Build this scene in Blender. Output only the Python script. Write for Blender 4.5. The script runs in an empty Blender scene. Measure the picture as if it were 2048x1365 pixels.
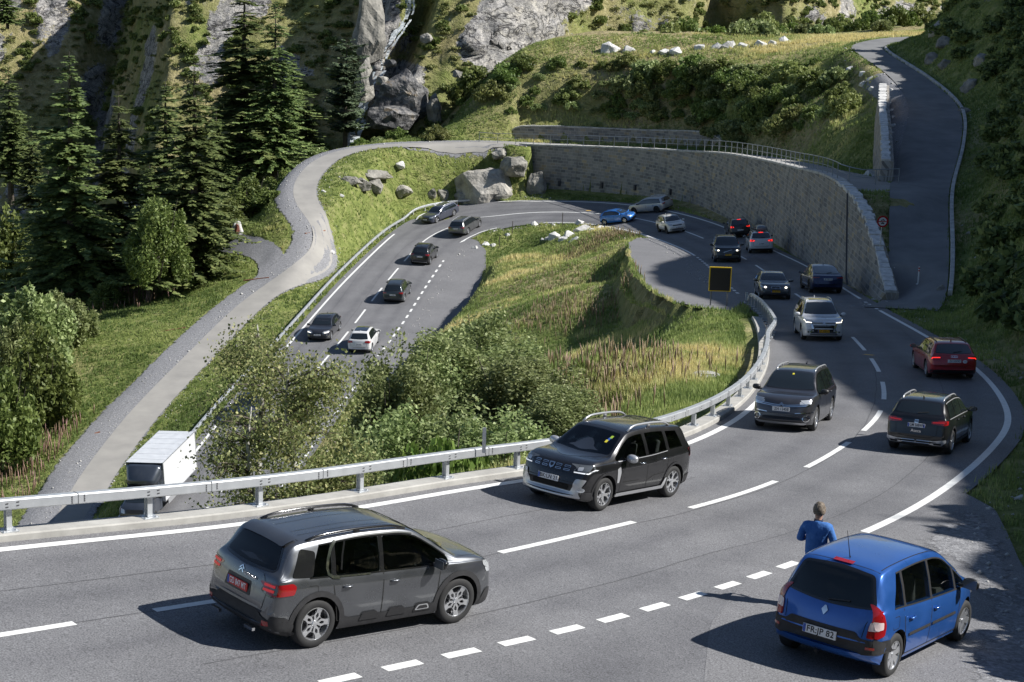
import bpy, bmesh, math, random
import numpy as np
from mathutils import Vector, Matrix
from mathutils.bvhtree import BVHTree
from mathutils.geometry import delaunay_2d_cdt
R = math.radians
SC = bpy.context.scene
COL = SC.collection
random.seed(7)
RNG = np.random.default_rng(11)

# ------------------------------------------------------------------ camera, sky, sun, exposure
FPX = 3750.0; PITCH = R(12.0); ROLL = R(-2.1)
cr, sr = math.cos(ROLL), math.sin(ROLL)
cp, sp = math.cos(PITCH), math.sin(PITCH)
_X = Vector((1, 0, 0)); _U = Vector((0, sp, cp)); _F = Vector((0, cp, -sp))
cam_d = bpy.data.cameras.new('camera'); cam = bpy.data.objects.new('camera', cam_d); COL.objects.link(cam)
cam_d.sensor_width = 36.0; cam_d.lens = FPX / 2048 * 36.0
cam_d.clip_start = 0.5; cam_d.clip_end = 3000
right = _X * cr - _U * sr; upv = _X * sr + _U * cr
M = Matrix.Identity(4)
for i in range(3):
    M[i][0] = right[i]; M[i][1] = upv[i]; M[i][2] = -_F[i]
cam.matrix_world = M
SC.camera = cam
SUN_EL = 41.0; SUN_AZ = 91.0          # azimuth clockwise from +Y, so the sun stands over +X
w = bpy.data.worlds.new("World"); SC.world = w; w.use_nodes = True
nt = w.node_tree; nt.nodes.clear()
sky = nt.nodes.new('ShaderNodeTexSky'); sky.sky_type = 'NISHITA'; sky.sun_disc = False
sky.sun_elevation = R(SUN_EL); sky.sun_rotation = R(SUN_AZ); sky.altitude = 1400; sky.dust_density = 0.6
bg = nt.nodes.new('ShaderNodeBackground'); bg.inputs[1].default_value = 0.068
wo = nt.nodes.new('ShaderNodeOutputWorld')
nt.links.new(sky.outputs[0], bg.inputs[0]); nt.links.new(bg.outputs[0], wo.inputs[0])
sd = bpy.data.lights.new('sun', 'SUN'); sun = bpy.data.objects.new('sun', sd); COL.objects.link(sun)
sd.energy = 5.0; sd.angle = R(0.5); sd.color = (1.0, 0.975, 0.93)
_sd = Vector((math.sin(R(SUN_AZ)) * math.cos(R(SUN_EL)), math.cos(R(SUN_AZ)) * math.cos(R(SUN_EL)), math.sin(R(SUN_EL))))
sun.rotation_euler = _sd.to_track_quat('Z', 'Y').to_euler(); sun.location = (60, 20, 60)
vs = SC.view_settings; vs.view_transform = 'Standard'; vs.look = 'None'; vs.exposure = 0.52; vs.gamma = 1.0
SC.cycles.use_denoising = True
SC.cycles.max_bounces = 6; SC.cycles.transparent_max_bounces = 12

# ------------------------------------------------------------------ pixel <-> world helpers (surveying only)
def ray(px, py):
    a2 = (px - 1024) / FPX; u2 = -(py - 682.5) / FPX
    a = a2 * cr + u2 * sr; u = -a2 * sr + u2 * cr
    return np.array([a, cp + u * sp, -sp + u * cp])
def atz(px, py, z):
    r = ray(px, py); return r * z / r[2]
def aty(px, py, y):
    r = ray(px, py); return r * y / r[1]

# ------------------------------------------------------------------ materials
MATS = {}
def nodes_of(m):
    return m.node_tree.nodes, m.node_tree.links
def mat(name, col=(.5, .5, .5), rough=.6, metal=0., spec=.5, coat=0., emit=None, es=0., alpha=1., var=0.):
    if name in MATS: return MATS[name]
    m = bpy.data.materials.new(name); m.use_nodes = True
    b = m.node_tree.nodes['Principled BSDF']
    b.inputs['Base Color'].default_value = (*col, 1); b.inputs['Roughness'].default_value = rough
    b.inputs['Metallic'].default_value = metal; b.inputs['Specular IOR Level'].default_value = spec
    b.inputs['Coat Weight'].default_value = coat; b.inputs['Coat Roughness'].default_value = .04
    b.inputs['Alpha'].default_value = alpha
    if emit:
        b.inputs['Emission Color'].default_value = (*emit, 1); b.inputs['Emission Strength'].default_value = es
    MATS[name] = m
    return m
def ramp(nd, stops):
    r = nd.new('ShaderNodeValToRGB'); e = r.color_ramp.elements
    while len(e) < len(stops): e.new(.5)
    for k, (p, c) in enumerate(stops):
        e[k].position = p; e[k].color = (*c, 1) if len(c) == 3 else c
    return r
def noise_mat(name, stops, scale=3., detail=8., rough=.9, bump=.3, bscale=None, dist=.02, obj_rand=0., attr=None, spec=.3, rough_n=.6):
    """principled + world-position noise ramp + bump"""
    m = bpy.data.materials.new(name); m.use_nodes = True; MATS[name] = m
    nd, lk = nodes_of(m); b = nd['Principled BSDF']
    g = nd.new('ShaderNodeNewGeometry')
    n = nd.new('ShaderNodeTexNoise'); n.inputs['Scale'].default_value = scale; n.inputs['Detail'].default_value = detail
    n.inputs['Roughness'].default_value = rough_n
    lk.new(g.outputs['Position'], n.inputs['Vector'])
    r = ramp(nd, stops); lk.new(n.outputs['Fac'], r.inputs['Fac'])
    out = r.outputs['Color']
    if obj_rand:
        oi = nd.new('ShaderNodeObjectInfo'); h = nd.new('ShaderNodeHueSaturation')
        mr = nd.new('ShaderNodeMapRange'); mr.inputs['To Min'].default_value = 1 - obj_rand; mr.inputs['To Max'].default_value = 1 + obj_rand
        lk.new(oi.outputs['Random'], mr.inputs['Value']); lk.new(mr.outputs[0], h.inputs['Value']); lk.new(out, h.inputs['Color']); out = h.outputs['Color']
    lk.new(out, b.inputs['Base Color'])
    b.inputs['Roughness'].default_value = rough; b.inputs['Specular IOR Level'].default_value = spec
    if bump:
        n2 = nd.new('ShaderNodeTexNoise'); n2.inputs['Scale'].default_value = bscale or scale * 4; n2.inputs['Detail'].default_value = 6
        lk.new(g.outputs['Position'], n2.inputs['Vector'])
        bp = nd.new('ShaderNodeBump'); bp.inputs['Strength'].default_value = bump; bp.inputs['Distance'].default_value = dist
        lk.new(n2.outputs['Fac'], bp.inputs['Height']); lk.new(bp.outputs[0], b.inputs['Normal'])
    return m

# ------------------------------------------------------------------ object helpers
def tag(o, label=None, cat=None, group=None, kind=None):
    if label: o['label'] = label
    if cat: o['category'] = cat
    if group: o['group'] = group
    if kind: o['kind'] = kind
    return o
def new_mesh(name, V, Fc, mats, smooth=False, mi=None, attrs=None):
    me = bpy.data.meshes.new(name)
    V = np.asarray(V, dtype=np.float32).reshape(-1, 3)
    if isinstance(Fc, np.ndarray) and Fc.ndim == 2:
        nf, k = Fc.shape
        me.vertices.add(len(V)); me.vertices.foreach_set('co', V.ravel())
        me.loops.add(nf * k); me.loops.foreach_set('vertex_index', Fc.astype(np.int32).ravel())
        me.polygons.add(nf); me.polygons.foreach_set('loop_start', np.arange(0, nf * k, k, dtype=np.int32))
        me.update(calc_edges=True)
    else:
        me.from_pydata(V.tolist(), [], [list(map(int, f)) for f in Fc]); me.update()
    if not isinstance(mats, (list, tuple)): mats = [mats]
    for m_ in mats: me.materials.append(m_)
    if mi is not None: me.polygons.foreach_set('material_index', np.asarray(mi, dtype=np.int32))
    if smooth: me.polygons.foreach_set('use_smooth', np.ones(len(me.polygons), dtype=bool))
    if attrs:
        for k, v in attrs.items():
            v = np.asarray(v, dtype=np.float32)
            if v.ndim == 1:
                a = me.attributes.new(k, 'FLOAT', 'POINT'); a.data.foreach_set('value', v)
            else:
                a = me.attributes.new(k, 'FLOAT_COLOR', 'POINT'); c = np.ones((len(v), 4), dtype=np.float32); c[:, :3] = v; a.data.foreach_set('color', c.ravel())
    return me
def link(name, me, parent=None, loc=None, rz=None):
    o = bpy.data.objects.new(name, me); COL.objects.link(o)
    if parent is not None: o.parent = parent
    if loc is not None: o.location = loc
    if rz is not None: o.rotation_euler = (0, 0, rz)
    return o
def obj(name, V, Fc, mats, parent=None, smooth=False, mi=None, attrs=None, **kw):
    o = link(name, new_mesh(name, V, Fc, mats, smooth, mi, attrs), parent)
    if kw: tag(o, **kw)
    return o
def empty(name, loc=(0, 0, 0), rz=0, **kw):
    o = bpy.data.objects.new(name, None); COL.objects.link(o); o.location = loc; o.rotation_euler = (0, 0, rz)
    o.empty_display_size = .2
    if kw: tag(o, **kw)
    return o
class MB:
    """collects shapes into one mesh"""
    def __init__(s): s.v = []; s.f = []; s.m = []
    def add(s, V, Fc, m=0):
        k = len(s.v); s.v += [tuple(map(float, p)) for p in V]; s.f += [[i + k for i in f] for f in Fc]; s.m += [m] * len(Fc); return s
    def box(s, c, d, m=0, rot=None, taper=1.0):
        hx, hy, hz = d[0] / 2, d[1] / 2, d[2] / 2
        P = [(-hx, -hy, -hz), (hx, -hy, -hz), (hx, hy, -hz), (-hx, hy, -hz), (-hx * taper, -hy * taper, hz), (hx * taper, -hy * taper, hz), (hx * taper, hy * taper, hz), (-hx * taper, hy * taper, hz)]
        if rot is not None: P = [rot @ Vector(p) for p in P]
        P = [(p[0] + c[0], p[1] + c[1], p[2] + c[2]) for p in P]
        return s.add(P, [(0, 3, 2, 1), (4, 5, 6, 7), (0, 1, 5, 4), (1, 2, 6, 5), (2, 3, 7, 6), (3, 0, 4, 7)], m)
    def tube(s, pts, r, n=8, m=0, cap=True):
        pts = [Vector(p) for p in pts]; rr = r if hasattr(r, '__len__') else [r] * len(pts)
        rings = []
        up0 = None
        for i, p in enumerate(pts):
            t = (pts[min(i + 1, len(pts) - 1)] - pts[max(i - 1, 0)]).normalized()
            if up0 is None: up0 = Vector((0, 0, 1)) if abs(t.z) < .9 else Vector((1, 0, 0))
            a = t.cross(up0)
            if a.length < 1e-4: a = t.orthogonal()
            a.normalize(); b = a.cross(t).normalized(); up0 = b
            rings.append([p + a * math.cos(2 * math.pi * k / n) * rr[i] + b * math.sin(2 * math.pi * k / n) * rr[i] for k in range(n)])
        V = [q for rg in rings for q in rg]; Fc = []
        for i in range(len(pts) - 1):
            for k in range(n):
                k2 = (k + 1) % n
                Fc.append((i * n + k, i * n + k2, (i + 1) * n + k2, (i + 1) * n + k))
        if cap:
            Fc.append(tuple(range(n))[::-1]); Fc.append(tuple((len(pts) - 1) * n + k for k in range(n)))
        return s.add(V, Fc, m)
    def lathe(s, prof, n=32, m=0, axis='y', c=(0, 0, 0)):
        V = []; Fc = []
        for (r, h) in prof:
            for k in range(n):
                a = 2 * math.pi * k / n
                if axis == 'y': V.append((c[0] + r * math.cos(a), c[1] + h, c[2] + r * math.sin(a)))
                else: V.append((c[0] + r * math.cos(a), c[1] + r * math.sin(a), c[2] + h))
        for i in range(len(prof) - 1):
            for k in range(n):
                k2 = (k + 1) % n
                Fc.append((i * n + k, i * n + k2, (i + 1) * n + k2, (i + 1) * n + k))
        return s.add(V, Fc, m)
    def obj(s, name, mats, parent=None, smooth=False, **kw):
        return obj(name, s.v, s.f, mats, parent, smooth, s.m, **kw)

# ------------------------------------------------------------------ numpy noise
def _hash(ix, iy, iz, seed):
    h = (ix.astype(np.int64) * 374761393 + iy.astype(np.int64) * 668265263 + iz.astype(np.int64) * 2147483647 + seed * 974634777) & 0xffffffff
    h = ((h ^ (h >> 13)) * 1274126177) & 0xffffffff
    h = h ^ (h >> 16)
    return (h & 0xffffff) / float(0xffffff)
def vnoise(x, y, z=0., seed=0):
    x = np.asarray(x, float); y = np.asarray(y, float); z = np.zeros_like(x) + z
    ix, iy, iz = np.floor(x), np.floor(y), np.floor(z); fx, fy, fz = x - ix, y - iy, z - iz
    fx = fx * fx * (3 - 2 * fx); fy = fy * fy * (3 - 2 * fy); fz = fz * fz * (3 - 2 * fz)
    def c(a, b, d): return _hash(ix + a, iy + b, iz + d, seed)
    def pl(d):
        return (c(0, 0, d) * (1 - fx) + c(1, 0, d) * fx) * (1 - fy) + (c(0, 1, d) * (1 - fx) + c(1, 1, d) * fx) * fy
    return pl(0) * (1 - fz) + pl(1) * fz
def fbm(x, y, z=0., scale=1., oc=5, seed=0, gain=.5, ridge=False):
    s = 0; a = 1; t = 0
    x = np.asarray(x, float) / scale; y = np.asarray(y, float) / scale; z = np.asarray(z, float) / scale
    for i in range(oc):
        n = vnoise(x, y, z, seed + i * 17)
        if ridge: n = 1 - abs(2 * n - 1)
        s = s + a * n; t += a; a *= gain; x = x * 2.03 + 1.7; y = y * 2.03 + 9.1; z = z * 2.03 + 3.3
    return s / t
def sstep(a, b, x):
    t = np.clip((x - a) / (b - a), 0, 1); return t * t * (3 - 2 * t)
def catmull(P, n):
    """resample a polyline (k,d) with centripetal-free Catmull-Rom, n per span"""
    P = np.asarray(P, float); k = len(P); out = []
    for i in range(k - 1):
        p0 = P[max(i - 1, 0)] if i > 0 else 2 * P[0] - P[1]; p1 = P[i]; p2 = P[i + 1]; p3 = P[i + 2] if i + 2 < k else 2 * P[-1] - P[-2]
        t = np.linspace(0, 1, n, endpoint=False)[:, None]
        out.append(.5 * ((2 * p1) + (-p0 + p2) * t + (2 * p0 - 5 * p1 + 4 * p2 - p3) * t ** 2 + (-p0 + 3 * p1 - 3 * p2 + p3) * t ** 3))
    out.append(P[-1:]); return np.vstack(out)
def by_len(P, step):
    """resample polyline at even arc length"""
    P = np.asarray(P, float); s = np.r_[0, np.cumsum(np.linalg.norm(np.diff(P[:, :3], axis=0), axis=1))]
    n = max(2, int(round(s[-1] / step)) + 1); t = np.linspace(0, s[-1], n)
    return np.stack([np.interp(t, s, P[:, j]) for j in range(P.shape[1])], 1)
def inpoly(x, y, poly):
    x = np.asarray(x); y = np.asarray(y); c = np.zeros(x.shape, bool); n = len(poly)
    for i in range(n):
        x1, y1 = poly[i][:2]; x2, y2 = poly[(i + 1) % n][:2]
        if y1 == y2: continue
        k = ((y1 > y) != (y2 > y)) & (x < (x2 - x1) * (y - y1) / (y2 - y1) + x1)
        c ^= k
    return c
# ------------------------------------------------------------------ survey of the road: pixel of inner line, pixel of outer line, heights
ST = [((0,1097),(200,1470),-10.3,-10.4),((400,1057),(700,1355),-10.65,-10.7),((690,1018),(1065,1278),-11.0,-10.98),((930,977),(1325,1212),-11.4,-11.27),((1200,925),(1580,1131),-11.95,-11.68),((1380,865),(1850,1015),-12.8,-12.3),((1480,820),(2000,890),-13.6,-13.1),((1535,770),(2022,820),-14.5,-14.),((1553,715),(1955,735),-15.5,-15),((1540,650),(1840,664),-16.8,-16.4),((1508,615),(1770,626),-17.8,-17.5),((1462,580),(1710,590),-19.2,-18.9),((1410,530),(1620,535),-21,-20.6),((1370,502),(1545,500),-22.4,-21.8),((1300,475),(1440,450),-24,-23.2),((1230,457),(1320,418),-25,-24),((1150,447),(1200,405),-25.9,-24.8),((1050,448),(1050,403),-26.5,-25.5),((970,465),(930,410),-27.2,-26.3),((930,480),(870,425),-27.7,-26.9),((905,500),(800,457),-28.3,-27.7),((850,580),(700,550),-29.5,-29.2),((800,660),(640,615),-30.5,-30.3),((714,770),(552,716),-31.4,-31.3),((604,928),(440,838),-32.2,-32.1),((500,1060),(320,990),-33,-33)]
ra = [atz(*a, z) for a, b, z, z2 in ST]; rb = [atz(*b, z2) for a, b, z, z2 in ST]
ra[4:7] = [np.array([2.3, 42.6, -12.0]), np.array([5.0, 48.3, -12.75]), np.array([7.1, 55.0, -13.6])]
# straight runs continue beyond the picture
d0 = (ra[0] - ra[2]) / 8.0
ra = [ra[0] + d0 * 30, ra[0] + d0 * 15, ra[0] + d0 * 6] + ra; rb = [rb[0] + d0 * 30, rb[0] + d0 * 15, rb[0] + d0 * 6] + rb
d1 = np.array([-.12, -1.0, -.06]) / 1.01
for k in (14, 30, 50, 70): ra.append(ra[28] + d1 * k); rb.append(rb[28] + d1 * k)
RA = catmull(ra, 12); RB = catmull(rb, 12)
def smooth(P, n):
    for _ in range(n):
        Q = P.copy(); Q[1:-1] = (P[:-2] + 2 * P[1:-1] + P[2:]) / 4; P = Q
    return P
RA = smooth(RA, 14); RB = smooth(RB, 14)
NST = len(RA)
def square_up(RA, RB):
    # re-pair both lines so that every cross-line stands square to the centre line
    C = smooth((RA + RB) / 2, 20); t = np.gradient(C[:, :2], axis=0); t /= np.linalg.norm(t, axis=1)[:, None]; n = np.c_[-t[:, 1], t[:, 0]]
    def hit(P, side):
        out = np.zeros_like(P)
        for i in range(len(C)):
            lo, hi = max(0, i - 30), min(len(P) - 1, i + 30); S = P[lo:hi + 1]
            r = S[:, :2] - C[i, :2]; a = r @ t[i]; l = r @ n[i]; ok = np.sign(l) == side
            k = np.where((a[:-1] * a[1:] <= 0) & ok[:-1])[0]
            if len(k) == 0:
                out[i] = P[i]; out[i, :2] = P[i, :2] - t[i] * ((P[i, :2] - C[i, :2]) @ t[i]); continue
            k = k[np.argmin(np.abs(l[k]))]; f = a[k] / (a[k] - a[k + 1] + 1e-12); out[i] = S[k] * (1 - f) + S[k + 1] * f
        return out
    sa = np.sign((RA[100, :2] - C[100, :2]) @ n[100])
    return smooth(hit(RA, sa), 3), smooth(hit(RB, -sa), 3)
RA, RB = square_up(RA, RB); RA, RB = square_up(RA, RB)
# other corridors: centre px,z,halfwidth
def cor(L, n=8):
    P = np.array([[*atz(p[0], p[1], z), hw] for p, z, hw in L]); return smooth(catmull(P, n), 6)
WALL_B = np.array([atz(*p, z) for p, z in [((1030,388),-25.6),((1065,389),-25.4),((1150,391),-25.0),((1250,397),-24.5),((1350,410),-24.0),((1430,430),-23.4),((1500,460),-22.6),((1560,490),-21.7),((1640,533),-20.3),((1700,562),-19.2),((1755,592),-18.2)]])
WALL_TZ = np.array([-20.5,-20.4,-20.1,-19.6,-18.9,-17.9,-16.8,-15.8,-14.5,-15.1,-18.0])
WB = catmull(np.c_[WALL_B, WALL_TZ], 8)
WB = smooth(WB, 3)
def offset(P, d):
    """offset a polyline in XY to its right by d"""
    t = np.gradient(P[:, :2], axis=0); t /= np.linalg.norm(t, axis=1)[:, None] + 1e-9
    Q = P.copy(); Q[:, 0] += t[:, 1] * d; Q[:, 1] -= t[:, 0] * d; return Q
# wall runs left->right then towards the camera; uphill side is on its left
wtop = offset(WB, -2.6)[4:68]
PATH_L = cor([((980,286),-20.45,1.08),((860,288),-20.6,1.08),((760,293),-20.8,1.08),((700,301),-21.1,1.08),((655,318),-21.7,1.08),((620,350),-22.6,1.08),((607,385),-23.7,1.08),((622,420),-24.7,1.08),((645,447),-25.5,1.08),((655,475),-26.4,1.08),((630,515),-27.6,1.08),((575,557),-28.8,1.08),((500,612),-30.2,1.08),((400,712),-31.7,1.08),((300,815),-32.9,1.08),((240,890),-33.6,1.08),((190,960),-34.2,1.08),((140,1050),-34.8,1.08),((90,1150),-35.4,1.08)])
ptop = np.c_[wtop[:, 0], wtop[:, 1], wtop[:, 3] - .1, np.full(len(wtop), 1.7)]
ptop = ptop[:: -1]
ptop_in = ptop[ptop[:, 1] > 118]
join = np.vstack([ptop_in, PATH_L])
PATH = smooth(by_len(join, 1.0), 4)
SERV = []
for p, y, hw in [((1800,618),95,1.9),((1828,585),99.5,1.7),((1838,500),107,1.7),((1838,380),122,1.9),((1862,290),137,2.1),((1868,215),152,2.0),((1815,155),165,1.6),((1745,108),177,1.5),((1738,92),183,1.5),((1790,80),189,1.5),((1850,76),193,1.5)]:
    q = aty(*p, y); SERV.append([*q, hw])
SERV = smooth(catmull(SERV, 8), 4)
TOE = np.array([(2,-40),(5,0),(8,15),(9.0,24),(10.6,36),(15.2,47),(17.8,54.5),(19.4,62),(20.0,72),(20.6,84),(22.3,92),(23.9,99),(26.2,108),(29.7,122),(34.0,137),(37.0,153),(36.8,166),(37.0,178),(38.6,186),(43,195),(60,215),(85,245)], float)
CREST = np.array([(-40,30),(0,34),(20,32.5),(30,30.5),(36,30),(45,29),(58,28.5),(66,27.5),(75,26.3),(85,25.5),(97,24.8),(108,25.2),(115,24.8),(123,23.2),(130,21),(140,17.6),(150,15),(160,13.5),(175,12),(190,9.6),(215,8),(250,-2)], float)

def near_seg(x, y, P):
    """nearest point on polyline (XY): returns dist, index float"""
    A = P[:-1, :2]; D = P[1:, :2] - A; L2 = (D ** 2).sum(1) + 1e-12
    best = np.full(x.shape, 1e9); bi = np.zeros(x.shape)
    for s in range(0, len(x), 20000):
        xs, ys = x[s:s + 20000, None], y[s:s + 20000, None]
        t = np.clip(((xs - A[:, 0]) * D[:, 0] + (ys - A[:, 1]) * D[:, 1]) / L2, 0, 1)
        d = (xs - A[:, 0] - t * D[:, 0]) ** 2 + (ys - A[:, 1] - t * D[:, 1]) ** 2
        k = d.argmin(1); r = np.arange(len(k)); best[s:s + 20000] = np.sqrt(d[r, k]); bi[s:s + 20000] = k + t[r, k]
    return best, bi
def at_i(P, bi):
    k = np.clip(bi.astype(int), 0, len(P) - 2); f = (bi - k)[:, None]; return P[k] * (1 - f) + P[k + 1] * f
RC = (RA + RB) / 2

# ------------------------------------------------------------------ control points of the open ground
CP = []
for P, st in ((RC, 9), (PATH, 9), (SERV, 6)):
    for q in P[::st]: CP.append((q[0], q[1], q[2]))
for i, dz4, dz10 in ((3, 4, 9), (4, 4, 9), (5, 4.2, 8.5), (6, 4.2, 7.6), (7, 3.4, 6.), (8, 2.0, 3.8), (9, 1.0, 2.0), (10, .5, 1.2)):
    a = np.array(ra[i]); b = np.array(rb[i]); d = (a - b)[:2]; d /= np.linalg.norm(d)
    CP.append((a[0] + d[0] * 4, a[1] + d[1] * 4, a[2] - dz4)); CP.append((a[0] + d[0] * 10, a[1] + d[1] * 10, a[2] - dz10))
CP += [(0,62,-19),(-8,60,-23.5),(-16,60,-27),(0,80,-22.6),(-8,85,-28.5),(0,100,-23.9),(0,118,-25),(1,135,-25.5),(0,150,-26.6),(0,166,-27.4),(6,82,-18.6),(6,100,-20.7),(6,125,-22.2),(6,150,-24.7),(-30,60,-36),(-30,90,-36.5),
 (-35,120,-35),(-33,140,-33),(-40,150,-33),(-30,165,-30.8),(-45,170,-34),(-36,185,-33),(-27,195,-29.5),(-25,180,-27),(-24,168,-26.9),(-40,210,-40),(-60,170,-38),(-60,220,-46),(-80,200,-48),(-25,215,-32),(-18,203,-24.2),(-8,206,-21.4),(-16,235,-26),
 (-12,172,-26.6),(-10,186,-23.6),(-4,189,-22.6),
 (0,200,-17.6),(8,197,-16.8),(15,189,-15.8),(-6,204,-17.5),(-2.4,207,-13.2),(8,206,-11.3),(19,203,-10.5),(26,200,-9.8),(31,195,-9.2),(26,186,-12),(20,180,-15.3),(0,224,-13),(20,226,-10.6),(35,215,-9),(45,235,-8),(20,250,-11.6),(-10,250,-15),(33,205,-9),
 (24,140,-15.4),(26.5,152,-14.4),(22,152,-15.7),(20.8,112,-14.9),(20.9,104,-16.9),(21.4,120,-14.2),
 (0,0,-1.8),(-20,0,-4),(-40,10,-12),(0,15,-8.8),(-10,15,-9),(8,5,-3.5),(4,20,-9.4),(7,26,-10),(-60,40,-32),(-60,100,-38),(-80,140,-42),(0,-30,2),(-40,-30,-3)]
CP = np.array(CP)
def _phi(r): return np.where(r > 1e-6, r ** 2 * np.log(r + 1e-9), 0)
_c0 = CP[:, :2]; _sc = 50.0; _q = _c0 / _sc
_K = _phi(np.linalg.norm(_q[:, None] - _q[None], axis=2)) + np.eye(len(_q)) * 2e-3
_Pm = np.c_[np.ones(len(_q)), _q]
_Am = np.block([[_K, _Pm], [_Pm.T, np.zeros((3, 3))]])
_wt = np.linalg.solve(_Am, np.r_[CP[:, 2], 0, 0, 0])
def tps(x, y):
    out = np.zeros(len(x))
    for s in range(0, len(x), 20000):
        q = np.c_[x[s:s + 20000], y[s:s + 20000]] / _sc
        d = np.linalg.norm(q[:, None] - _q[None], axis=2)
        out[s:s + 20000] = _phi(d) @ _wt[:-3] + _wt[-3] + q @ _wt[-2:]
    return out
# front of the big wall: everything between the road and the wall foot stays at road level
_f = offset(WB, -.75)[6:, :2]
_ib = [int(near_seg(np.array([p[0]]), np.array([p[1]]), RB)[1][0]) for p in (WB[6], WB[-1])]
LOWER = np.vstack([_f, RA[min(_ib):max(_ib), :2]])
def lay_pt(px, py):
    # pixel of the lay-by edge -> point at the height of the nearest inner line
    r = ray(px, py); ys = np.linspace(84, 200, 1400); P = r[None] * (ys / r[1])[:, None]
    d, bi = near_seg(P[:, 0], P[:, 1], RA); h = at_i(RA, bi)[:, 2]; d2 = P[:, 2] - h
    k = np.where((d2[:-1] > 0) & (d2[1:] <= 0) & (d[1:] < 16))[0]
    if not len(k): print('lay miss', px, py)
    return P[k[0] + 1] if len(k) else P[-1]
LAY1 = [(905,500),(930,478),(955,480),(972,500),(972,540),(950,590),(915,640),(880,690),(850,735),(790,790),(722,770),(760,715),(800,660),(850,580)]
LAY2 = [(1302,477),(1275,476),(1256,486),(1260,512),(1278,548),(1300,578),(1345,604),(1405,616),(1462,622),(1487,606),(1462,580),(1410,530),(1370,502)]
LAY1 = np.array([lay_pt(*p) for p in LAY1]); LAY2 = np.array([lay_pt(*p) for p in LAY2])
def _grow(P, d):
    c = P[:, :2].mean(0); v = P[:, :2] - c; return c + v * (1 + d / np.linalg.norm(v, axis=1)[:, None])
LAYG = [_grow(LAY1, .9), _grow(LAY2, .9)]; LAYG2 = [_grow(LAY1, 2.4), _grow(LAY2, 2.4)]
W2F = catmull(np.array([aty(px, py, y) for px, py, y in [(1015,287,199),(1040,287,199),(1100,288,198.5),(1200,291,197),(1300,296,194),(1400,303,189),(1440,310,185),(1475,318,181)]]), 6)
W2T = catmull(np.array([aty(px, py, y) for px, py, y in [(1015,283,199.3),(1030,257,199.3),(1100,254,198.8),(1200,258,197.3),(1300,262,194.3),(1400,265,189.3),(1440,280,185.3),(1470,314,181.3)]]), 6)
_d, _b = near_seg(W2F[:, 0], W2F[:, 1], PATH)
_w2b = W2F[:, :2] + np.array([.0, .45])
LOW2 = np.vstack([_w2b, PATH[int(_b.min()):int(_b.max())][:, :2]])
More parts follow.
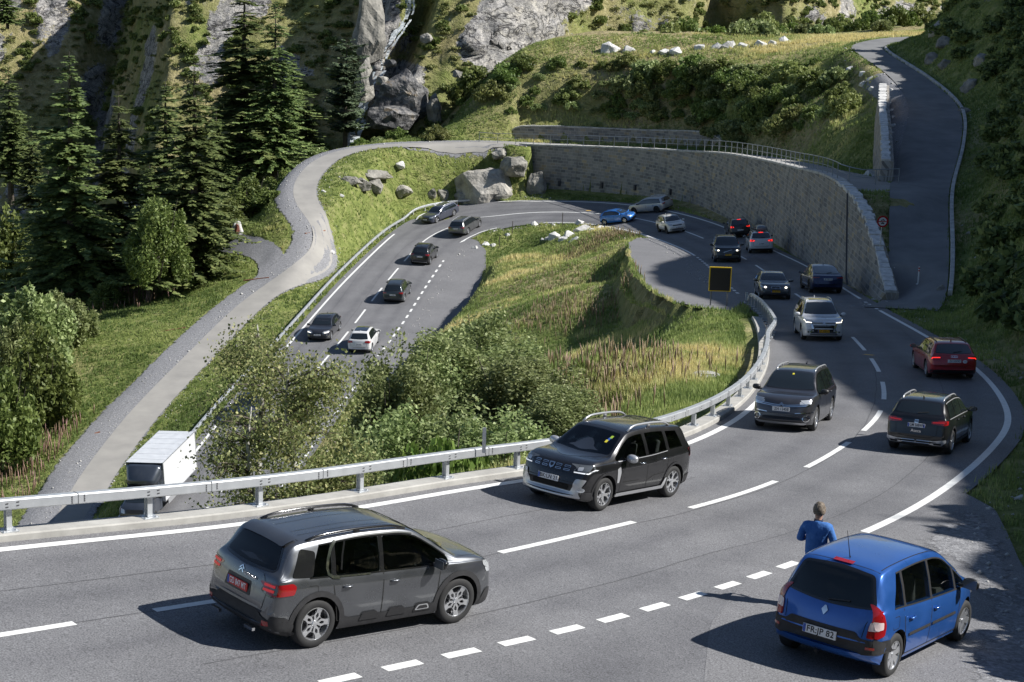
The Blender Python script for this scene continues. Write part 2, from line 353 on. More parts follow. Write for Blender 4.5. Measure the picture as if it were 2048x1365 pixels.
def H(x, y, hill=True, noise=True):
    x = np.atleast_1d(np.asarray(x, float)); y = np.atleast_1d(np.asarray(y, float))
    z = tps(x, y)
    low = inpoly(x, y, LOWER)
    if noise: z = z + (fbm(x, y, 0, 7., 4, 3) - .5) * .9 + (fbm(x, y, 0, 1.6, 3, 5) - .5) * .28
    d, bi = near_seg(x, y, SERV); q = at_i(SERV, bi)
    w_ = (1 - sstep(0, 2.2, d - q[:, 3] - .3)) * (~low); z = z * (1 - w_) + q[:, 2] * w_
    d, bi = near_seg(x, y, PATH); q = at_i(PATH, bi)
    w_ = (1 - sstep(0, 2.6, d - q[:, 3] - .8)) * (~low); z = z * (1 - w_) + q[:, 2] * w_
    d2_, b2_ = near_seg(x, y, W2F); q2 = at_i(W2T, b2_); low2 = inpoly(x, y, LOW2)
    beh = (~low2) & (y > at_i(W2F, b2_)[:, 1]) & (b2_ > 4) & (b2_ < len(W2F) - 8)
    w2_ = (1 - sstep(.3, 4.5, d2_)) * beh; z = z * (1 - w2_) + (q2[:, 2] - .1 + .25 * d2_) * w2_
    z = np.where(low2, q[:, 2] - .02, z)
    d, bi = near_seg(x, y, RC); a = at_i(RA, bi); b = at_i(RB, bi)
    ab = (b - a)[:, :2]; L2 = (ab ** 2).sum(1) + 1e-9
    u = ((x - a[:, 0]) * ab[:, 0] + (y - a[:, 1]) * ab[:, 1]) / L2
    L = np.sqrt(L2); zr = a[:, 2] + (b - a)[:, 2] * np.clip(u, -.35, 2.2)
    out_b = (u - 1) * L; out_a = -u * L          # metres beyond either line
    inn = np.interp(bi, [0, 30, 60, 96, 110, 125, NST], [.6, .6, .6, .9, 1.4, 1.6, 1.6])
    near = bi < 7.3 * 12
    blA = np.where(near, 3.0, 5.0)
    ob = np.interp(bi, [0, 84, 96, 120, 150, 200, NST], [14, 9, 2.4, 1.6, 1.4, 1.4, 1.4])
    wA = 1 - sstep(0, 1, (out_a - inn) / blA); wBm = 1 - sstep(0, 1, (out_b - ob) / 3.0)
    w_ = np.where(out_a > 0, wA, np.where(out_b > 0, wBm, 1.0))
    up = near_wall(x, y) & (~low)
    w_ = np.where(up, 0, w_)
    w_ = np.where(low, 1, w_)
    for g1, g2 in zip(LAYG, LAYG2):
        i1 = inpoly(x, y, g1) & (out_a > 0); i2 = inpoly(x, y, g2) & (out_a > 0)
        zr = np.where(i2, a[:, 2] + 0 * u, zr); w_ = np.where(i1, 1.0, np.where(i2, np.maximum(w_, .6), w_))
    z = z * (1 - w_) + zr * w_
    if hill:
        tx = np.interp(y, TOE[:, 1], TOE[:, 0]); k = x - tx
        cz = np.interp(y, CREST[:, 0], CREST[:, 1]); m_ = k > -2
        if m_.any():
            zt = np.interp(y[m_], _toe_y, _toe_z)
            run = np.maximum(60 - tx[m_], 24.); kk = k[m_]
            prof = kk / run
            base = zt + (cz[m_] - zt) * np.where(prof < 1, prof, 1 + .25 * (prof - 1) * run / 40)
            nz = (fbm(x[m_], y[m_], base, 9., 4, 21) - .5) * 5.0 + (fbm(x[m_], y[m_], base, 3., 4, 23, ridge=True) - .6) * 2.4
            base = base + nz * sstep(0, 6, kk) * (1 - .7 * sstep(.8, 1, prof))
            s_ = sstep(-1.0, 1.6, kk)
            z[m_] = z[m_] * (1 - s_) + np.maximum(base, z[m_] * 0 + zt - 2) * s_
    return z
_wbx = offset(WB, -1.3)
def near_wall(x, y):
    d, bi = near_seg(x, y, WB); q = at_i(WB, bi)
    k = np.clip(bi.astype(int), 0, len(WB) - 2); tx_ = WB[k + 1, 0] - WB[k, 0]; ty_ = WB[k + 1, 1] - WB[k, 1]
    side = tx_ * (y - q[:, 1]) - ty_ * (x - q[:, 0])
    return (d < 9) & (bi > 6) & (bi < len(WB) - 3) & (side > 0)
_toe_y = np.arange(-60, 260, 2.0); _toe_z = np.zeros(len(_toe_y))
_toe_z = H(np.interp(_toe_y, TOE[:, 1], TOE[:, 0]), _toe_y, hill=False, noise=False)
def ground(px, py, y0=14., y1=235., n=1500, hill=True):
    r = ray(px, py); ys = np.linspace(y0, y1, n); P = r[None] * (ys / r[1])[:, None]
    h = H(P[:, 0], P[:, 1], hill=hill, noise=False); below = P[:, 2] <= h
    k = int(np.argmax(below)) if below.any() else n - 1
    if k == 0: return P[0]
    a = P[k - 1, 2] - h[k - 1]; b = h[k] - P[k, 2]; f = a / (a + b + 1e-9); q = P[k - 1] * (1 - f) + P[k] * f
    return q
def grounds(L, **k): return np.array([ground(*p, **k) for p in L])
def Hz(x, y): return float(H(np.array([x]), np.array([y]))[0])
# ------------------------------------------------------------------ surface materials
def asphalt(name, lo, hi, spk=.02):
    m = noise_mat(name, [(.3, lo), (.52, tuple((a + b) / 2 for a, b in zip(lo, hi))), (.72, hi)], scale=.35, detail=10, rough=.82, bump=.35, bscale=60, dist=.006, spec=.35, rough_n=.7)
    nd, lk = nodes_of(m); b = nd['Principled BSDF']; g = nd.new('ShaderNodeNewGeometry')
    n = nd.new('ShaderNodeTexNoise'); n.inputs['Scale'].default_value = 38; n.inputs['Detail'].default_value = 3; lk.new(g.outputs['Position'], n.inputs['Vector'])
    mx = nd.new('ShaderNodeMix'); mx.data_type = 'RGBA'; mx.blend_type = 'OVERLAY'; mx.inputs[0].default_value = .75
    r = ramp(nd, [(.3, (.15, .15, .15)), (.7, (.85, .85, .85))]); lk.new(n.outputs['Fac'], r.inputs['Fac'])
    src = b.inputs['Base Color'].links[0].from_socket
    lk.new(src, mx.inputs[6]); lk.new(r.outputs['Color'], mx.inputs[7]); lk.new(mx.outputs[2], b.inputs['Base Color'])
    return m
M_ROAD = asphalt('asphalt', (.125, .125, .133), (.185, .184, .192))
nd, lk = nodes_of(M_ROAD); b = nd['Principled BSDF']; _a = nd.new('ShaderNodeAttribute'); _a.attribute_name = 'track'; _g = nd.new('ShaderNodeNewGeometry'); _n = nd.new('ShaderNodeTexNoise'); _n.inputs['Scale'].default_value = .9; _n.inputs['Detail'].default_value = 8; lk.new(_g.outputs['Position'], _n.inputs['Vector'])
_m = nd.new('ShaderNodeMath'); _m.operation = 'MULTIPLY'; lk.new(_a.outputs['Fac'], _m.inputs[0]); lk.new(_n.outputs['Fac'], _m.inputs[1]); _r = ramp(nd, [(.0, (1.06, 1.06, 1.05)), (.7, (.80, .80, .81))]); lk.new(_m.outputs[0], _r.inputs['Fac'])
_x = nd.new('ShaderNodeMix'); _x.data_type = 'RGBA'; _x.blend_type = 'MULTIPLY'; _x.inputs[0].default_value = 1; lk.new(b.inputs['Base Color'].links[0].from_socket, _x.inputs[6]); lk.new(_r.outputs[0], _x.inputs[7]); lk.new(_x.outputs[2], b.inputs['Base Color'])
M_LAYBY = asphalt('asphalt_old', (.15, .149, .155), (.20, .198, .204))
M_SEAM = mat('road_seam', (.075, .075, .08), .8)
M_PATH = noise_mat('path_asphalt', [(.3, (.26, .25, .235)), (.7, (.34, .325, .3))], scale=.5, rough=.9, bump=.2, bscale=40, dist=.01)
M_PATH2 = noise_mat('path_asphalt_dark', [(.3, (.15, .152, .155)), (.7, (.22, .22, .22))], scale=.6, rough=.9, bump=.2, bscale=40, dist=.01)
M_WHITE = noise_mat('road_paint', [(.25, (.52, .52, .51)), (.42, (.72, .72, .7)), (.7, (.8, .8, .78))], scale=6, rough=.7, bump=.1)
M_YEL = mat('yellow_paint', (.7, .42, .08), .7)
M_GRAVEL = noise_mat('gravel', [(.3, (.11, .11, .115)), (.5, (.22, .22, .23)), (.7, (.40, .40, .41))], scale=9, detail=10, rough=.95, bump=.9, bscale=20, dist=.04, rough_n=.75)
M_CONC = noise_mat('concrete', [(.3, (.3, .29, .27)), (.7, (.46, .45, .42))], scale=1.4, detail=10, rough=.85, bump=.3, bscale=18, dist=.01, rough_n=.7)
M_GALV = noise_mat('galvanised_steel', [(.3, (.50, .52, .54)), (.7, (.62, .64, .66))], scale=3, rough=.42, bump=.0)
_b = M_GALV.node_tree.nodes['Principled BSDF']; _b.inputs['Metallic'].default_value = .55
M_STEEL = mat('dark_steel', (.16, .17, .18), .45, metal=.6)
M_BOLT = mat('bolt_hole', (.05, .05, .055), .6)

def ground_material():
    m = bpy.data.materials.new('ground_cover'); m.use_nodes = True
    nd, lk = nodes_of(m); b = nd['Principled BSDF']; g = nd.new('ShaderNodeNewGeometry')
    def N(s, d=8, r=.65):
        n = nd.new('ShaderNodeTexNoise'); n.inputs['Scale'].default_value = s; n.inputs['Detail'].default_value = d; n.inputs['Roughness'].default_value = r
        lk.new(g.outputs['Position'], n.inputs['Vector']); return n
    grass = ramp(nd, [(.3, (.085, .115, .03)), (.5, (.185, .22, .06)), (.66, (.29, .29, .12))]); lk.new(N(.9).outputs['Fac'], grass.inputs['Fac'])
    dry = ramp(nd, [(.3, (.17, .155, .07)), (.5, (.33, .28, .14)), (.68, (.48, .41, .24))]); lk.new(N(1.1).outputs['Fac'], dry.inputs['Fac'])
    rock = ramp(nd, [(.28, (.11, .11, .108)), (.46, (.3, .295, .28)), (.62, (.48, .465, .44))]); lk.new(N(.55, 12, .75).outputs['Fac'], rock.inputs['Fac'])
    # fractured rock: stretched cells with dark joints
    mp = nd.new('ShaderNodeMapping'); mp.inputs['Scale'].default_value = (.16, .16, .30); mp.inputs['Rotation'].default_value = (.2, .5, .1); dn = N(.5, 6); dv = nd.new('ShaderNodeMix'); dv.data_type = 'RGBA'; dv.blend_type = 'ADD'; dv.inputs[0].default_value = 7.0; lk.new(g.outputs['Position'], dv.inputs[6]); lk.new(dn.outputs['Color'], dv.inputs[7]); lk.new(dv.outputs[2], mp.inputs['Vector'])
    vo = nd.new('ShaderNodeTexVoronoi'); vo.feature = 'DISTANCE_TO_EDGE'; lk.new(mp.outputs[0], vo.inputs['Vector']); vc = nd.new('ShaderNodeTexVoronoi'); lk.new(mp.outputs[0], vc.inputs['Vector'])
    mp2 = nd.new('ShaderNodeMapping'); mp2.inputs['Scale'].default_value = (1.3, 1.3, .5); mp2.inputs['Rotation'].default_value = (.1, .7, .3); lk.new(dv.outputs[2], mp2.inputs['Vector']); vo2 = nd.new('ShaderNodeTexVoronoi'); vo2.feature = 'DISTANCE_TO_EDGE'; lk.new(mp2.outputs[0], vo2.inputs['Vector'])
    def crack(scl, rot, lo_, wdt_):
        mp_ = nd.new('ShaderNodeMapping'); mp_.inputs['Scale'].default_value = scl; mp_.inputs['Rotation'].default_value = rot; lk.new(g.outputs['Position'], mp_.inputs['Vector']); n_ = nd.new('ShaderNodeTexNoise'); n_.inputs['Scale'].default_value = 1; n_.inputs['Detail'].default_value = 5; n_.inputs['Roughness'].default_value = .62; n_.inputs['Distortion'].default_value = .6; lk.new(mp_.outputs[0], n_.inputs['Vector'])
        r_ = ramp(nd, [(.5 - wdt_ * 2, (1.08, 1.07, 1.05)), (.5 - wdt_ * .3, (lo_, lo_, lo_ * 1.05)), (.5 + wdt_ * .3, (lo_, lo_, lo_ * 1.05)), (.5 + wdt_, (.97, .97, .98))]); lk.new(n_.outputs['Fac'], r_.inputs['Fac']); return r_, n_
    jr, jn = crack((.22, .22, .5), (.25, .6, 0), .25, .02); jr2, jn2 = crack((.9, .9, 2.0), (.2, -.5, .2), .5, .03)
    cr_ = ramp(nd, [(0, (.85, .85, .88)), (1, (1.12, 1.1, 1.06))]); lk.new(vc.outputs['Color'], cr_.inputs['Fac'])
    _prev = rock.outputs[0]
    for q_ in (jr, jr2, cr_):
        mu = nd.new('ShaderNodeMix'); mu.data_type = 'RGBA'; mu.blend_type = 'MULTIPLY'; mu.inputs[0].default_value = 1; lk.new(_prev, mu.inputs[6]); lk.new(q_.outputs[0], mu.inputs[7]); _prev = mu.outputs[2]
    rock_out = _prev
    a1 = nd.new('ShaderNodeAttribute'); a1.attribute_name = 'dry'; a2 = nd.new('ShaderNodeAttribute'); a2.attribute_name = 'rock'
    m1 = nd.new('ShaderNodeMix'); m1.data_type = 'RGBA'; m2 = nd.new('ShaderNodeMix'); m2.data_type = 'RGBA'
    lk.new(a1.outputs['Fac'], m1.inputs[0]); lk.new(grass.outputs[0], m1.inputs[6]); lk.new(dry.outputs[0], m1.inputs[7])
    # break the rock edge with fine noise
    ad = nd.new('ShaderNodeMath'); ad.operation = 'ADD'; sb = nd.new('ShaderNodeMath'); sb.operation = 'MULTIPLY_ADD'; sb.inputs[1].default_value = 1.6; sb.inputs[2].default_value = -.8
    lk.new(N(1.6).outputs['Fac'], sb.inputs[0]); lk.new(a2.outputs['Fac'], ad.inputs[0]); lk.new(sb.outputs[0], ad.inputs[1])
    rr = ramp(nd, [(.42, (0, 0, 0)), (.58, (1, 1, 1))]); lk.new(ad.outputs[0], rr.inputs['Fac'])
    lk.new(rr.outputs[0], m2.inputs[0]); lk.new(m1.outputs[2], m2.inputs[6]); lk.new(rock_out, m2.inputs[7])
    lk.new(m2.outputs[2], b.inputs['Base Color']); b.inputs['Roughness'].default_value = .92; b.inputs['Specular IOR Level'].default_value = .2
    bp = nd.new('ShaderNodeBump'); bp.inputs['Strength'].default_value = .8; bp.inputs['Distance'].default_value = .35; hs = nd.new('ShaderNodeMath'); hs.operation = 'MULTIPLY_ADD'; mn_ = nd.new('ShaderNodeMath'); mn_.operation = 'MINIMUM'; mn_.inputs[1].default_value = 1.; lk.new(jr.outputs[0], mn_.inputs[0]); lk.new(mn_.outputs[0], hs.inputs[0]); hs.inputs[1].default_value = .5; lk.new(N(3.5, 8).outputs['Fac'], hs.inputs[2]); lk.new(hs.outputs[0], bp.inputs['Height']); lk.new(bp.outputs[0], b.inputs['Normal'])
    return m
M_GROUND = ground_material()

# ------------------------------------------------------------------ hard surfaces (sheets laid on the ground)
DZ = {}
SHEETS = []      # polygons under which the soil is kept a little lower
def ragged(m):
    nd, lk = nodes_of(m); b = nd['Principled BSDF']; a = nd.new('ShaderNodeAttribute'); a.attribute_name = 'edge'; g = nd.new('ShaderNodeNewGeometry')
    n = nd.new('ShaderNodeTexNoise'); n.inputs['Scale'].default_value = 2.2; n.inputs['Detail'].default_value = 10; n.inputs['Roughness'].default_value = .8; lk.new(g.outputs['Position'], n.inputs['Vector'])
    ad = nd.new('ShaderNodeMath'); ad.operation = 'ADD'; lk.new(a.outputs['Fac'], ad.inputs[0]); lk.new(n.outputs['Fac'], ad.inputs[1]); r = ramp(nd, [(.62, (0, 0, 0)), (.68, (1, 1, 1))]); lk.new(ad.outputs[0], r.inputs['Fac']); lk.new(r.outputs[0], b.inputs['Alpha'])
ragged(M_GRAVEL)
def drape(name, poly, m_, lift, step=.7, kind='structure', **kw):
    """poly: world XY outline -> fine sheet following the ground"""
    poly = [tuple(p[:2]) for p in poly]
    P = by_len(np.array(poly + [poly[0]], float), step)[:-1]
    pts = [tuple(p) for p in P]; nb = len(pts)
    x0, y0 = P.min(0); x1, y1 = P.max(0)
    gx, gy = np.meshgrid(np.arange(x0, x1, step), np.arange(y0, y1, step)); gx = gx.ravel() + RNG.uniform(-.02, .02, gx.size); gy = gy.ravel()
    k = inpoly(gx, gy, pts); gx, gy = gx[k], gy[k]
    d = np.array([np.min(np.hypot(P[:, 0] - a, P[:, 1] - b_)) for a, b_ in zip(gx, gy)]) if len(gx) else np.zeros(0)
    k = d > step * .4; pts += list(zip(gx[k], gy[k]))
    r_ = delaunay_2d_cdt([Vector(p) for p in pts], [(i, (i + 1) % nb) for i in range(nb)], [], 1, 1e-4)
    v = np.array([(p.x, p.y) for p in r_[0]]); z = H(v[:, 0], v[:, 1]) + lift
    Fc = [tuple(f) for f in r_[2]]
    SHEETS.append(pts[:nb])
    me_f = []
    for f in Fc:
        a, b_, c = (v[i] for i in f[:3]); cr_ = (b_[0] - a[0]) * (c[1] - a[1]) - (b_[1] - a[1]) * (c[0] - a[0])
        me_f.append(f if cr_ > 0 else f[::-1])
    ed = np.array([np.min(np.hypot(P[:, 0] - a[0], P[:, 1] - a[1])) for a in v]); return obj(name, np.c_[v, z], me_f, m_, smooth=True, kind=kind, attrs={'edge': np.clip(ed / 2.2, 0, 1)}, **kw)
def ribbon_sheet(name, P, hwl, hwr, m_, lift, **kw):
    """sheet along a polyline with half widths left/right; follows the ground"""
    t = np.gradient(P[:, :2], axis=0); t /= np.linalg.norm(t, axis=1)[:, None]; n = np.c_[-t[:, 1], t[:, 0]]
    cols = 7; V = []
    for c in range(cols):
        f = c / (cols - 1); o_ = (hwl * (1 - f) - hwr * f)
        q = P[:, :2] + n * np.asarray(o_).reshape(-1, 1); V.append(q)
    V = np.stack(V, 1); N_, K_ = V.shape[:2]; v = V.reshape(-1, 2); z = H(v[:, 0], v[:, 1]) + lift
    i = np.arange(N_ - 1)[:, None] * K_ + np.arange(K_ - 1)[None]
    Fc = np.stack([i, i + 1, i + K_ + 1, i + K_], -1).reshape(-1, 4)
    e = np.vstack([V[:, 0], V[::-1, -1]]); SHEETS.append([tuple(p) for p in e[::2]])
    cc = np.tile(np.minimum(np.arange(cols), cols - 1 - np.arange(cols)) / 2., N_); o = obj(name, np.c_[v, z], Fc[:, ::-1], m_, smooth=True, attrs={'edge': np.clip(cc, 0, 1)}, **kw)
    me = o.data; me.update()
    if me.polygons[0].normal.z < 0: me.flip_normals()
    return o
def ext_b(i):
    return np.interp(i, [0, 60, 84, 92, 500], [6.2, 6.2, 2.2, .45, .45])
# the main road: cross-lines from inner to outer edge
ii = np.arange(0, NST, 1); Vr = []
ab = RB - RA; L_ = np.linalg.norm(ab[:, :2], axis=1)[:, None]; un = ab / L_
K_ = 34
for c in range(K_):
    u = c / (K_ - 1); Vr.append(RA - un * .30 + un * (L_ + .30 + ext_b(ii)[:, None]) * u)
Vr = np.stack(Vr, 1); v = Vr.reshape(-1, 3).copy(); v[:, 2] = v[:, 2] + .012
_i = np.arange(NST - 1)[:, None] * K_ + np.arange(K_ - 1)[None]
Fr = np.stack([_i, _i + 1, _i + K_ + 1, _i + K_], -1).reshape(-1, 4)
_lat = np.stack([np.full(NST, 0.) + (-.30 + (L_[:, 0] + .30 + ext_b(ii)) * (c / (K_ - 1))) for c in range(K_)], 1)
_lw = L_[:, 0][:, None]; _tr = np.zeros_like(_lat)
for ctr in (.25, .75):
    for o_ in (-.78, .78): _tr += np.exp(-((_lat - (_lw * ctr + o_)) / .34) ** 2)
_tr = _tr + 1.1 * np.exp(-((_lat - (_lw + 1.6)) / .9) ** 2) * (_lat > _lw)
road = obj('road', v, Fr, M_ROAD, smooth=True, kind='structure', attrs={'track': _tr.ravel()})
if road.data.polygons[5].normal.z < 0: road.data.flip_normals()
SHEETS.append([tuple(p[:2]) for p in np.vstack([Vr[::2, 0], Vr[::-2, -1]])])
def on_road(P, lift=.018):
    """put XY points on the road surface (exact plane of the cross-lines)"""
    P = np.atleast_2d(P); d, bi = near_seg(P[:, 0], P[:, 1], RC); a = at_i(RA, bi); b = at_i(RB, bi)
    abv = (b - a)[:, :2]; L2 = (abv ** 2).sum(1); u = ((P[:, 0] - a[:, 0]) * abv[:, 0] + (P[:, 1] - a[:, 1]) * abv[:, 1]) / L2
    return np.c_[P[:, :2], a[:, 2] + (b - a)[:, 2] * u + lift]
paint = MB(); seam = MB(); yel = MB()
def stripe(mb, P, wd, lift=.018, m=0):
    P = np.asarray(P, float)[:, :2]; t = np.gradient(P, axis=0); t /= np.linalg.norm(t, axis=1)[:, None] + 1e-9; n = np.c_[-t[:, 1], t[:, 0]]
    Lf = on_road(P + n * wd / 2, lift); Rt = on_road(P - n * wd / 2, lift); V = np.empty((2 * len(P), 3)); V[0::2] = Lf; V[1::2] = Rt
    mb.add(V, [(2 * i, 2 * i + 1, 2 * i + 3, 2 * i + 2) for i in range(len(P) - 1)], m)
def sub(P, i0, i1):
    i0 = max(0, i0); k = np.arange(i0, min(i1, len(P) - 1) + 1e-6, 1.0); k = np.r_[k, i1] if k[-1] < i1 else k
    return at_i(P, np.asarray(k))
def dashes(mb, P, i0, i1, on, off, wd, phase=0.):
    Q = by_len(sub(P, i0, i1), .1); s = 0
    n_on = int(on * 10); n_all = int((on + off) * 10); k = int(phase * 10)
    while k + n_on < len(Q):
        if k >= 0: stripe(mb, Q[k:k + n_on + 1], wd)
        k += n_all
def idx(px, py, P=RC):
    q = ground(px, py, hill=False); return float(near_seg(q[:1], q[1:2], P)[1][0])
RAi = RA + un * .10; RBi = RB - un * .10
_a = [idx(1508, 800), idx(1470, 588), idx(1397, 512), idx(906, 498)]
_b = [idx(1600, 1125), idx(1735, 1068), idx(1765, 624), idx(1730, 602)]
stripe(paint, sub(RAi, 0, _a[0]), .2)
dashes(paint, RAi, _a[1], _a[2], .9, .9, .18)
stripe(paint, sub(RAi, _a[2], _a[3]), .18)
dashes(paint, RAi, _a[3], NST - 2, .9, 1.05, .18)
dashes(paint, RB, 0, _b[0] + 4, .76, .46, .2, .5)
stripe(paint, sub(RBi, _b[1], _b[2]), .2); dashes(paint, RBi, _b[2], _b[3], .75, .75, .18); stripe(paint, sub(RBi, _b[3] + 1, NST - 2), .18)
print('idx', _a, _b)
for a_, b_ in [((-150,1283),(135,1240)),((300,1218),(560,1180)),((985,1102),(1255,1042)),((1357,1012),(1530,960)),((1590,933),(1690,885)),((1715,862),(1757,822)),((1765,800),(1766,765)),((1760,745),(1742,718)),((1732,702),(1698,675)),((1660,642),(1630,618)),((1599,597),(1586,588)),((1560,572),(1540,558)),((1517,542),(1500,531)),((1485,520),(1470,510)),((1455,498),(1440,486))]:
    try:
        k0, k1 = sorted((idx(*a_), idx(*b_)))
        if a_[0] < 0: k0 = k1 - 12
        if 0.1 < k1 - k0 < 25: stripe(paint, by_len(sub(RC, k0, k1), .3), .16)
    except Exception as e: print('dash', e)
_c1, _c2 = idx(1424, 476), idx(842, 485)
stripe(paint, sub(RC, _c1, _c2), .16)
dashes(paint, RC, _c2 + 2, NST - 2, 4.2, 2.6, .16, 1.0)
paint.obj('road_marking', M_WHITE, kind='structure')
for a_, b_ in [((1728, 710), (1747, 712)), ((1172, 422), (1182, 422))]:
    q = grounds([a_, b_], hill=False); stripe(yel, by_len(q, .3), .22, .022)
yel.obj('yellow_road_marking', M_YEL, kind='structure')
for off, i0, i1, wd in ((-.22, 0, 130, .022), (2.0, 20, 90, .018), (5.9, 40, 150, .02), (4.6, 190, 330, .03), (6.6, 280, 340, .03)):
    Q = sub(RA if off < 3 else RA, i0, i1); U = sub(un, i0, i1); base_ = 3.9
    Q2 = Q[:, :2] + U[:, :2] * (base_ + off) if off < 0 else Q[:, :2] + U[:, :2] * off
    wob = (fbm(Q2[:, 0], Q2[:, 1], 0, 2.5, 4, 9) - .5)[:, None] * .16; stripe(seam, by_len(Q2 + U[:, :2] * wob, .4), wd, .016)
seam.obj('road_seam', M_SEAM, kind='structure')

drape('lay_by', LAY1, M_LAYBY, .006)
drape('lay_by', LAY2, M_LAYBY, .006)
G0 = [(1500,1150),(1600,1120),(1745,1078),(1850,1028),(1925,985),(1990,1020),(2040,1120),(2110,1240),(2130,1430),(1400,1430),(1420,1250)]
o_ = drape('asphalt_verge', grounds(G0, y0=10, hill=False), M_LAYBY, .017, .5)
G1 = [(1815,1085),(1870,1045),(1935,995),(1985,1035),(2040,1130),(2110,1240),(2130,1430),(1900,1430),(1930,1300),(1960,1200),(1900,1130)]
drape('gravel_verge', grounds(G1, y0=10, hill=False), M_GRAVEL, .024, .5)
# footpath, service road, gravel shoulders
_n = len(PATH); _k = np.arange(_n)
_wg = np.interp(_k, [0, 60, 85, 100, 130, 160, _n], [.1, .4, .9, 1.6, 2.0, 2.2, 2.4])
ribbon_sheet('gravel_verge', PATH[70:], .3 + PATH[70:, 3], PATH[70:, 3] + _wg[70:], M_GRAVEL, .008, kind='structure')
ribbon_sheet('path', PATH, PATH[:, 3], PATH[:, 3], M_PATH, .016, kind='structure')
BR = grounds([(540,560),(545,530),(535,505),(500,492),(465,486),(425,484),(380,480)], hill=False)
ribbon_sheet('gravel_path', smooth(catmull(BR, 6), 3), 1.3, 1.3, M_GRAVEL, .012, kind='structure')
ribbon_sheet('service_road', SERV, SERV[:, 3], SERV[:, 3], M_PATH2, .05, kind='structure')
_sg = SERV[26:50]; ribbon_sheet('gravel_verge', offset(_sg, -2.6), 1.0, 1.0, M_GRAVEL, .008, kind='structure')
J = grounds([(1700,395),(1790,392),(1795,340),(1740,345),(1690,360)], hill=False)

# ------------------------------------------------------------------ the soil
gx = np.arange(-78, 92, .6); gy = np.arange(-30, 246, .6)
GX, GY = np.meshgrid(gx, gy); X_, Y_ = GX.ravel(), GY.ravel(); Z_ = H(X_, Y_)
sunk = np.zeros(len(X_), bool)
for s_ in SHEETS: sunk |= inpoly(X_, Y_, s_)
dr, bir = near_seg(X_, Y_, RC)
Z_ = Z_ - .10 * sunk
_tx = np.interp(Y_, TOE[:, 1], TOE[:, 0]); hillk = X_ - _tx
dryv = np.clip(sstep(.42, .62, fbm(X_, Y_, 0, 14, 4, 31)) * .8 + sstep(192, 202, Y_) * (X_ > -6) * .45, 0, 1)
rockv = sstep(2, 6, hillk) * sstep(.5, .66, fbm(X_, Y_, Z_, 7, 4, 33)) * .55
rockv = np.maximum(rockv, 0)
_i = np.arange(len(gy) - 1)[:, None] * len(gx) + np.arange(len(gx) - 1)[None]
Fg = np.stack([_i, _i + 1, _i + len(gx) + 1, _i + len(gx)], -1).reshape(-1, 4)
obj('ground', np.c_[X_, Y_, Z_], Fg, M_GROUND, smooth=True, attrs={'dry': dryv, 'rock': rockv}, kind='structure')

# ------------------------------------------------------------------ mountainside across the stream
def px2w(L, y): return [tuple(aty(a, b, y)[[0, 2]]) for a, b in L]
mx = np.arange(-120, 100, .55); mz = np.arange(-56, 75, .55); MX, MZ = np.meshgrid(mx, mz); mxx, mzz = MX.ravel(), MZ.ravel()
_Y0 = np.array([(-130,258),(-90,268),(-66,276),(-62,286),(-58,270),(-46.5,238),(-45,235),(-35,236),(-26,238),(-21.5,238),(-20.2,222),(-16.5,224),(-14.5,215),(-11,213.5),(-6,217),(0,224),(6,236),(12,243),(22,250),(26.5,258),(33,251),(35.5,250),(42,256),(50,262),(70,275),(110,300)])
_KY = np.array([(-130,1.0),(-50,1.0),(-30,1.0),(-22,.45),(-18,.3),(-15,.75),(-12,.9),(-4,.85),(6,.55),(22,.4),(42,.4),(52,1.2),(110,1.2)])
def mount_y(x, z, det=True):
    sh = .28 * sstep(-26, -20, x) * (1 - sstep(0, 8, x))
    zc = -3.5
    xs = x - sh * (np.minimum(z, 5) + 22)
    wob = (fbm(x, z, 0, 11, 3, 41) - .5) * 7
    y = np.interp(xs + wob * .35, _Y0[:, 0], _Y0[:, 1]) + (np.minimum(z, zc) + 22) * np.interp(xs, _KY[:, 0], _KY[:, 1])
    y = y + np.maximum(z - zc, 0) * 3.2
    y = y + 2.6 * np.exp(-((xs + 16.4 + (fbm(z, z * 0, 0, 3, 2, 77) - .5) * 1.2) / 1.1) ** 2)
    return y + ((fbm(x, z, y * 0, 9, 5, 43) - .5) * 2.6 if det else 0)
rk = np.zeros(len(mxx))
for poly, yy in [([(700,-60),(800,-60),(800,60),(775,120),(760,150),(735,180),(715,200),(700,120),(690,60)], 226), ([(725,140),(850,140),(840,240),(730,250)], 216), ([(930,60),(960,10),(1020,-80),(1420,-80),(1400,95),(1200,115),(1100,118),(950,105)], 246), ([(1380,-80),(1560,-80),(1560,110),(1380,110)], 255), ([(1540,-80),(1650,-80),(1660,40),(1600,70),(1545,90)], 252), ([(15,330),(40,320),(55,380),(20,400)], 262), ([(70,0),(85,-60),(110,-60),(110,90),(92,110),(85,60)], 285), ([(188,-60),(232,-60),(205,220),(185,200)], 284), ([(0,-60),(30,-60),(50,20),(10,30)], 285)]:
    rk = np.maximum(rk, inpoly(mxx, mzz, px2w(poly, yy)).astype(float))
rk *= .25 + .75 * sstep(.36, .5, fbm(mxx * .8 + mzz * .5, mzz - mxx * .3, 0, 6, 5, 57) + .1 * (mxx < 0)); _rk2 = sstep(.58, .68, fbm(mxx, mzz * .6, 0, 5, 5, 51)) * .8
rk_s = rk.reshape(MX.shape)
for _ in range(2): rk_s[1:-1, 1:-1] = (rk_s[1:-1, 1:-1] * 2 + rk_s[:-2, 1:-1] + rk_s[2:, 1:-1] + rk_s[1:-1, :-2] + rk_s[1:-1, 2:]) / 6
rk = rk_s.ravel()
my = mount_y(mxx, mzz)
strata = fbm(mxx * .8 + mzz * .35, mzz * .5 - mxx * .15, 0, 2.2, 4, 61, ridge=True)
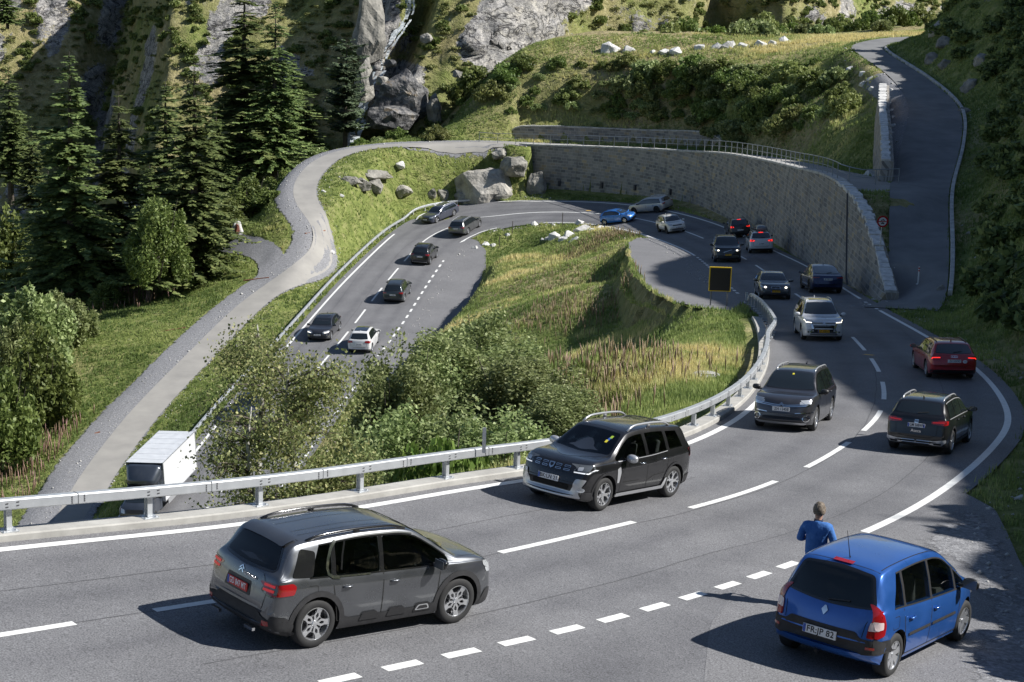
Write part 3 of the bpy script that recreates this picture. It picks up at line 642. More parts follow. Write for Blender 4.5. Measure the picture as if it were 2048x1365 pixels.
my = my - rk * ((strata - .5) * 3.6 + (fbm(mxx * .7 - mzz * .7, mzz * .9 + mxx * .3, 0, 1.5, 3, 63, ridge=True) - .5) * 2.0 + (np.floor(fbm(mxx, mzz, 0, 5, 3, 67) * 9) / 9 - .5) * 3.0) - (1 - rk) * ((fbm(mxx, mzz, 0, 2.4, 4, 65) - .5) * 1.3)
_i = np.arange(len(mz) - 1)[:, None] * len(mx) + np.arange(len(mx) - 1)[None]
Fm = np.stack([_i, _i + 1, _i + len(mx) + 1, _i + len(mx)], -1).reshape(-1, 4)
mdry = np.clip(.60 + (fbm(mxx, my, mzz, 7, 4, 71) - .5) * 2.6, 0, 1)
MTN_V = np.c_[mxx, my, mzz]; MTN_RK = np.maximum(rk, _rk2 * .9)
obj('mountainside', MTN_V, Fm, M_GROUND, smooth=False, attrs={'dry': mdry, 'rock': np.clip(MTN_RK * 1.0, 0, 1)}, kind='structure')
def mtn(px, py, y0=205, y1=330):
    """point of the mountainside seen at a pixel"""
    r = ray(px, py); ys = np.linspace(y0, y1, 500); P = r[None] * (ys / r[1])[:, None]
    hy = mount_y(P[:, 0], P[:, 2]); k = np.argmax(P[:, 1] >= hy); return P[k]
# stream falling down the cleft
M_FOAM = noise_mat('white_water', [(.35, (.3, .34, .36)), (.5, (.5, .54, .56)), (.65, (.74, .77, .78))], scale=3, rough=.35, bump=.6, bscale=6, dist=.1)
wf = MB(); wpx = [(822,-60),(822,0),(815,35),(800,60),(775,95),(765,115),(768,130),(745,165),(740,185),(728,220),(722,245),(712,275),(714,300)]
wp = []
for p in wpx: q = mtn(*p) if p[1] < 270 else aty(*p, 211); wp.append(q + np.array([0, -1.3, 0]))
wp = catmull(np.array(wp), 10); rgw = np.random.default_rng(4)
for k in range(5):
    off = np.cumsum(rgw.normal(0, .07, len(wp))); off -= np.linspace(0, off[-1], len(wp)); off = np.clip(off + rgw.uniform(-.3, .3), -.55, .55)
    wd_ = np.clip(.05 + .16 * np.abs(fbm(np.arange(len(wp)) * 1., k * 9. + np.zeros(len(wp)), 0, 3., 3, 5)) * rgw.uniform(.6, 1.6) + .10 * (np.arange(len(wp)) / len(wp)), .03, .4)
    i0 = int(rgw.uniform(0, 12)); i1 = len(wp) - int(rgw.uniform(0, 10)); C_ = wp + np.c_[off, rgw.normal(0, .05, len(wp)), np.zeros(len(wp))]
    V = np.empty((2 * len(wp), 3)); V[0::2] = C_ - np.c_[wd_, wd_ * 0, wd_ * 0]; V[1::2] = C_ + np.c_[wd_, wd_ * 0, wd_ * 0]
    wf.add(V, [(2 * i, 2 * i + 1, 2 * i + 3, 2 * i + 2) for i in range(i0, i1 - 1) if (i // 3 + k) % 7])
wf.obj('waterfall', M_FOAM, smooth=True, kind='structure')
# ------------------------------------------------------------------ stone walls
def stone_mat(name, c1, c2, c3, mort, sx=.62, sy=.3):
    m = bpy.data.materials.new(name); m.use_nodes = True; nd, lk = nodes_of(m); b = nd['Principled BSDF']
    uv = nd.new('ShaderNodeUVMap'); uv.uv_map = 'UVMap'
    n = nd.new('ShaderNodeTexNoise'); n.inputs['Scale'].default_value = .9; n.inputs['Detail'].default_value = 4; lk.new(uv.outputs[0], n.inputs['Vector'])
    mxv = nd.new('ShaderNodeMix'); mxv.data_type = 'RGBA'; mxv.blend_type = 'ADD'; mxv.inputs[0].default_value = .09; lk.new(uv.outputs[0], mxv.inputs[6]); lk.new(n.outputs['Color'], mxv.inputs[7])
    br = nd.new('ShaderNodeTexBrick'); lk.new(mxv.outputs[2], br.inputs['Vector']); br.inputs['Scale'].default_value = 1.0
    br.inputs['Brick Width'].default_value = sx; br.inputs['Row Height'].default_value = sy; br.inputs['Mortar Size'].default_value = .022; br.inputs['Mortar Smooth'].default_value = .3
    br.inputs['Color1'].default_value = (0, 0, 0, 1); br.inputs['Color2'].default_value = (1, 1, 1, 1); br.inputs['Mortar'].default_value = (.5, .5, .5, 1); br.offset = .37
    r = ramp(nd, [(.0, c1), (.3, c2), (.6, c3), (.8, c2), (.93, (c3[0] * 1.25, c3[1] * 1.08, c3[2] * .8)), (1, c1)]); r.color_ramp.interpolation = 'LINEAR'; lk.new(br.outputs['Color'], r.inputs['Fac'])
    mm = nd.new('ShaderNodeMix'); mm.data_type = 'RGBA'; lk.new(br.outputs['Fac'], mm.inputs[0]); lk.new(r.outputs[0], mm.inputs[6]); mm.inputs[7].default_value = (*mort, 1)
    g = nd.new('ShaderNodeNewGeometry'); n2 = nd.new('ShaderNodeTexNoise'); n2.inputs['Scale'].default_value = .6; n2.inputs['Detail'].default_value = 9; n2.inputs['Roughness'].default_value = .7; lk.new(g.outputs['Position'], n2.inputs['Vector'])
    r2 = ramp(nd, [(.3, (.78, .78, .8)), (.5, (1, 1, 1)), (.7, (1.18, 1.15, 1.1))]); lk.new(n2.outputs['Fac'], r2.inputs['Fac'])
    mu = nd.new('ShaderNodeMix'); mu.data_type = 'RGBA'; mu.blend_type = 'MULTIPLY'; mu.inputs[0].default_value = 1; lk.new(mm.outputs[2], mu.inputs[6]); lk.new(r2.outputs[0], mu.inputs[7])
    mps = nd.new('ShaderNodeMapping'); mps.inputs['Scale'].default_value = (1.1, .12, 1); lk.new(uv.outputs[0], mps.inputs['Vector']); n3 = nd.new('ShaderNodeTexNoise'); n3.inputs['Scale'].default_value = 1.3; n3.inputs['Detail'].default_value = 7; lk.new(mps.outputs[0], n3.inputs['Vector'])
    r3 = ramp(nd, [(.30, (.72, .72, .73)), (.44, (1, 1, 1)), (.66, (1, 1, 1)), (.75, (1.12, 1.12, 1.1))]); lk.new(n3.outputs['Fac'], r3.inputs['Fac']); mu2 = nd.new('ShaderNodeMix'); mu2.data_type = 'RGBA'; mu2.blend_type = 'MULTIPLY'; mu2.inputs[0].default_value = 1; lk.new(mu.outputs[2], mu2.inputs[6]); lk.new(r3.outputs[0], mu2.inputs[7])
    lk.new(mu2.outputs[2], b.inputs['Base Color']); b.inputs['Roughness'].default_value = .9
    bp = nd.new('ShaderNodeBump'); bp.inputs['Distance'].default_value = .022; bp.inputs['Strength'].default_value = .6; inv = nd.new('ShaderNodeMath'); inv.operation = 'SUBTRACT'; inv.inputs[0].default_value = 1; lk.new(br.outputs['Fac'], inv.inputs[1])
    ad = nd.new('ShaderNodeMath'); ad.operation = 'MULTIPLY_ADD'; lk.new(n2.outputs['Fac'], ad.inputs[0]); ad.inputs[1].default_value = 1.5; lk.new(inv.outputs[0], ad.inputs[2])
    lk.new(ad.outputs[0], bp.inputs['Height']); lk.new(bp.outputs[0], b.inputs['Normal'])
    MATS[name] = m; return m
M_STONE = stone_mat('granite_wall', (.14, .138, .135), (.235, .222, .205), (.32, .295, .255), (.37, .355, .33))
M_COPE = noise_mat('pale_granite', [(.3, (.25, .25, .24)), (.5, (.46, .45, .43)), (.7, (.62, .61, .58))], scale=1.6, detail=10, rough=.85, bump=.6, bscale=5, dist=.05, rough_n=.7)
M_COPEW = noise_mat('white_coping', [(.3, (.4, .4, .39)), (.5, (.62, .61, .59)), (.7, (.75, .74, .72))], scale=2.5, detail=10, rough=.85, bump=.6, bscale=8, dist=.04)
def wall_strip(name, foot, top, th, m_, parent=None, rows=12, cols_cope=.0, rough=.025):
    """masonry body: foot and top are (n,3) front lines; thickness th to the left side of the line"""
    n = len(foot); t = np.gradient(foot[:, :2], axis=0); t /= np.linalg.norm(t, axis=1)[:, None]; nl = np.c_[-t[:, 1], t[:, 0], t[:, 0] * 0]
    s = np.r_[0, np.cumsum(np.linalg.norm(np.diff(foot[:, :2], axis=0), axis=1))]
    V = []; UV = []
    for r in range(rows + 1):
        f = r / rows; P = foot * (1 - f) + top * f
        dsp = (fbm(s, P[:, 2], 0, .5, 3, 81) - .5) * rough * 2
        V.append(P - nl * dsp[:, None] * (0 if r in (rows,) else 1)); UV.append(np.c_[s, P[:, 2]])
    V.append(top + nl * th); UV.append(np.c_[s, top[:, 2] + th])
    V.append(foot * .35 + top * .65 + nl * th * 1.2 + np.array([0, 0, -.6])); UV.append(np.c_[s, top[:, 2] + th + .5])
    V = np.stack(V, 0); UV = np.stack(UV, 0); R_, N_ = V.shape[:2]
    i = np.arange(R_ - 1)[:, None] * N_ + np.arange(N_ - 1)[None]
    Fc = np.stack([i, i + 1, i + N_ + 1, i + N_], -1).reshape(-1, 4)
    Fc = [tuple(f) for f in Fc] + [tuple(int(r * N_) for r in range(R_)), tuple(int(r * N_ + N_ - 1) for r in range(R_))[::-1]]
    me = new_mesh(name, V.reshape(-1, 3), Fc, m_); me.uv_layers.new(name='UVMap'); li = np.zeros(len(me.loops), np.int32); me.loops.foreach_get('vertex_index', li)
    me.uv_layers[0].data.foreach_set('uv', UV.reshape(-1, 2)[li].astype(np.float32).ravel())
    return link(name, me, parent)
# main wall: foot, leaning back
wb = by_len(WB, .6)
nfoot = offset(wb, -.45)
foot = np.c_[wb[:, :2], wb[:, 2] - .5]; top = np.c_[nfoot[:, :2], wb[:, 3]]
big = empty('retaining_wall', tuple(foot[40]), label='long curved granite block retaining wall around the outside of the far hairpin', cat='wall')
def rel(o, par):
    o.parent = par; o.matrix_parent_inverse = Matrix.Translation(-Vector(par.location)); return o
rel(wall_strip('wall_face', foot, top, .7, M_STONE), big)
def cope(name, P, wd, h, m_, par, jit=.04, seed=3):
    rg = random.Random(seed); mb = MB(); Q = by_len(P, .55)
    for a, b_ in zip(Q[:-1], Q[1:]):
        d = b_[:2] - a[:2]; L = math.hypot(*d)
        if L < .05: continue
        rz = Matrix.Rotation(math.atan2(d[1], d[0]), 3, 'Z') @ Matrix.Rotation(-math.atan2(b_[2] - a[2], L), 3, 'Y')
        c = (a[:3] + b_[:3]) / 2; nl = Vector((-d[1], d[0], 0)).normalized()
        mb.box((c[0] + nl.x * wd * .42, c[1] + nl.y * wd * .42, c[2] + h / 2 + rg.uniform(-jit, jit) * .5), (np.linalg.norm(b_[:3] - a[:3]) - .02, wd + rg.uniform(-jit, jit) * 2, h + rg.uniform(0, jit)), 0, rz)
    return rel(mb.obj(name, m_), par)
ks = int(len(wb) * .80)
cope('coping', top[:ks], .75, .14, M_COPE, big, .02)
cope('sloping_coping', top[ks - 1:], .62, .14, M_COPEW, big, .09)
wh = MB()
for px in (1110, 1190, 1257, 1330):
    k = np.argmin(abs(np.array([1024 + FPX * p[0] / p[1] for p in wb]) - px)); d = wb[k + 1, :2] - wb[k - 1, :2]; rz = Matrix.Rotation(math.atan2(d[1], d[0]), 3, 'Z')
    wh.box((wb[k, 0], wb[k, 1], wb[k, 2] + 1.15), (.22, .2, .55), 0, rz)
rel(wh.obj('weep_slot', M_BOLT), big)
# dark joint line in the end of the wall
k = int(len(wb) * .84); jm = MB()
for f in np.linspace(0, 1, 9)[:-1]:
    i0 = int(k + (1 - f) * 9); i1 = int(k + (1 - f - .125) * 9); P0 = foot[i0] * (1 - f) + top[i0] * f; P1 = foot[i1] * (1 - f - .125) + top[i1] * (f + .125)
    jm.tube([P0 + np.array([-.0, -.0, 0]), P1], .1, 5)
rel(jm.obj('drain_channel', M_BOLT), big)

# second low wall behind the path
f2 = W2F.copy(); t2 = W2T.copy(); f2[:, 2] = H(f2[:, 0], f2[:, 1], noise=False) - .4; print('w2', np.c_[f2[::6], t2[::6, 2]].round(1).tolist())
w2 = empty('retaining_wall', tuple(f2[10]), label='low granite block wall behind the railed footpath, below the bushy embankment', cat='wall')
rel(wall_strip('wall_face', f2, t2, .6, M_STONE), w2); cope('coping', t2, .6, .12, M_COPE, w2, .03)
# wall carrying the service road
f3 = np.array([aty(1756, 338, 124.5), aty(1752, 300, 131), aty(1750, 250, 140), aty(1752, 200, 149), aty(1754, 172, 156)]); t3 = f3.copy(); _tz = [aty(1760, 322, 124.5)[2], aty(1765, 262, 131)[2], aty(1764, 222, 140)[2], aty(1764, 187, 149)[2], aty(1762, 170, 156)[2]]
t3[:, 2] = _tz; t3[:, 0] += .25; f3[:, 2] = H(f3[:, 0], f3[:, 1], noise=False) - .6
f3 = catmull(f3[::-1], 8); t3 = catmull(t3[::-1], 8)
w3 = empty('retaining_wall', tuple(f3[10]), label='narrow pale stone wall with white coping holding up the service road at upper right', cat='wall')
rel(wall_strip('wall_face', f3, t3, .75, M_STONE), w3); cope('coping', t3, .55, .12, M_COPEW, w3, .06)

# ------------------------------------------------------------------ kerb and guardrails
def frame_at(P, i):
    a = P[max(i - 1, 0)]; b = P[min(i + 1, len(P) - 1)]; d = b[:3] - a[:3]; d = d / np.linalg.norm(d); return d
def sweep(mb, P, prof, m=0, closed=True):
    """profile (lateral left +, up) swept along P; stays upright"""
    t = np.gradient(P[:, :2], axis=0); t /= np.linalg.norm(t, axis=1)[:, None]; nl = np.c_[-t[:, 1], t[:, 0]]; k = len(prof); V = []
    for i in range(len(P)):
        for (l, u) in prof: V.append((P[i, 0] + nl[i, 0] * l, P[i, 1] + nl[i, 1] * l, P[i, 2] + u))
    Fc = [(i * k + j, (i + 1) * k + j, (i + 1) * k + (j + 1) % k, i * k + (j + 1) % k) for i in range(len(P) - 1) for j in range(k)]
    Fc += [tuple(range(k)), tuple((len(P) - 1) * k + j for j in range(k))[::-1]]
    return mb.add(V, Fc, m)
iA1 = idx(1553, 705); iA2 = idx(1494, 606)
KP = by_len(sub(RA - un * .26, 0, iA1 + 14), .5)
kb = MB(); sweep(kb, KP, [(.0, -.3), (.0, .12), (.025, .145), (.42, .15), (.44, .12), (.44, -1.2)])
kerb = kb.obj('concrete_kerb', M_CONC, label='weathered pale concrete kerb beam under the near guardrail', cat='kerb')
def guardrail(P, spacing, label, side=.3, end_dip=None, loc_name='guardrail', plate=True, dense=None, z0=.15, ph=0.6):
    """P line of posts (world), beam on the road side"""
    Q = by_len(P, .25); r = empty(loc_name, tuple(Q[0]), label=label, cat='guardrail')
    s = np.arange(len(Q)) * .25; top_ = np.full(len(Q), .60)
    if end_dip is not None: top_ = top_ - sstep(s[-1] - end_dip, s[-1], s) * .85
    B = Q.copy(); B[:, 2] += top_
    bm_ = MB(); sweep(bm_, B, [(-.11, -.02), (-.09, 0), (.04, 0), (.06, -.02), (.06, -.17), (.04, -.19), (-.09, -.19), (-.11, -.17)])
    rel(bm_.obj('rail_beam', M_GALV), r)
    t = np.gradient(Q[:, :2], axis=0); t /= np.linalg.norm(t, axis=1)[:, None]
    pos = []; x = ph
    while x < s[-1] - .2:
        pos.append(x); sp_ = spacing if dense is None or x < dense[0] else dense[1]; x += sp_
    jt = MB(); bo = MB(); first = None
    for n_, x in enumerate(pos):
        k = min(int(x / .25), len(Q) - 2); ang = math.atan2(t[k, 1], t[k, 0]); h = top_[k]
        if first is None:
            pm = MB(); pm.box((0, .02, .28), (.10, .012, .52)); pm.box((0, .12, .28), (.10, .012, .52)); pm.box((0, .07, .28), (.012, .09, .52))
            if plate: pm.box((0, .07, .0), (.3, .26, .025)); [pm.box((dx, .07 + dy, .02), (.03, .03, .03)) for dx in (-.11, .11) for dy in (-.09, .09)]
            first = new_mesh('guardrail_post', pm.v, pm.f, [M_STEEL2 if False else M_GALV])
        o = link('post', first, r); o.matrix_parent_inverse = Matrix.Translation(-Vector(r.location)); o.location = (Q[k, 0], Q[k, 1], Q[k, 2]); o.rotation_euler = (0, 0, ang)
        rz = Matrix.Rotation(ang, 3, 'Z')
        # sleeve joint and bolts half way between posts
        kj = min(int((x + spacing / 2) / .25), len(Q) - 2); aj = math.atan2(t[kj, 1], t[kj, 0]); rj = Matrix.Rotation(aj, 3, 'Z')
        if end_dip is None or x < s[-1] - end_dip - spacing:
            c = Vector(B[kj, :3]); jt.box(c + rj @ Vector((0, -.025, -.095)), (.012, .176, .196), 0, rj)
            for dx in (-.22, -.12, .12, .22):
                for dz in ((-.04, -.075, -.11, -.145) if abs(dx) < .2 else ()): bo.box(c + rj @ Vector((dx, -.112, dz)), (.022, .01, .022), 0, rj)
            c = Vector(B[k, :3])
            for dx in (-.1, .1):
                for dz in (-.065, -.125): bo.box(c + rz @ Vector((dx, -.112, dz)), (.05, .01, .018), 0, rz)
    if jt.v: rel(jt.obj('beam_joint', M_STEEL), r); rel(bo.obj('bolt_hole', M_BOLT), r)
    return r
GP = by_len(sub(RA - un * .26, 0, iA1 + 2), .5)
tt = np.gradient(GP[:, :2], axis=0); tt /= np.linalg.norm(tt, axis=1)[:, None]
GP[:, 0] -= tt[:, 1] * .13; GP[:, 1] += tt[:, 0] * .13; GP[:, 2] += .155
E2 = grounds([(1549,668),(1536,645),(1520,625),(1503,612),(1488,604)], hill=False); E2[:, 2] += .05
G2 = smooth(by_len(np.vstack([GP[:-2, :3], E2]), .5), 4)
guardrail(G2, 2.66, 'long grey steel box-beam guardrail on the concrete kerb along the near curve', end_dip=2.5, dense=(sum(np.linalg.norm(np.diff(G2[:, :2], axis=0), axis=1)) - 24, 1.33))
iB0 = idx(880, 420); _gb = sub(RB + un * .75, iB0 - 4, NST - 8); _gb[:, 2] = H(_gb[:, 0], _gb[:, 1], noise=False) - .02
_st = grounds([(893,396),(880,394),(862,396),(845,402)], hill=False)
G3 = smooth(by_len(_gb[:, :3], .5), 4)[::-1]
guardrail(G3, 2.0, 'grey steel guardrail on the valley side of the lower road, downhill from the far hairpin', end_dip=None, plate=True)

# ------------------------------------------------------------------ railing on the wall
def railing(P, spacing, label, rails=(1.02, .55), r=.03):
    Q = by_len(P, spacing); root = empty('railing', tuple(Q[0]), label=label, cat='railing'); pmsh = None
    for q in Q:
        if pmsh is None:
            pm = MB(); pm.box((0, 0, .5), (.06, .06, 1.06)); pm.box((0, 0, 0), (.16, .16, .02)); pmsh = new_mesh('railing_post', pm.v, pm.f, [M_STEELR])
        o = link('post', pmsh, root); o.matrix_parent_inverse = Matrix.Translation(-Vector(root.location)); o.location = q[:3]
    D = by_len(P, .6)
    for i, h in enumerate(rails):
        mb = MB(); mb.tube([(a[0], a[1], a[2] + h) for a in D], r if i == 0 else r * .6, 6); rel(mb.obj('handrail' if i == 0 else 'middle_rail', M_STEELR), root)
    return root
M_STEELR = mat('railing_steel', (.36, .38, .4), .45, metal=.6)
rt = offset(top, -.25); rt[:, 2] += .14
LE = np.array([aty(px, py, y) for px, py, y in [(958,288,195.5),(1000,290,195)]]); LE[:, 2] = [-20.5, -20.5]
_r = rt[:int(len(rt) * .80)]
RE = np.array([[_r[-1, 0] + 1.2, _r[-1, 1] - .2, -14.6], [_r[-1, 0] + 2.6, _r[-1, 1] + .5, -14.7], [_r[-1, 0] + 4.0, _r[-1, 1] + 1.4, -14.8]])
RE[:, 2] = H(RE[:, 0], RE[:, 1], noise=False)
railing(np.vstack([LE, _r[3:], RE]), 2.0, 'grey metal railing with posts along the footpath on top of the big stone wall')
# kerb of pale stone along the hill side of the service road
SK = offset(SERV, 0)[8:62]; tt = np.gradient(SK[:, :2], axis=0); tt /= np.linalg.norm(tt, axis=1)[:, None]
SK = np.c_[SK[:, 0] + tt[:, 1] * (SK[:, 3] + .2), SK[:, 1] - tt[:, 0] * (SK[:, 3] + .2), SK[:, 2]]
sk = MB(); sweep(sk, by_len(SK, .7), [(-.12, -.3), (-.12, .22), (-.09, .24), (.09, .24), (.12, .22), (.12, -.3)])
sk.obj('stone_kerb', M_COPE, label='pale stone kerb curving along the hill side of the service road', cat='kerb')
# ------------------------------------------------------------------ leaf materials
def leaf_mat(name, lo, mid, hi, rough=.55, trans=.25, rnd=.25, k=1.65):
    lo, mid, hi = (tuple(min(.9, c * k) for c in q) for q in (lo, mid, hi))
    m = bpy.data.materials.new(name); m.use_nodes = True; nd, lk = nodes_of(m); b = nd['Principled BSDF']
    a = nd.new('ShaderNodeAttribute'); a.attribute_name = 'rnd'; r = ramp(nd, [(.05, lo), (.5, mid), (.95, hi)]); lk.new(a.outputs['Fac'], r.inputs['Fac'])
    oi = nd.new('ShaderNodeObjectInfo'); h = nd.new('ShaderNodeHueSaturation'); mr = nd.new('ShaderNodeMapRange'); mr.inputs['To Min'].default_value = 1 - rnd; mr.inputs['To Max'].default_value = 1 + rnd
    mh = nd.new('ShaderNodeMapRange'); mh.inputs['To Min'].default_value = .485; mh.inputs['To Max'].default_value = .515
    lk.new(oi.outputs['Random'], mr.inputs[0]); lk.new(oi.outputs['Random'], mh.inputs[0]); lk.new(mr.outputs[0], h.inputs['Value']); lk.new(mh.outputs[0], h.inputs['Hue']); lk.new(r.outputs[0], h.inputs['Color'])
    lk.new(h.outputs[0], b.inputs['Base Color']); b.inputs['Roughness'].default_value = rough; b.inputs['Specular IOR Level'].default_value = .35
    t = nd.new('ShaderNodeBsdfTranslucent'); lk.new(h.outputs[0], t.inputs['Color']); ms = nd.new('ShaderNodeMixShader'); ms.inputs[0].default_value = trans
    lk.new(b.outputs[0], ms.inputs[1]); lk.new(t.outputs[0], ms.inputs[2]); lk.new(ms.outputs[0], nd['Material Output'].inputs[0]); MATS[name] = m
    return m
L_WILLOW = leaf_mat('willow_leaf', (.07, .095, .033), (.155, .19, .072), (.28, .31, .15), trans=.38)
L_GREEN = leaf_mat('shrub_leaf', (.055, .08, .02), (.115, .155, .04), (.2, .24, .075), trans=.35, k=1.4)
L_BRIGHT = leaf_mat('bright_leaf', (.06, .11, .02), (.13, .19, .04), (.2, .26, .07), k=1.15)
L_OLIVE = leaf_mat('olive_leaf', (.085, .105, .03), (.165, .185, .06), (.26, .27, .11), trans=.35, k=1.45)
L_BIRCH = leaf_mat('birch_leaf', (.075, .09, .03), (.15, .17, .065), (.28, .26, .12), trans=.4)
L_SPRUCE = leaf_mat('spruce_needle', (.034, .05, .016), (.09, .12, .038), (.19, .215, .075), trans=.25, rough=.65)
L_PINE = leaf_mat('pine_needle', (.022, .036, .02), (.06, .085, .045), (.11, .145, .075), trans=.2, rough=.65)
L_GRASS = leaf_mat('grass_blade', (.09, .125, .035), (.20, .235, .075), (.42, .36, .18), trans=.4, rnd=.0, k=1.75)
L_FIRE = leaf_mat('fireweed', (.14, .12, .05), (.28, .2, .12), (.42, .25, .24), trans=.2, rnd=0, k=1.0)
M_BARK = noise_mat('bark', [(.3, (.05, .042, .035)), (.7, (.14, .12, .1))], scale=4, bump=.5, bscale=12)
M_BIRCHB = noise_mat('birch_bark', [(.36, (.08, .07, .06)), (.46, (.42, .4, .36)), (.7, (.62, .6, .55))], scale=5, bump=.3)

def leaf_quads(P, size, rg, flat=.0, asp=1.7, up=None):
    """one folded leaf card per point"""
    n = len(P); a = rg.normal(size=(n, 3)); a[:, 2] *= (1 - flat); a /= np.linalg.norm(a, axis=1)[:, None]
    b = rg.normal(size=(n, 3)); b -= (b * a).sum(1)[:, None] * a; b /= np.linalg.norm(b, axis=1)[:, None]
    s = size * rg.uniform(.6, 1.35, n)[:, None]
    A = a * s * asp * .5; B = b * s * .5
    V = np.stack([P - A, P + B, P + A, P - B], 1).reshape(-1, 3); Fc = np.arange(4 * n).reshape(n, 4)
    return V, Fc
def bush_pts(rg, n, R3, clumps=26, cs=.33, hollow=.35, base=.15):
    """points on lumpy clumps filling a half-open crown"""
    c = rg.normal(size=(clumps, 3)); c /= np.linalg.norm(c, axis=1)[:, None]; c[:, 2] = np.abs(c[:, 2]) * 1.1 - .25
    c *= rg.uniform(hollow, 1.0, clumps)[:, None] ** .6
    w_ = rg.uniform(.5, 1.4, clumps); k = rg.choice(clumps, n, p=w_ / w_.sum()); d = rg.normal(size=(n, 3)); d /= np.linalg.norm(d, axis=1)[:, None]
    r = rg.uniform(.25, 1, n) ** .45 * cs * w_[k]
    P = c[k] + d * r[:, None]; P[:, 2] = (P[:, 2] + .3) / 1.3
    P = P[P[:, 2] > -.12]
    return P * np.array(R3)
BUSH = {}
def bush_mesh(kind, var, R3, leaves, lsize, m_, clumps=26, cs=.33, stems=True):
    key = (kind, var)
    if key in BUSH: return BUSH[key]
    rg = np.random.default_rng(abs(hash(kind)) % 1000 * 0 + sum(map(ord, kind)) * 31 + var * 7)
    P = bush_pts(rg, leaves, R3, clumps, cs); V, Fc = leaf_quads(P, lsize, rg)
    rnd = np.repeat(np.clip(rg.normal(.5, .22, len(P)), 0, 1), 4)
    me = new_mesh(kind, V, Fc, m_, attrs={'rnd': rnd})
    sm = None
    if stems:
        mb = MB(); rr = random.Random(var)
        for k in range(7):
            a = rr.uniform(0, 6.28); e = Vector((math.cos(a) * R3[0] * rr.uniform(.3, .75), math.sin(a) * R3[1] * rr.uniform(.3, .75), R3[2] * rr.uniform(.6, .95)))
            mb.tube([(0, 0, -.3), (e.x * .3, e.y * .3, e.z * .35), (e.x * .75, e.y * .75, e.z * .7), tuple(e)], [.06, .045, .03, .012], 5)
        sm = new_mesh('stems', mb.v, mb.f, M_BARK)
    BUSH[key] = (me, sm); return BUSH[key]
def put_bush(name, me2, loc, s, rz, label, cat, group=None, sz=1.0):
    me, sm = me2
    r = empty(name, tuple(loc), rz, label=label, cat=cat, group=group)
    o = link('foliage', me, r); o.scale = (s, s, s * sz)
    if sm: o = link('stems', sm, r); o.scale = (s, s, s * sz)
    return r
def far_bush(me2, loc, s, rz, label, group, name='shrub', cat='shrub', sz=1.):
    o = link(name, me2[0], None, tuple(loc), rz); o.scale = (s, s, s * sz); tag(o, label, cat, group); return o

# ------------------------------------------------------------------ conifers
def spruce_mesh(var, h, r, m_, dens=1.0, base=.06, droop=.32, pine=False, bare=0.):
    rg = np.random.default_rng(100 + var); P = []; A = []; S = []; br = MB()
    nw = int(h * 2.9 * dens); 
    for k in range(nw):
        f = k / nw; z = h * (base + bare + (1 - base - bare) * f ** .92)
        z += rg.normal(0, .22)
        rad = r * (1 - f) ** .8 * rg.uniform(.6, 1.2) * (1 + .18 * math.sin(f * 23 + var)) + .14
        if pine: rad = r * (math.sin(min(1, (1 - f) * 1.6 + .12) * 1.57) ** .8) * rg.uniform(.65, 1.1)
        nb = int((6 + 8 * (1 - f)) * rg.uniform(.7, 1.25))
        for j in range(nb):
            az = rg.uniform(0, 2 * math.pi); L = rad * rg.uniform(.5, 1.2) * (1 + .2 * math.sin(az * 2 + var * 1.3 + f * 4))
            tl = rg.uniform(-.22, .26)
            ns = max(3, int(L * 5.0))
            t = (np.arange(ns) + rg.uniform(0, 1, ns)) / ns
            t = .12 + .88 * t
            dz = (tl * t - droop * t ** 1.6 + (.16 * t ** 4)) * L if not pine else (.1 * t + .12 * t ** 2) * L
            bx = np.stack([np.cos(az) * L * t, np.sin(az) * L * t, z + dz], 1)
            if L > 1.0 and j % 2 == 0:
                e = bx[int(ns * .5)]; br.tube([(0, 0, z), tuple(e)], [.045, .018], 3, cap=False)
            # twigs to both sides
            for sd_ in (-1, 1):
                aa = az + sd_ * rg.uniform(.35, 1.0, ns); tw = np.stack([np.cos(aa), np.sin(aa), rg.uniform(-.55, .05, ns)], 1)
                P.append(bx); A.append(tw); S.append((.30 + .34 * (1 - t)) * min(1, .35 + L / 2.4) * rg.uniform(.8, 1.25, ns))
    P = np.vstack(P); A = np.vstack(A); S = np.concatenate(S); A /= np.linalg.norm(A, axis=1)[:, None]
    n = len(P); up = rg.normal(size=(n, 3)) * .35 + np.array([0, 0, 1]); B = np.cross(A, up); B /= np.linalg.norm(B, axis=1)[:, None]
    s = S[:, None]; w_ = s * .34
    V = np.stack([P, P + A * s * .55 + B * w_ - [0, 0, .04], P + A * s * 1.15, P + A * s * .55 - B * w_ - [0, 0, .04]], 1).reshape(-1, 3)
    Fc = np.arange(4 * n).reshape(n, 4)
    rnd = np.repeat(np.clip(rg.normal(.42, .2, n) + .25 * (np.hypot(P[:, 0], P[:, 1]) / r - .5), 0, 1), 4)
    me = new_mesh('crown', V, Fc, m_, attrs={'rnd': rnd})
    tr = MB(); tr.tube([(0, 0, -1), (0, 0, h * .3), (.03, 0, h * .7), (0, 0, h)], [h * .016 + .06, h * .012 + .04, h * .006 + .02, .01], 8)
    tr.v += []; k = len(tr.v); tr.f += [[i + k for i in f] for f in br.f]; tr.v += br.v; tr.m += br.m
    return me, new_mesh('trunk', tr.v, tr.f, M_BARK)
CON = [spruce_mesh(0, 20, 4.3, L_SPRUCE), spruce_mesh(1, 18, 3.4, L_SPRUCE, droop=.4), spruce_mesh(2, 17, 3.0, L_SPRUCE, dens=1.1, bare=.1), spruce_mesh(3, 20, 4.0, L_SPRUCE, droop=.36, dens=1.05)]
CON_H = [20, 18, 17, 20]
PINE = spruce_mesh(9, 12, 2.3, L_PINE, droop=0, pine=True, base=.14)
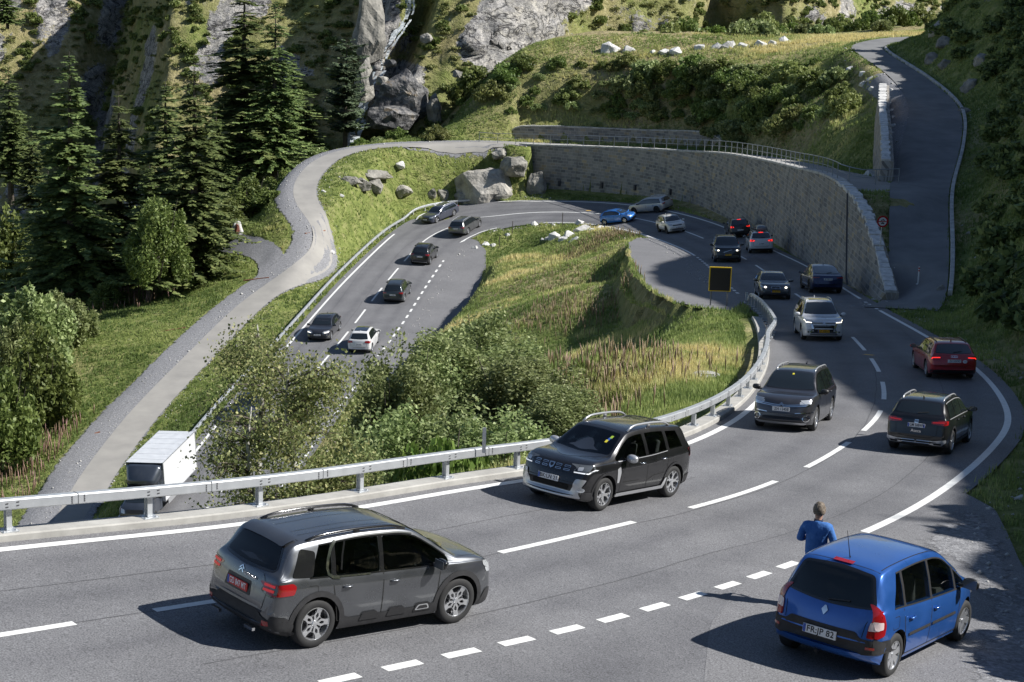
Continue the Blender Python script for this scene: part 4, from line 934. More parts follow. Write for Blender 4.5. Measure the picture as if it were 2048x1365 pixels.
def conifer(px, prow, top, y, v, label, group='spruces on the valley side', name='spruce_tree', ws=1.0, mesh=None, mh=None, on_mtn=False):
    b = aty(px, prow, y); t = aty(px, top, y); h = t[2] - b[2]
    me = mesh or CON[v]; s = h / (mh or CON_H[v])
    r = empty(name, (b[0], b[1], b[2]), random.uniform(0, 6.28), label=label, cat='tree', group=group)
    for nm, mm in zip(('crown', 'trunk'), me): o = link(nm, mm, r); o.scale = (s * ws, s * ws, s)
    return r
conifer(145, 612, 103, 166, 0, 'tall broad dark spruce, leftmost of the big trees beside the footpath', ws=1.25)
conifer(240, 596, 184, 170, 1, 'narrower dark spruce between the broad left spruce and the tree group in the middle', ws=1.30)
conifer(332, 590, 160, 171, 2, 'slim dark spruce with a pale-tipped top just left of the tallest path-side spruce', ws=1.37)
conifer(388, 575, 112, 163, 3, 'tall green spruce closest to the gravel fork of the footpath', ws=1.25)
conifer(300, 600, 330, 160, 2, 'short shaded spruce in front of the big spruces, bare stem showing above the grass', ws=1.56)
conifer(487, 350, -25, 206, 1, 'very tall dark spruce behind, left one of the pair below the grassy mountainside', ws=1.76)
conifer(548, 345, -2, 203, 0, 'very tall green spruce behind, right one of the pair below the grassy mountainside', ws=1.10)
conifer(432, 400, 215, 200, 1, 'dark spruce half hidden behind the tallest path-side spruce', ws=1.69)
conifer(22, 395, 135, 205, 2, 'spruce standing alone at the left picture edge in front of the sunny slope', ws=1.30)
conifer(66, 420, 250, 200, 1, 'small spruce behind the broad left spruce, low on the sunny slope', ws=1.43)
conifer(612, 292, 200, 212, 1, 'small spruce at the foot of the slope between the tall pair and the lone pine', ws=1.95)
conifer(585, 300, 120, 216, 2, 'medium dark spruce tucked behind the right one of the tall pair', ws=1.82)
conifer(15, 52, -70, 268, 3, 'dark spruce high on the rock slope in the upper left corner', ws=1.43)
conifer(100, 600, 330, 172, 1, 'shaded spruce behind the foot of the broad left spruce', ws=1.69)
conifer(690, 292, 76, 211, 0, 'single Swiss stone pine with a straight dark trunk beside the waterfall', None, 'pine_tree', mesh=PINE, mh=12, ws=1.15)
CONL = spruce_mesh(5, 9, 3.2, L_BRIGHT, droop=.15)

# ------------------------------------------------------------------ shrubs near the lower road
B_BIG = [bush_mesh('willow', v, (2.4, 2.4, 8.0), 34000, .10, L_WILLOW, 95, .25) for v in range(3)]
B_ELD = bush_mesh('elder', 0, (1.5, 1.5, 1.5), 6500, .10, L_BRIGHT, 24, .32)
B_MID = [bush_mesh('midshrub', v, (1.8, 1.8, 2.0), 4200, .17, (L_GREEN, L_WILLOW, L_GREEN)[v], 30, .3) for v in range(3)]
B_TALL = [bush_mesh('tallshrub', v, (2.3, 2.3, 5.0), 9000, .17, (L_GREEN, L_WILLOW, L_GREEN)[v], 60, .24) for v in range(3)]
B_FAR = [bush_mesh('farshrub', v, (1.6, 1.6, 1.7), 2600, .17, (L_GREEN, L_OLIVE, L_WILLOW, L_BRIGHT)[v], 24, .30, stems=False) for v in range(4)]
def bush_at(px, top, y, me2, r_scale, label, group=None, name='willow_shrub', mh=8.0, base_z=None, cat='shrub'):
    t = aty(px, top, y); bz = Hz(t[0], t[1]) if base_z is None else base_z; h = max(1.0, t[2] - bz)
    return put_bush(name, me2, (t[0], t[1], bz - .15), r_scale, random.uniform(0, 6.28), label, cat, group, sz=h / mh / r_scale)
GW = 'willow thicket below the near guardrail'
for px, top, y, v, s, lab in [(800, 662, 57, 0, .78, 'willow shrub at the left end of the thicket, its crown covering the lay-by edge'), (905, 652, 60, 1, .95, 'broad grey-green willow shrub, second from the left in the thicket'), (975, 612, 63, 2, .85, 'tallest willow shrub of the thicket, reaching up over the meadow edge'), (1060, 690, 58, 0, .95, 'dense willow shrub right of the tallest one in the thicket'), (1130, 765, 55, 1, .7, 'rightmost willow shrub of the thicket next to the pink weeds'), (790, 800, 50, 2, .8, 'shaded willow shrub low in the thicket beside the birch'), (890, 800, 50, 1, .9, 'dark willow shrub low in the middle of the thicket'), (1000, 800, 49, 0, .8, 'grey-green willow shrub low in the thicket just behind the guardrail'), (850, 700, 58, 2, .8, 'grey-green willow shrub between the left end and the broad one of the thicket'), (1020, 668, 61, 1, .85, 'grey-green willow shrub beside the tallest one of the thicket'), (705, 870, 47, 1, .55, 'small willow shrub between the birch trunk and the thicket')]:
    bush_at(px, top, y, B_BIG[v], s, lab, GW)
bush_at(905, 842, 42.5, B_ELD, .85, 'bright green elder bush right behind the guardrail', None, 'elder_shrub', 1.5)
# birches
def birch(px, base_px, top, y, seed, label, spread, n_leaves, lean=0.):
    rg = np.random.default_rng(seed); rr = random.Random(seed)
    b = aty(base_px, 900, y); bz = Hz(b[0], y); t = aty(px, top, y); h = t[2] - bz
    root = empty('birch_tree', (b[0], y, bz), label=label, cat='tree', group=None); dx = t[0] - b[0]
    tr = MB(); pts = [(dx * f ** 1.3 + .25 * math.sin(f * 7 + seed), .2 * math.sin(f * 5), h * f) for f in np.linspace(0, .93, 9)]
    pts[0] = (0, 0, -.5); tr.tube(pts, [.17, .15, .13, .115, .1, .08, .06, .04, .015], 8); tips = []
    tb = MB()
    for k in range(34):
        f = rr.uniform(.3, .97); i = int(f * 8 * .98); p = Vector(pts[i]).lerp(Vector(pts[i + 1]) if i < 8 else Vector(pts[8]), f * 8 - i if i < 8 else 0)
        a = rr.uniform(0, 6.28); L = spread * rr.uniform(.5, 1.0) * (1.15 - .55 * abs(f - .6) * 2)
        d = Vector((math.cos(a), math.sin(a), rr.uniform(.25, .8))).normalized(); q1 = p + d * L * .5; q2 = p + d * L * .9 + Vector((0, 0, -.1 * L)); q3 = q2 + Vector((d.x * .3, d.y * .3, -.5))
        tb.tube([p, q1, q2, q3], [.03, .02, .011, .005], 4, cap=False); tips += [(p.lerp(q1, .6), .45), (q1, .6), (q2, .7), (q3, .6)]
        for _ in range(3):
            q = q1.lerp(q2, rr.random()) + Vector((rr.uniform(-.6, .6), rr.uniform(-.6, .6), rr.uniform(-.5, .3))); tb.tube([q1.lerp(q2, .3), q], [.009, .004], 3, cap=False); tips.append((q, .42))
    tr.obj('trunk', M_BIRCHB, root, smooth=True); tb.obj('branches', M_BARK, root)
    c = np.array([tuple(t_[0]) for t_ in tips]); sg = np.array([t_[1] for t_ in tips]) * .72; k = rg.integers(0, len(c), n_leaves)
    P = c[k] + rg.normal(size=(n_leaves, 3)) * (sg[k] * .6)[:, None] * np.array([1, 1, .85]); V, Fc = leaf_quads(P, .062, rg, asp=1.35)
    rnd = np.repeat(np.clip(rg.normal(.5, .24, len(P)), 0, 1), 4)
    obj('foliage', V, Fc, L_BIRCH, root, attrs={'rnd': rnd}); return root
birch(600, 575, 690, 43, 5, 'birch with a pale forked trunk behind the guardrail', 2.4, 19000)
birch(492, 560, 585, 47, 8, 'slender birch with a thin airy crown left of the forked birch', 1.5, 9500)
birch(510, 540, 770, 42, 12, 'low birch with sparse yellowing twigs overlapping the truck box', 1.4, 3200)
# shrubs left of the footpath
GL = 'shrubs left of the footpath'
for i, (px, top, y, v, s, sz, lab) in enumerate([(70, 545, 140, 1, 1.35, 1.5, 'large olive-green shrub on the verge in front of the broad left spruce'), (20, 615, 132, 1, 1.1, 1.4, 'olive shrub at the left picture edge above the path verge'), (80, 655, 126, 0, 1.2, 1.3, 'dark green rounded shrub beside the sunny verge at left'), (5, 725, 118, 2, 1.0, 1.2, 'green shrub low at the left edge beside the verge'), (130, 565, 146, 1, 1.1, 1.2, 'greyish shrub at the right end of the left shrub belt'), (215, 560, 160, 0, .8, 1, 'small shrub at the foot of the narrow spruce'), (15, 400, 178, 2, 1.6, 1.7, 'pale green shrub at the left edge below the lone spruce'), (60, 440, 180, 2, 1.5, 1.5, 'grey-green shrub behind the left spruces'), (500, 345, 182, 2, 1.2, 1.6, 'tall grey-green willow shrub behind the painted stone, upper one'), (540, 375, 176, 2, 1.15, 1.3, 'grey-green willow shrub beside the painted stone, lower right one'), (455, 395, 172, 0, .9, 1.2, 'green shrub squeezed between the tallest path-side spruce and the painted stone'), (565, 330, 196, 2, .9, 1.1, 'small silvery shrub beside the bend of the footpath')]):
    t = aty(px, top, y); bz = Hz(t[0], t[1]); h = max(1.2, t[2] - bz); tall = h / s > 3.0
    put_bush('shrub', B_TALL[v] if tall else B_MID[v], (t[0], t[1], bz - .2), s, i * 1.3, lab, 'shrub', GL, sz=h / (5.0 if tall else 2.0) / s)
tdec = bush_mesh('lighttree', 0, (2.6, 2.6, 6.4), 11000, .16, L_GREEN, 60, .22)
t = aty(318, 378, 154); bz = max(Hz(t[0], t[1]), t[2] - 7.5); put_bush('broadleaf_tree', tdec, (t[0], t[1], bz), 1.05, 0, 'light green broadleaf tree in front of the dark spruces', 'tree', sz=(t[2] - bz) / 6.4 / 1.05)

def free_mask(x, y):
    m_ = np.ones(len(x), bool)
    for s_ in SHEETS: m_ &= ~inpoly(x, y, s_)
    d, b = near_seg(x, y, WB); m_ &= d > 1.1; d, b = near_seg(x, y, KP); m_ &= d > 1.0
    return m_
# ------------------------------------------------------------------ embankment thicket and skyline shrubs
rs = random.Random(5); GE = 'shrubs of the thicket on the embankment'
def on_ground(px, py, **k): return ground(px, py, y0=60, y1=245, n=900, **k)
cells = []
for px in range(850, 1790, 30):
    for py in (126, 150, 174, 200, 226, 250):
        lo = np.interp(px, [850, 1000, 1100, 1250, 1450, 1600, 1780], [215, 150, 130, 125, 125, 125, 150]); hi = np.interp(px, [850, 1000, 1100, 1200, 1300, 1450, 1600, 1780], [262, 225, 215, 225, 235, 255, 250, 205])
        if lo - 5 <= py <= hi: cells.append((px + rs.uniform(-14, 14), py + rs.uniform(-10, 10)))
for i, (px, py) in enumerate(cells):
    dens = .9 if px > 1180 else .6
    if rs.random() > dens: continue
    q = on_ground(px, py + 12)
    if not free_mask(np.array([q[0] - .8, q[0] + .8]), np.array([q[1], q[1]])).all(): continue
    v = rs.choice([0, 0, 0, 1, 2, 2, 3]) if px < 1250 else rs.choice([0, 0, 1, 2, 0])
    s = rs.uniform(.5, 1.15) * (1.1 if 1250 < px < 1700 else .75)
    far_bush(B_FAR[v], (q[0], q[1], q[2] - .3), s, rs.uniform(0, 6), 'leafy green shrub in the dense thicket covering the embankment above the low stone wall', GE, sz=rs.uniform(.8, 1.15))
GK = 'shrubs along the foot of the cliffs'
for px in list(range(1262, 1700, 21)) + [1715, 1740, 1765, 1790, 1815, 1838]:
    base = np.interp(px, [1262, 1400, 1580, 1700, 1850], [98, 92, 78, 62, 42]) + rs.uniform(-6, 3)
    q = aty(px, base, 212 + rs.uniform(0, 16)); hgt = {1283: 1.7, 1346: 1.9, 1367: 2.2, 1514: 2.3, 1535: 2.2}.get(px, rs.uniform(.9, 1.5))
    far_bush(B_FAR[rs.choice([0, 1, 2, 3])], (q[0], q[1], q[2] - .4), hgt * .8, rs.uniform(0, 6), 'shrub in the belt between the white boulders and the foot of the grey cliffs', GK, sz=1.15)
GS = 'shrubs around the waterfall rocks'
for px, py, s in [(845, 250, 1.0), (880, 235, 1.3), (905, 205, 1.1), (930, 190, 1.5), (960, 165, 1.4), (985, 185, 1.2), (1010, 150, 1.2), (1045, 125, 1.0), (720, 285, .7), (760, 280, .8), (800, 272, .9), (640, 300, .8), (870, 265, .9)]:
    q = on_ground(px, py + 10) if px > 840 else aty(px, py + 8, 208)
    far_bush(B_FAR[rs.choice([0, 2, 1])], (q[0], q[1], q[2] - .3), s, rs.uniform(0, 6), 'greyish-green shrub on the slope between the waterfall rocks and the embankment thicket', GS)
q = on_ground(1483, 290); far_bush(B_FAR[2], (q[0], q[1], q[2] - .1), .75, 1, 'lone pale silvery shrub beside the railed path, right of the low wall', None)
# mountainside scrub: one mass
def merge_inst(me, mats_, L, name, **kw):
    n = len(me.vertices); co = np.zeros(n * 3, np.float32); me.vertices.foreach_get('co', co); co = co.reshape(-1, 3)
    rn = np.zeros(n, np.float32); me.attributes['rnd'].data.foreach_get('value', rn); Vs = []; Fs = []; Rn = []
    for k, (p, s, rz, dr_) in enumerate(L):
        c, s_ = math.cos(rz), math.sin(rz); q = co * s; Vs.append(np.c_[q[:, 0] * c - q[:, 1] * s_, q[:, 0] * s_ + q[:, 1] * c, q[:, 2]] + np.asarray(p)); Rn.append(np.clip(rn + dr_, 0, 1)); Fs.append(np.arange(n).reshape(-1, 4) + k * n)
    return obj(name, np.vstack(Vs), np.vstack(Fs), mats_, attrs={'rnd': np.concatenate(Rn)}, **kw)
tiny = bush_mesh('scrub', 0, (1, 1, .7), 150, .24, L_OLIVE, 7, .42, stems=False)[0]
tinyg = bush_mesh('scrubg', 0, (1, 1, .9), 420, .26, L_GREEN, 9, .42, stems=False)[0]
sel = [i for i in RNG.choice(len(MTN_V), 16000, replace=False) if MTN_RK[i] < .5 and -34 < MTN_V[i, 2] < -3 and -85 < MTN_V[i, 0] < 66]
nz_ = fbm(MTN_V[sel, 0], MTN_V[sel, 2], 0, 6, 4, 91); sel = np.array(sel)[nz_ > .47][:1500]
cand = np.array([i for i in RNG.choice(len(MTN_V), 22000, replace=False) if MTN_RK[i] < .55 and -34 < MTN_V[i, 2] < -3 and -85 < MTN_V[i, 0] < 66]); selA = cand[:4200]; nb_ = fbm(MTN_V[cand, 0], MTN_V[cand, 2], 0, 4, 4, 92); selB = cand[nb_ > .5][:1300]
merge_inst(tiny, L_OLIVE, [(MTN_V[i], rs.uniform(.25, .7), rs.uniform(0, 6), rs.uniform(-.2, .3)) for i in selA], 'dry_scrub', label='dry olive scrub and tussocks covering the mountainside', cat='scrub', kind='stuff')
merge_inst(tinyg, L_GREEN, [(MTN_V[i], rs.uniform(.3, 1.0), rs.uniform(0, 6), rs.uniform(-.2, .25)) for i in selB], 'green_scrub', label='green dwarf shrubs scattered over the mountainside', cat='scrub', kind='stuff')
# right-hand hillside: scrub given the dark spruce colour to deepen the shade
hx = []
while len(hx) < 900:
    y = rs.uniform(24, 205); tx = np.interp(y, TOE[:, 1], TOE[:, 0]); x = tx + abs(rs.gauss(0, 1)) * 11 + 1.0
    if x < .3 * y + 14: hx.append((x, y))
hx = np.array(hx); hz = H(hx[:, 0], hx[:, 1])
merge_inst(tinyg, L_SPRUCE, [((a, b, c - .15), rs.uniform(.35, 1.25), rs.uniform(0, 6), rs.uniform(-.3, .1)) for (a, b), c in zip(hx, hz)], 'hillside_scrub', label='scrub covering the hillside on the right, coloured darker to deepen its shade', cat='scrub', kind='stuff')

# ------------------------------------------------------------------ grass and weeds
def tufts(P, h, wd, nb, rnd, rg, spread=.12):
    n = len(P); k = n * nb; B = np.repeat(P, nb, 0); a = rg.uniform(0, 2 * np.pi, k); r = rg.uniform(0, spread, k); B = B + np.c_[np.cos(a) * r, np.sin(a) * r, np.zeros(k)]
    H_ = np.repeat(h, nb) * rg.uniform(.55, 1.2, k); a2 = rg.uniform(0, 2 * np.pi, k); ln = rg.uniform(.1, .5, k) * H_
    W = np.c_[-np.sin(a2), np.cos(a2), np.zeros(k)] * (np.repeat(wd, nb) * .5)[:, None]; T = B + np.c_[np.cos(a2) * ln, np.sin(a2) * ln, H_]
    V = np.stack([B - W, B + W, T], 1).reshape(-1, 3); Fc = np.arange(3 * k).reshape(k, 3)
    return V, Fc, np.repeat(np.clip(np.repeat(rnd, nb) + rg.normal(0, .1, k), 0, 1), 3)
rg = np.random.default_rng(3); N = 260000
yy = np.sqrt(rg.uniform(30 ** 2, 212 ** 2, N)); xx = rg.uniform(-.315, .30, N) * yy + rg.uniform(-2, 2, N)
yy2 = rg.uniform(36, 90, 60000); xx2 = rg.uniform(-.1, .16, 60000) * yy2; xx = np.r_[xx, xx2]; yy = np.r_[yy, yy2]
k = free_mask(xx, yy) & (xx < np.interp(yy, TOE[:, 1], TOE[:, 0]) + 4); xx, yy = xx[k], yy[k]
k = (fbm(xx, yy, 0, 2.2, 4, 15) > .40) | (rg.random(len(xx)) < .35); xx, yy = xx[k], yy[k]; zz = H(xx, yy) - .03
dry_ = np.clip(.30 + (fbm(xx, yy, 0, 9, 4, 31) - .5) * 1.7 + (fbm(xx, yy, 0, 1.5, 3, 35) - .5) * .7 + .35 * sstep(.5, .62, fbm(xx, yy, 0, 4, 3, 47)) * (np.abs(xx - 3) < 9) * (yy > 60) * (yy < 182) + ((yy > 192) & (xx > 0)) * .25 + ((yy > 196) & (xx > 22)) * .3, 0, 1)
hh = (.12 + .2 * fbm(xx, yy, 0, 5, 3, 19)) * (1 + (dry_ > .6) * .5)
V, Fc, rn = tufts(np.c_[xx, yy, zz], hh, .035 + .0003 * yy, 4, dry_, rg, .16)
obj('grass', V, Fc, L_GRASS, attrs={'rnd': rn}, label='grass growing on the meadows, verges and slopes', cat='grass', kind='stuff')
def weeds(name, cxs, label, n, h0, h1, matx, rad, cval):
    P = []
    for (px, py, rx, y0_, sc_) in cxs:
        c = ground(px, py, y0=30); m_ = int(n * sc_); P.append(np.c_[c[0] + rg.normal(0, rx, m_), c[1] + rg.normal(0, rx * 1.3, m_)])
    P = np.vstack(P); k = free_mask(P[:, 0], P[:, 1]); P = P[k]; z = H(P[:, 0], P[:, 1]) - .05; m_ = len(P); h = rg.uniform(h0, h1, m_)
    lean = rg.normal(0, .1, (m_, 2)); V = []; Rn = []
    a = rg.uniform(0, 6.28, m_)
    for j in range(3):
        aj = a + j * 2.094
        V.append(np.c_[P[:, 0] + np.cos(aj) * rad * .35, P[:, 1] + np.sin(aj) * rad * .35, z])
    for j in range(3):
        aj = a + j * 2.094; V.append(np.c_[P[:, 0] + lean[:, 0] * h * .6 + np.cos(aj) * rad, P[:, 1] + lean[:, 1] * h * .6 + np.sin(aj) * rad, z + h * .6])
    V.append(np.c_[P[:, 0] + lean[:, 0] * h, P[:, 1] + lean[:, 1] * h, z + h])
    V = np.stack(V, 1); base = np.arange(m_)[:, None] * 7
    Fq = np.concatenate([base + np.array([[a_, b_, c_]]) for a_, b_, c_ in ((0, 1, 4), (0, 4, 3), (1, 2, 5), (1, 5, 4), (2, 0, 3), (2, 3, 5), (3, 4, 6), (4, 5, 6), (5, 3, 6))])
    rn = np.clip(cval + rg.normal(0, .15, m_), 0, 1); rn = np.stack([rn * .3] * 3 + [rn] * 4, 1)
    return obj(name, V.reshape(-1, 3), Fq, matx, attrs={'rnd': rn.ravel()}, label=label, cat='weeds', kind='stuff')
weeds('fireweed', [(1180, 640, 2.0, 0, .7), (1110, 625, 1.6, 0, .5), (1250, 740, 2.2, 0, .6), (1190, 745, 1.4, 0, .5), (1140, 880, 1.0, 0, .5)], 'faded pinkish fireweed stalks in the meadow inside the bend', 330, .4, .95, L_FIRE, .03, .5)
weeds('fireweed', [(60, 900, 2.4, 0, 1.0), (20, 950, 2.0, 0, 1.0), (120, 960, 1.2, 0, .4), (290, 590, 2.4, 0, .7), (240, 600, 2.0, 0, .4)], 'faded pinkish fireweed stalks left of the footpath', 200, .6, 1.3, L_FIRE, .045, .6)
weeds('tall_grass', [(1190, 490, 2.2, 0, 1.0), (1230, 470, 1.5, 0, .6), (1150, 560, 2.5, 0, .5)], 'tall straw-coloured grass behind the pale boulder pile', 420, .35, .7, L_FIRE, .03, .25)

# trees standing on the crest of the right-hand hillside
for i, (y, hgt, lab) in enumerate([(29, 3.2, 'spruce on the crest of the right-hand hillside, nearest one'), (33, 3.4, 'spruce on the crest of the right-hand hillside, second one'), (39, 3.4, 'spruce on the crest of the right-hand hillside, third one'), (178, 8, 'spruce on the crest above the bend of the service road')]):
    z = Hz(60, y); r = empty('spruce_tree', (60, y, z - .3), i, label=lab, cat='tree', group='spruces on the crest')
    for nm, mm in zip(('crown', 'trunk'), CON[i % 3]): o = link(nm, mm, r); k = hgt / 19; o.scale = (k * .9, k * .9, k)

# loose stones along the verges, kerbs and gravel
rgp = np.random.default_rng(8); PB = []
for P_, o_, sp_, n_ in ((PATH[60:], None, 1.0, 1500), (SERV, None, 1.0, 500)):
    k_ = rgp.uniform(0, len(P_) - 1.01, n_); q_ = at_i(P_, k_); t_ = at_i(P_, np.minimum(k_ + .9, len(P_) - 1.001)) - q_; t_ /= np.linalg.norm(t_[:, :2], axis=1)[:, None] + 1e-9
    d_ = (q_[:, 3] + np.abs(rgp.normal(.25, .7, n_))) * rgp.choice([-1, 1], n_); PB.append(np.c_[q_[:, 0] - t_[:, 1] * d_, q_[:, 1] + t_[:, 0] * d_])
k_ = rgp.uniform(0, NST - 2, 1500); d_ = np.interp(k_, [0, 72, 90, NST], [7.0, 6.4, 1.1, .8]) + np.abs(rgp.normal(0, .5, 1500)); PB.append((at_i(RB, k_) + at_i(un, k_) * d_[:, None])[:, :2])
k_ = rgp.uniform(170, NST - 2, 700); PB.append((at_i(RA, k_) - at_i(un, k_) * (.7 + np.abs(rgp.normal(0, .5, 700)))[:, None])[:, :2])
PB = np.vstack(PB); PB = PB[(PB[:, 1] > 12)]; pz = H(PB[:, 0], PB[:, 1], hill=True) + .02; s_ = np.clip(rgp.lognormal(-3.3, .5, len(PB)), .015, .16)
oct_ = np.array([(1, 0, 0), (0, 1, 0), (-1, 0, 0), (0, -1, 0), (.2, .1, .7), (0, 0, -.6)]); of_ = np.array([(0, 1, 4), (1, 2, 4), (2, 3, 4), (3, 0, 4), (1, 0, 5), (2, 1, 5), (3, 2, 5), (0, 3, 5)])
V_ = np.c_[PB, pz][:, None] + oct_[None] * s_[:, None, None] * rgp.uniform(.6, 1.3, (len(PB), 6, 3)); obj('loose_stones', V_.reshape(-1, 3), (np.arange(len(PB))[:, None, None] * 6 + of_[None]).reshape(-1, 3), M_COPE, label='loose stones scattered along road edges and gravel shoulders', cat='stones', kind='stuff')
# ------------------------------------------------------------------ vehicle materials
def paint_mat(name, col, metal=.35, rough=.32):
    m = mat(name, col, rough, metal=metal, spec=.5, coat=1.0); nd, lk = nodes_of(m); b = nd['Principled BSDF']; b.inputs['Coat Roughness'].default_value = .06
    g = nd.new('ShaderNodeNewGeometry'); n = nd.new('ShaderNodeTexNoise'); n.inputs['Scale'].default_value = 2.2; n.inputs['Detail'].default_value = 6; lk.new(g.outputs['Position'], n.inputs['Vector'])
    r = ramp(nd, [(.35, tuple(c * .93 for c in col)), (.7, tuple(min(1, c * 1.05 + .004) for c in col))]); lk.new(n.outputs['Fac'], r.inputs['Fac']); lk.new(r.outputs[0], b.inputs['Base Color'])
    r2 = ramp(nd, [(.3, (rough * .85,) * 3), (.7, (rough * 1.3,) * 3)]); lk.new(n.outputs['Fac'], r2.inputs['Fac']); lk.new(r2.outputs[0], b.inputs['Roughness'])
    return m
M_GLASS = mat('car_glass', (.012, .016, .018), .04, spec=.7, coat=1.0)
M_GLASS2 = mat('car_glass_clear', (.045, .055, .055), .05, spec=.7, coat=1.0)
M_TRIM = mat('black_trim', (.022, .022, .024), .45)
M_GLOSS = mat('gloss_black', (.012, .012, .013), .12, coat=1.0)
M_CLAD = noise_mat('grey_cladding', [(.3, (.028, .028, .03)), (.7, (.045, .045, .048))], scale=8, rough=.62, bump=.15, bscale=120, dist=.002)
M_TYRE = mat('tyre_rubber', (.025, .025, .026), .8)
M_RIM = mat('alloy', (.62, .63, .65), .28, metal=.8)
M_RIMD = mat('dark_alloy', (.05, .05, .055), .35, metal=.6)
M_CHROME = mat('chrome', (.8, .81, .83), .12, metal=1.0)
M_SILV = mat('satin_silver', (.55, .56, .58), .3, metal=.6)
M_RED = mat('tail_lamp', (.30, .008, .012), .12, coat=1.0)
M_REDON = mat('brake_lamp_lit', (.5, .01, .01), .2, emit=(1, .03, .02), es=1.1)
M_REDLOW = mat('tail_lamp_lit', (.6, .015, .02), .2, emit=(1, .04, .04), es=.15)
M_CLEAR = mat('lamp_clear', (.55, .57, .6), .1, metal=.35, coat=1.0)
M_LAMPD = mat('lamp_dark', (.12, .13, .14), .1, metal=.3, coat=1.0)
M_LON = mat('headlamp_lit', (1, .95, .85), .3, emit=(1, .93, .78), es=2.0)
M_DRL = mat('running_light', (.85, .87, .9), .2, emit=(.95, .97, 1), es=.35)
M_PWHITE = mat('plate_white', (.72, .73, .75), .4); M_PYEL = mat('plate_yellow', (.85, .45, .02), .4); M_PRED = mat('plate_red', (.55, .03, .03), .4); M_PBLUE = mat('plate_blue', (.03, .09, .4), .4)
M_INK = mat('plate_ink', (.012, .012, .015), .5); M_INKW = mat('white_ink', (.8, .8, .8), .5)
M_SHUT = mat('arch_dark', (.008, .008, .008), .9)
M_ORANGE = mat('indicator', (.8, .25, .02), .2, coat=1)

def pch(X, Yv, x):
    """monotone cubic interpolation"""
    X = np.asarray(X, float); Yv = np.asarray(Yv, float); h = np.diff(X); d = np.diff(Yv) / h; m_ = np.zeros(len(X)); m_[0], m_[-1] = d[0], d[-1]
    for i in range(1, len(X) - 1): m_[i] = 0 if d[i - 1] * d[i] <= 0 else (h[i - 1] + h[i]) * 3 / ((2 * h[i] + h[i - 1]) / d[i - 1] + (h[i] + 2 * h[i - 1]) / d[i])
    x = np.asarray(x, float); k = np.clip(np.searchsorted(X, x) - 1, 0, len(X) - 2); t = np.clip((x - X[k]) / h[k], 0, 1)
    return Yv[k] * (1 + 2 * t) * (1 - t) ** 2 + m_[k] * h[k] * t * (1 - t) ** 2 + Yv[k + 1] * t * t * (3 - 2 * t) + m_[k + 1] * h[k] * t * t * (t - 1)
def rpoly(P, r=.03, n=4):
    """round the corners of a polygon"""
    P = [np.array(p, float) for p in P]; out = []; k = len(P)
    for i in range(k):
        a, b, c = P[i - 1], P[i], P[(i + 1) % k]; u = a - b; v = c - b; lu, lv = np.linalg.norm(u), np.linalg.norm(v)
        if lu < 1e-6 or lv < 1e-6: continue
        rr = min(r, lu * .45, lv * .45); p0 = b + u / lu * rr; p1 = b + v / lv * rr
        for t in np.linspace(0, 1, n): out.append(tuple((1 - t) ** 2 * p0 + 2 * t * (1 - t) * b + t * t * p1))
    return out
def thick_line(P, wd):
    P = np.array(P, float); t = np.gradient(P, axis=0); t /= np.linalg.norm(t, axis=1)[:, None] + 1e-9; n = np.c_[-t[:, 1], t[:, 0]] * wd / 2
    return [tuple(p) for p in np.vstack([P + n, (P - n)[::-1]])]
_txt = {}
def text_mesh(s, size, m_):
    k = (s, round(size, 4), m_.name)
    if k not in _txt:
        c = bpy.data.curves.new('txt', 'FONT'); c.body = s; c.size = size; c.align_x = 'CENTER'; c.align_y = 'CENTER'; c.extrude = .002; c.space_character = 1.05; c.offset = size * .012
        o = bpy.data.objects.new('txt', c); COL.objects.link(o); dg = bpy.context.evaluated_depsgraph_get(); me = bpy.data.meshes.new_from_object(o.evaluated_get(dg)); bpy.data.objects.remove(o)
        me.materials.clear(); me.materials.append(m_); _txt[k] = me
    return _txt[k]

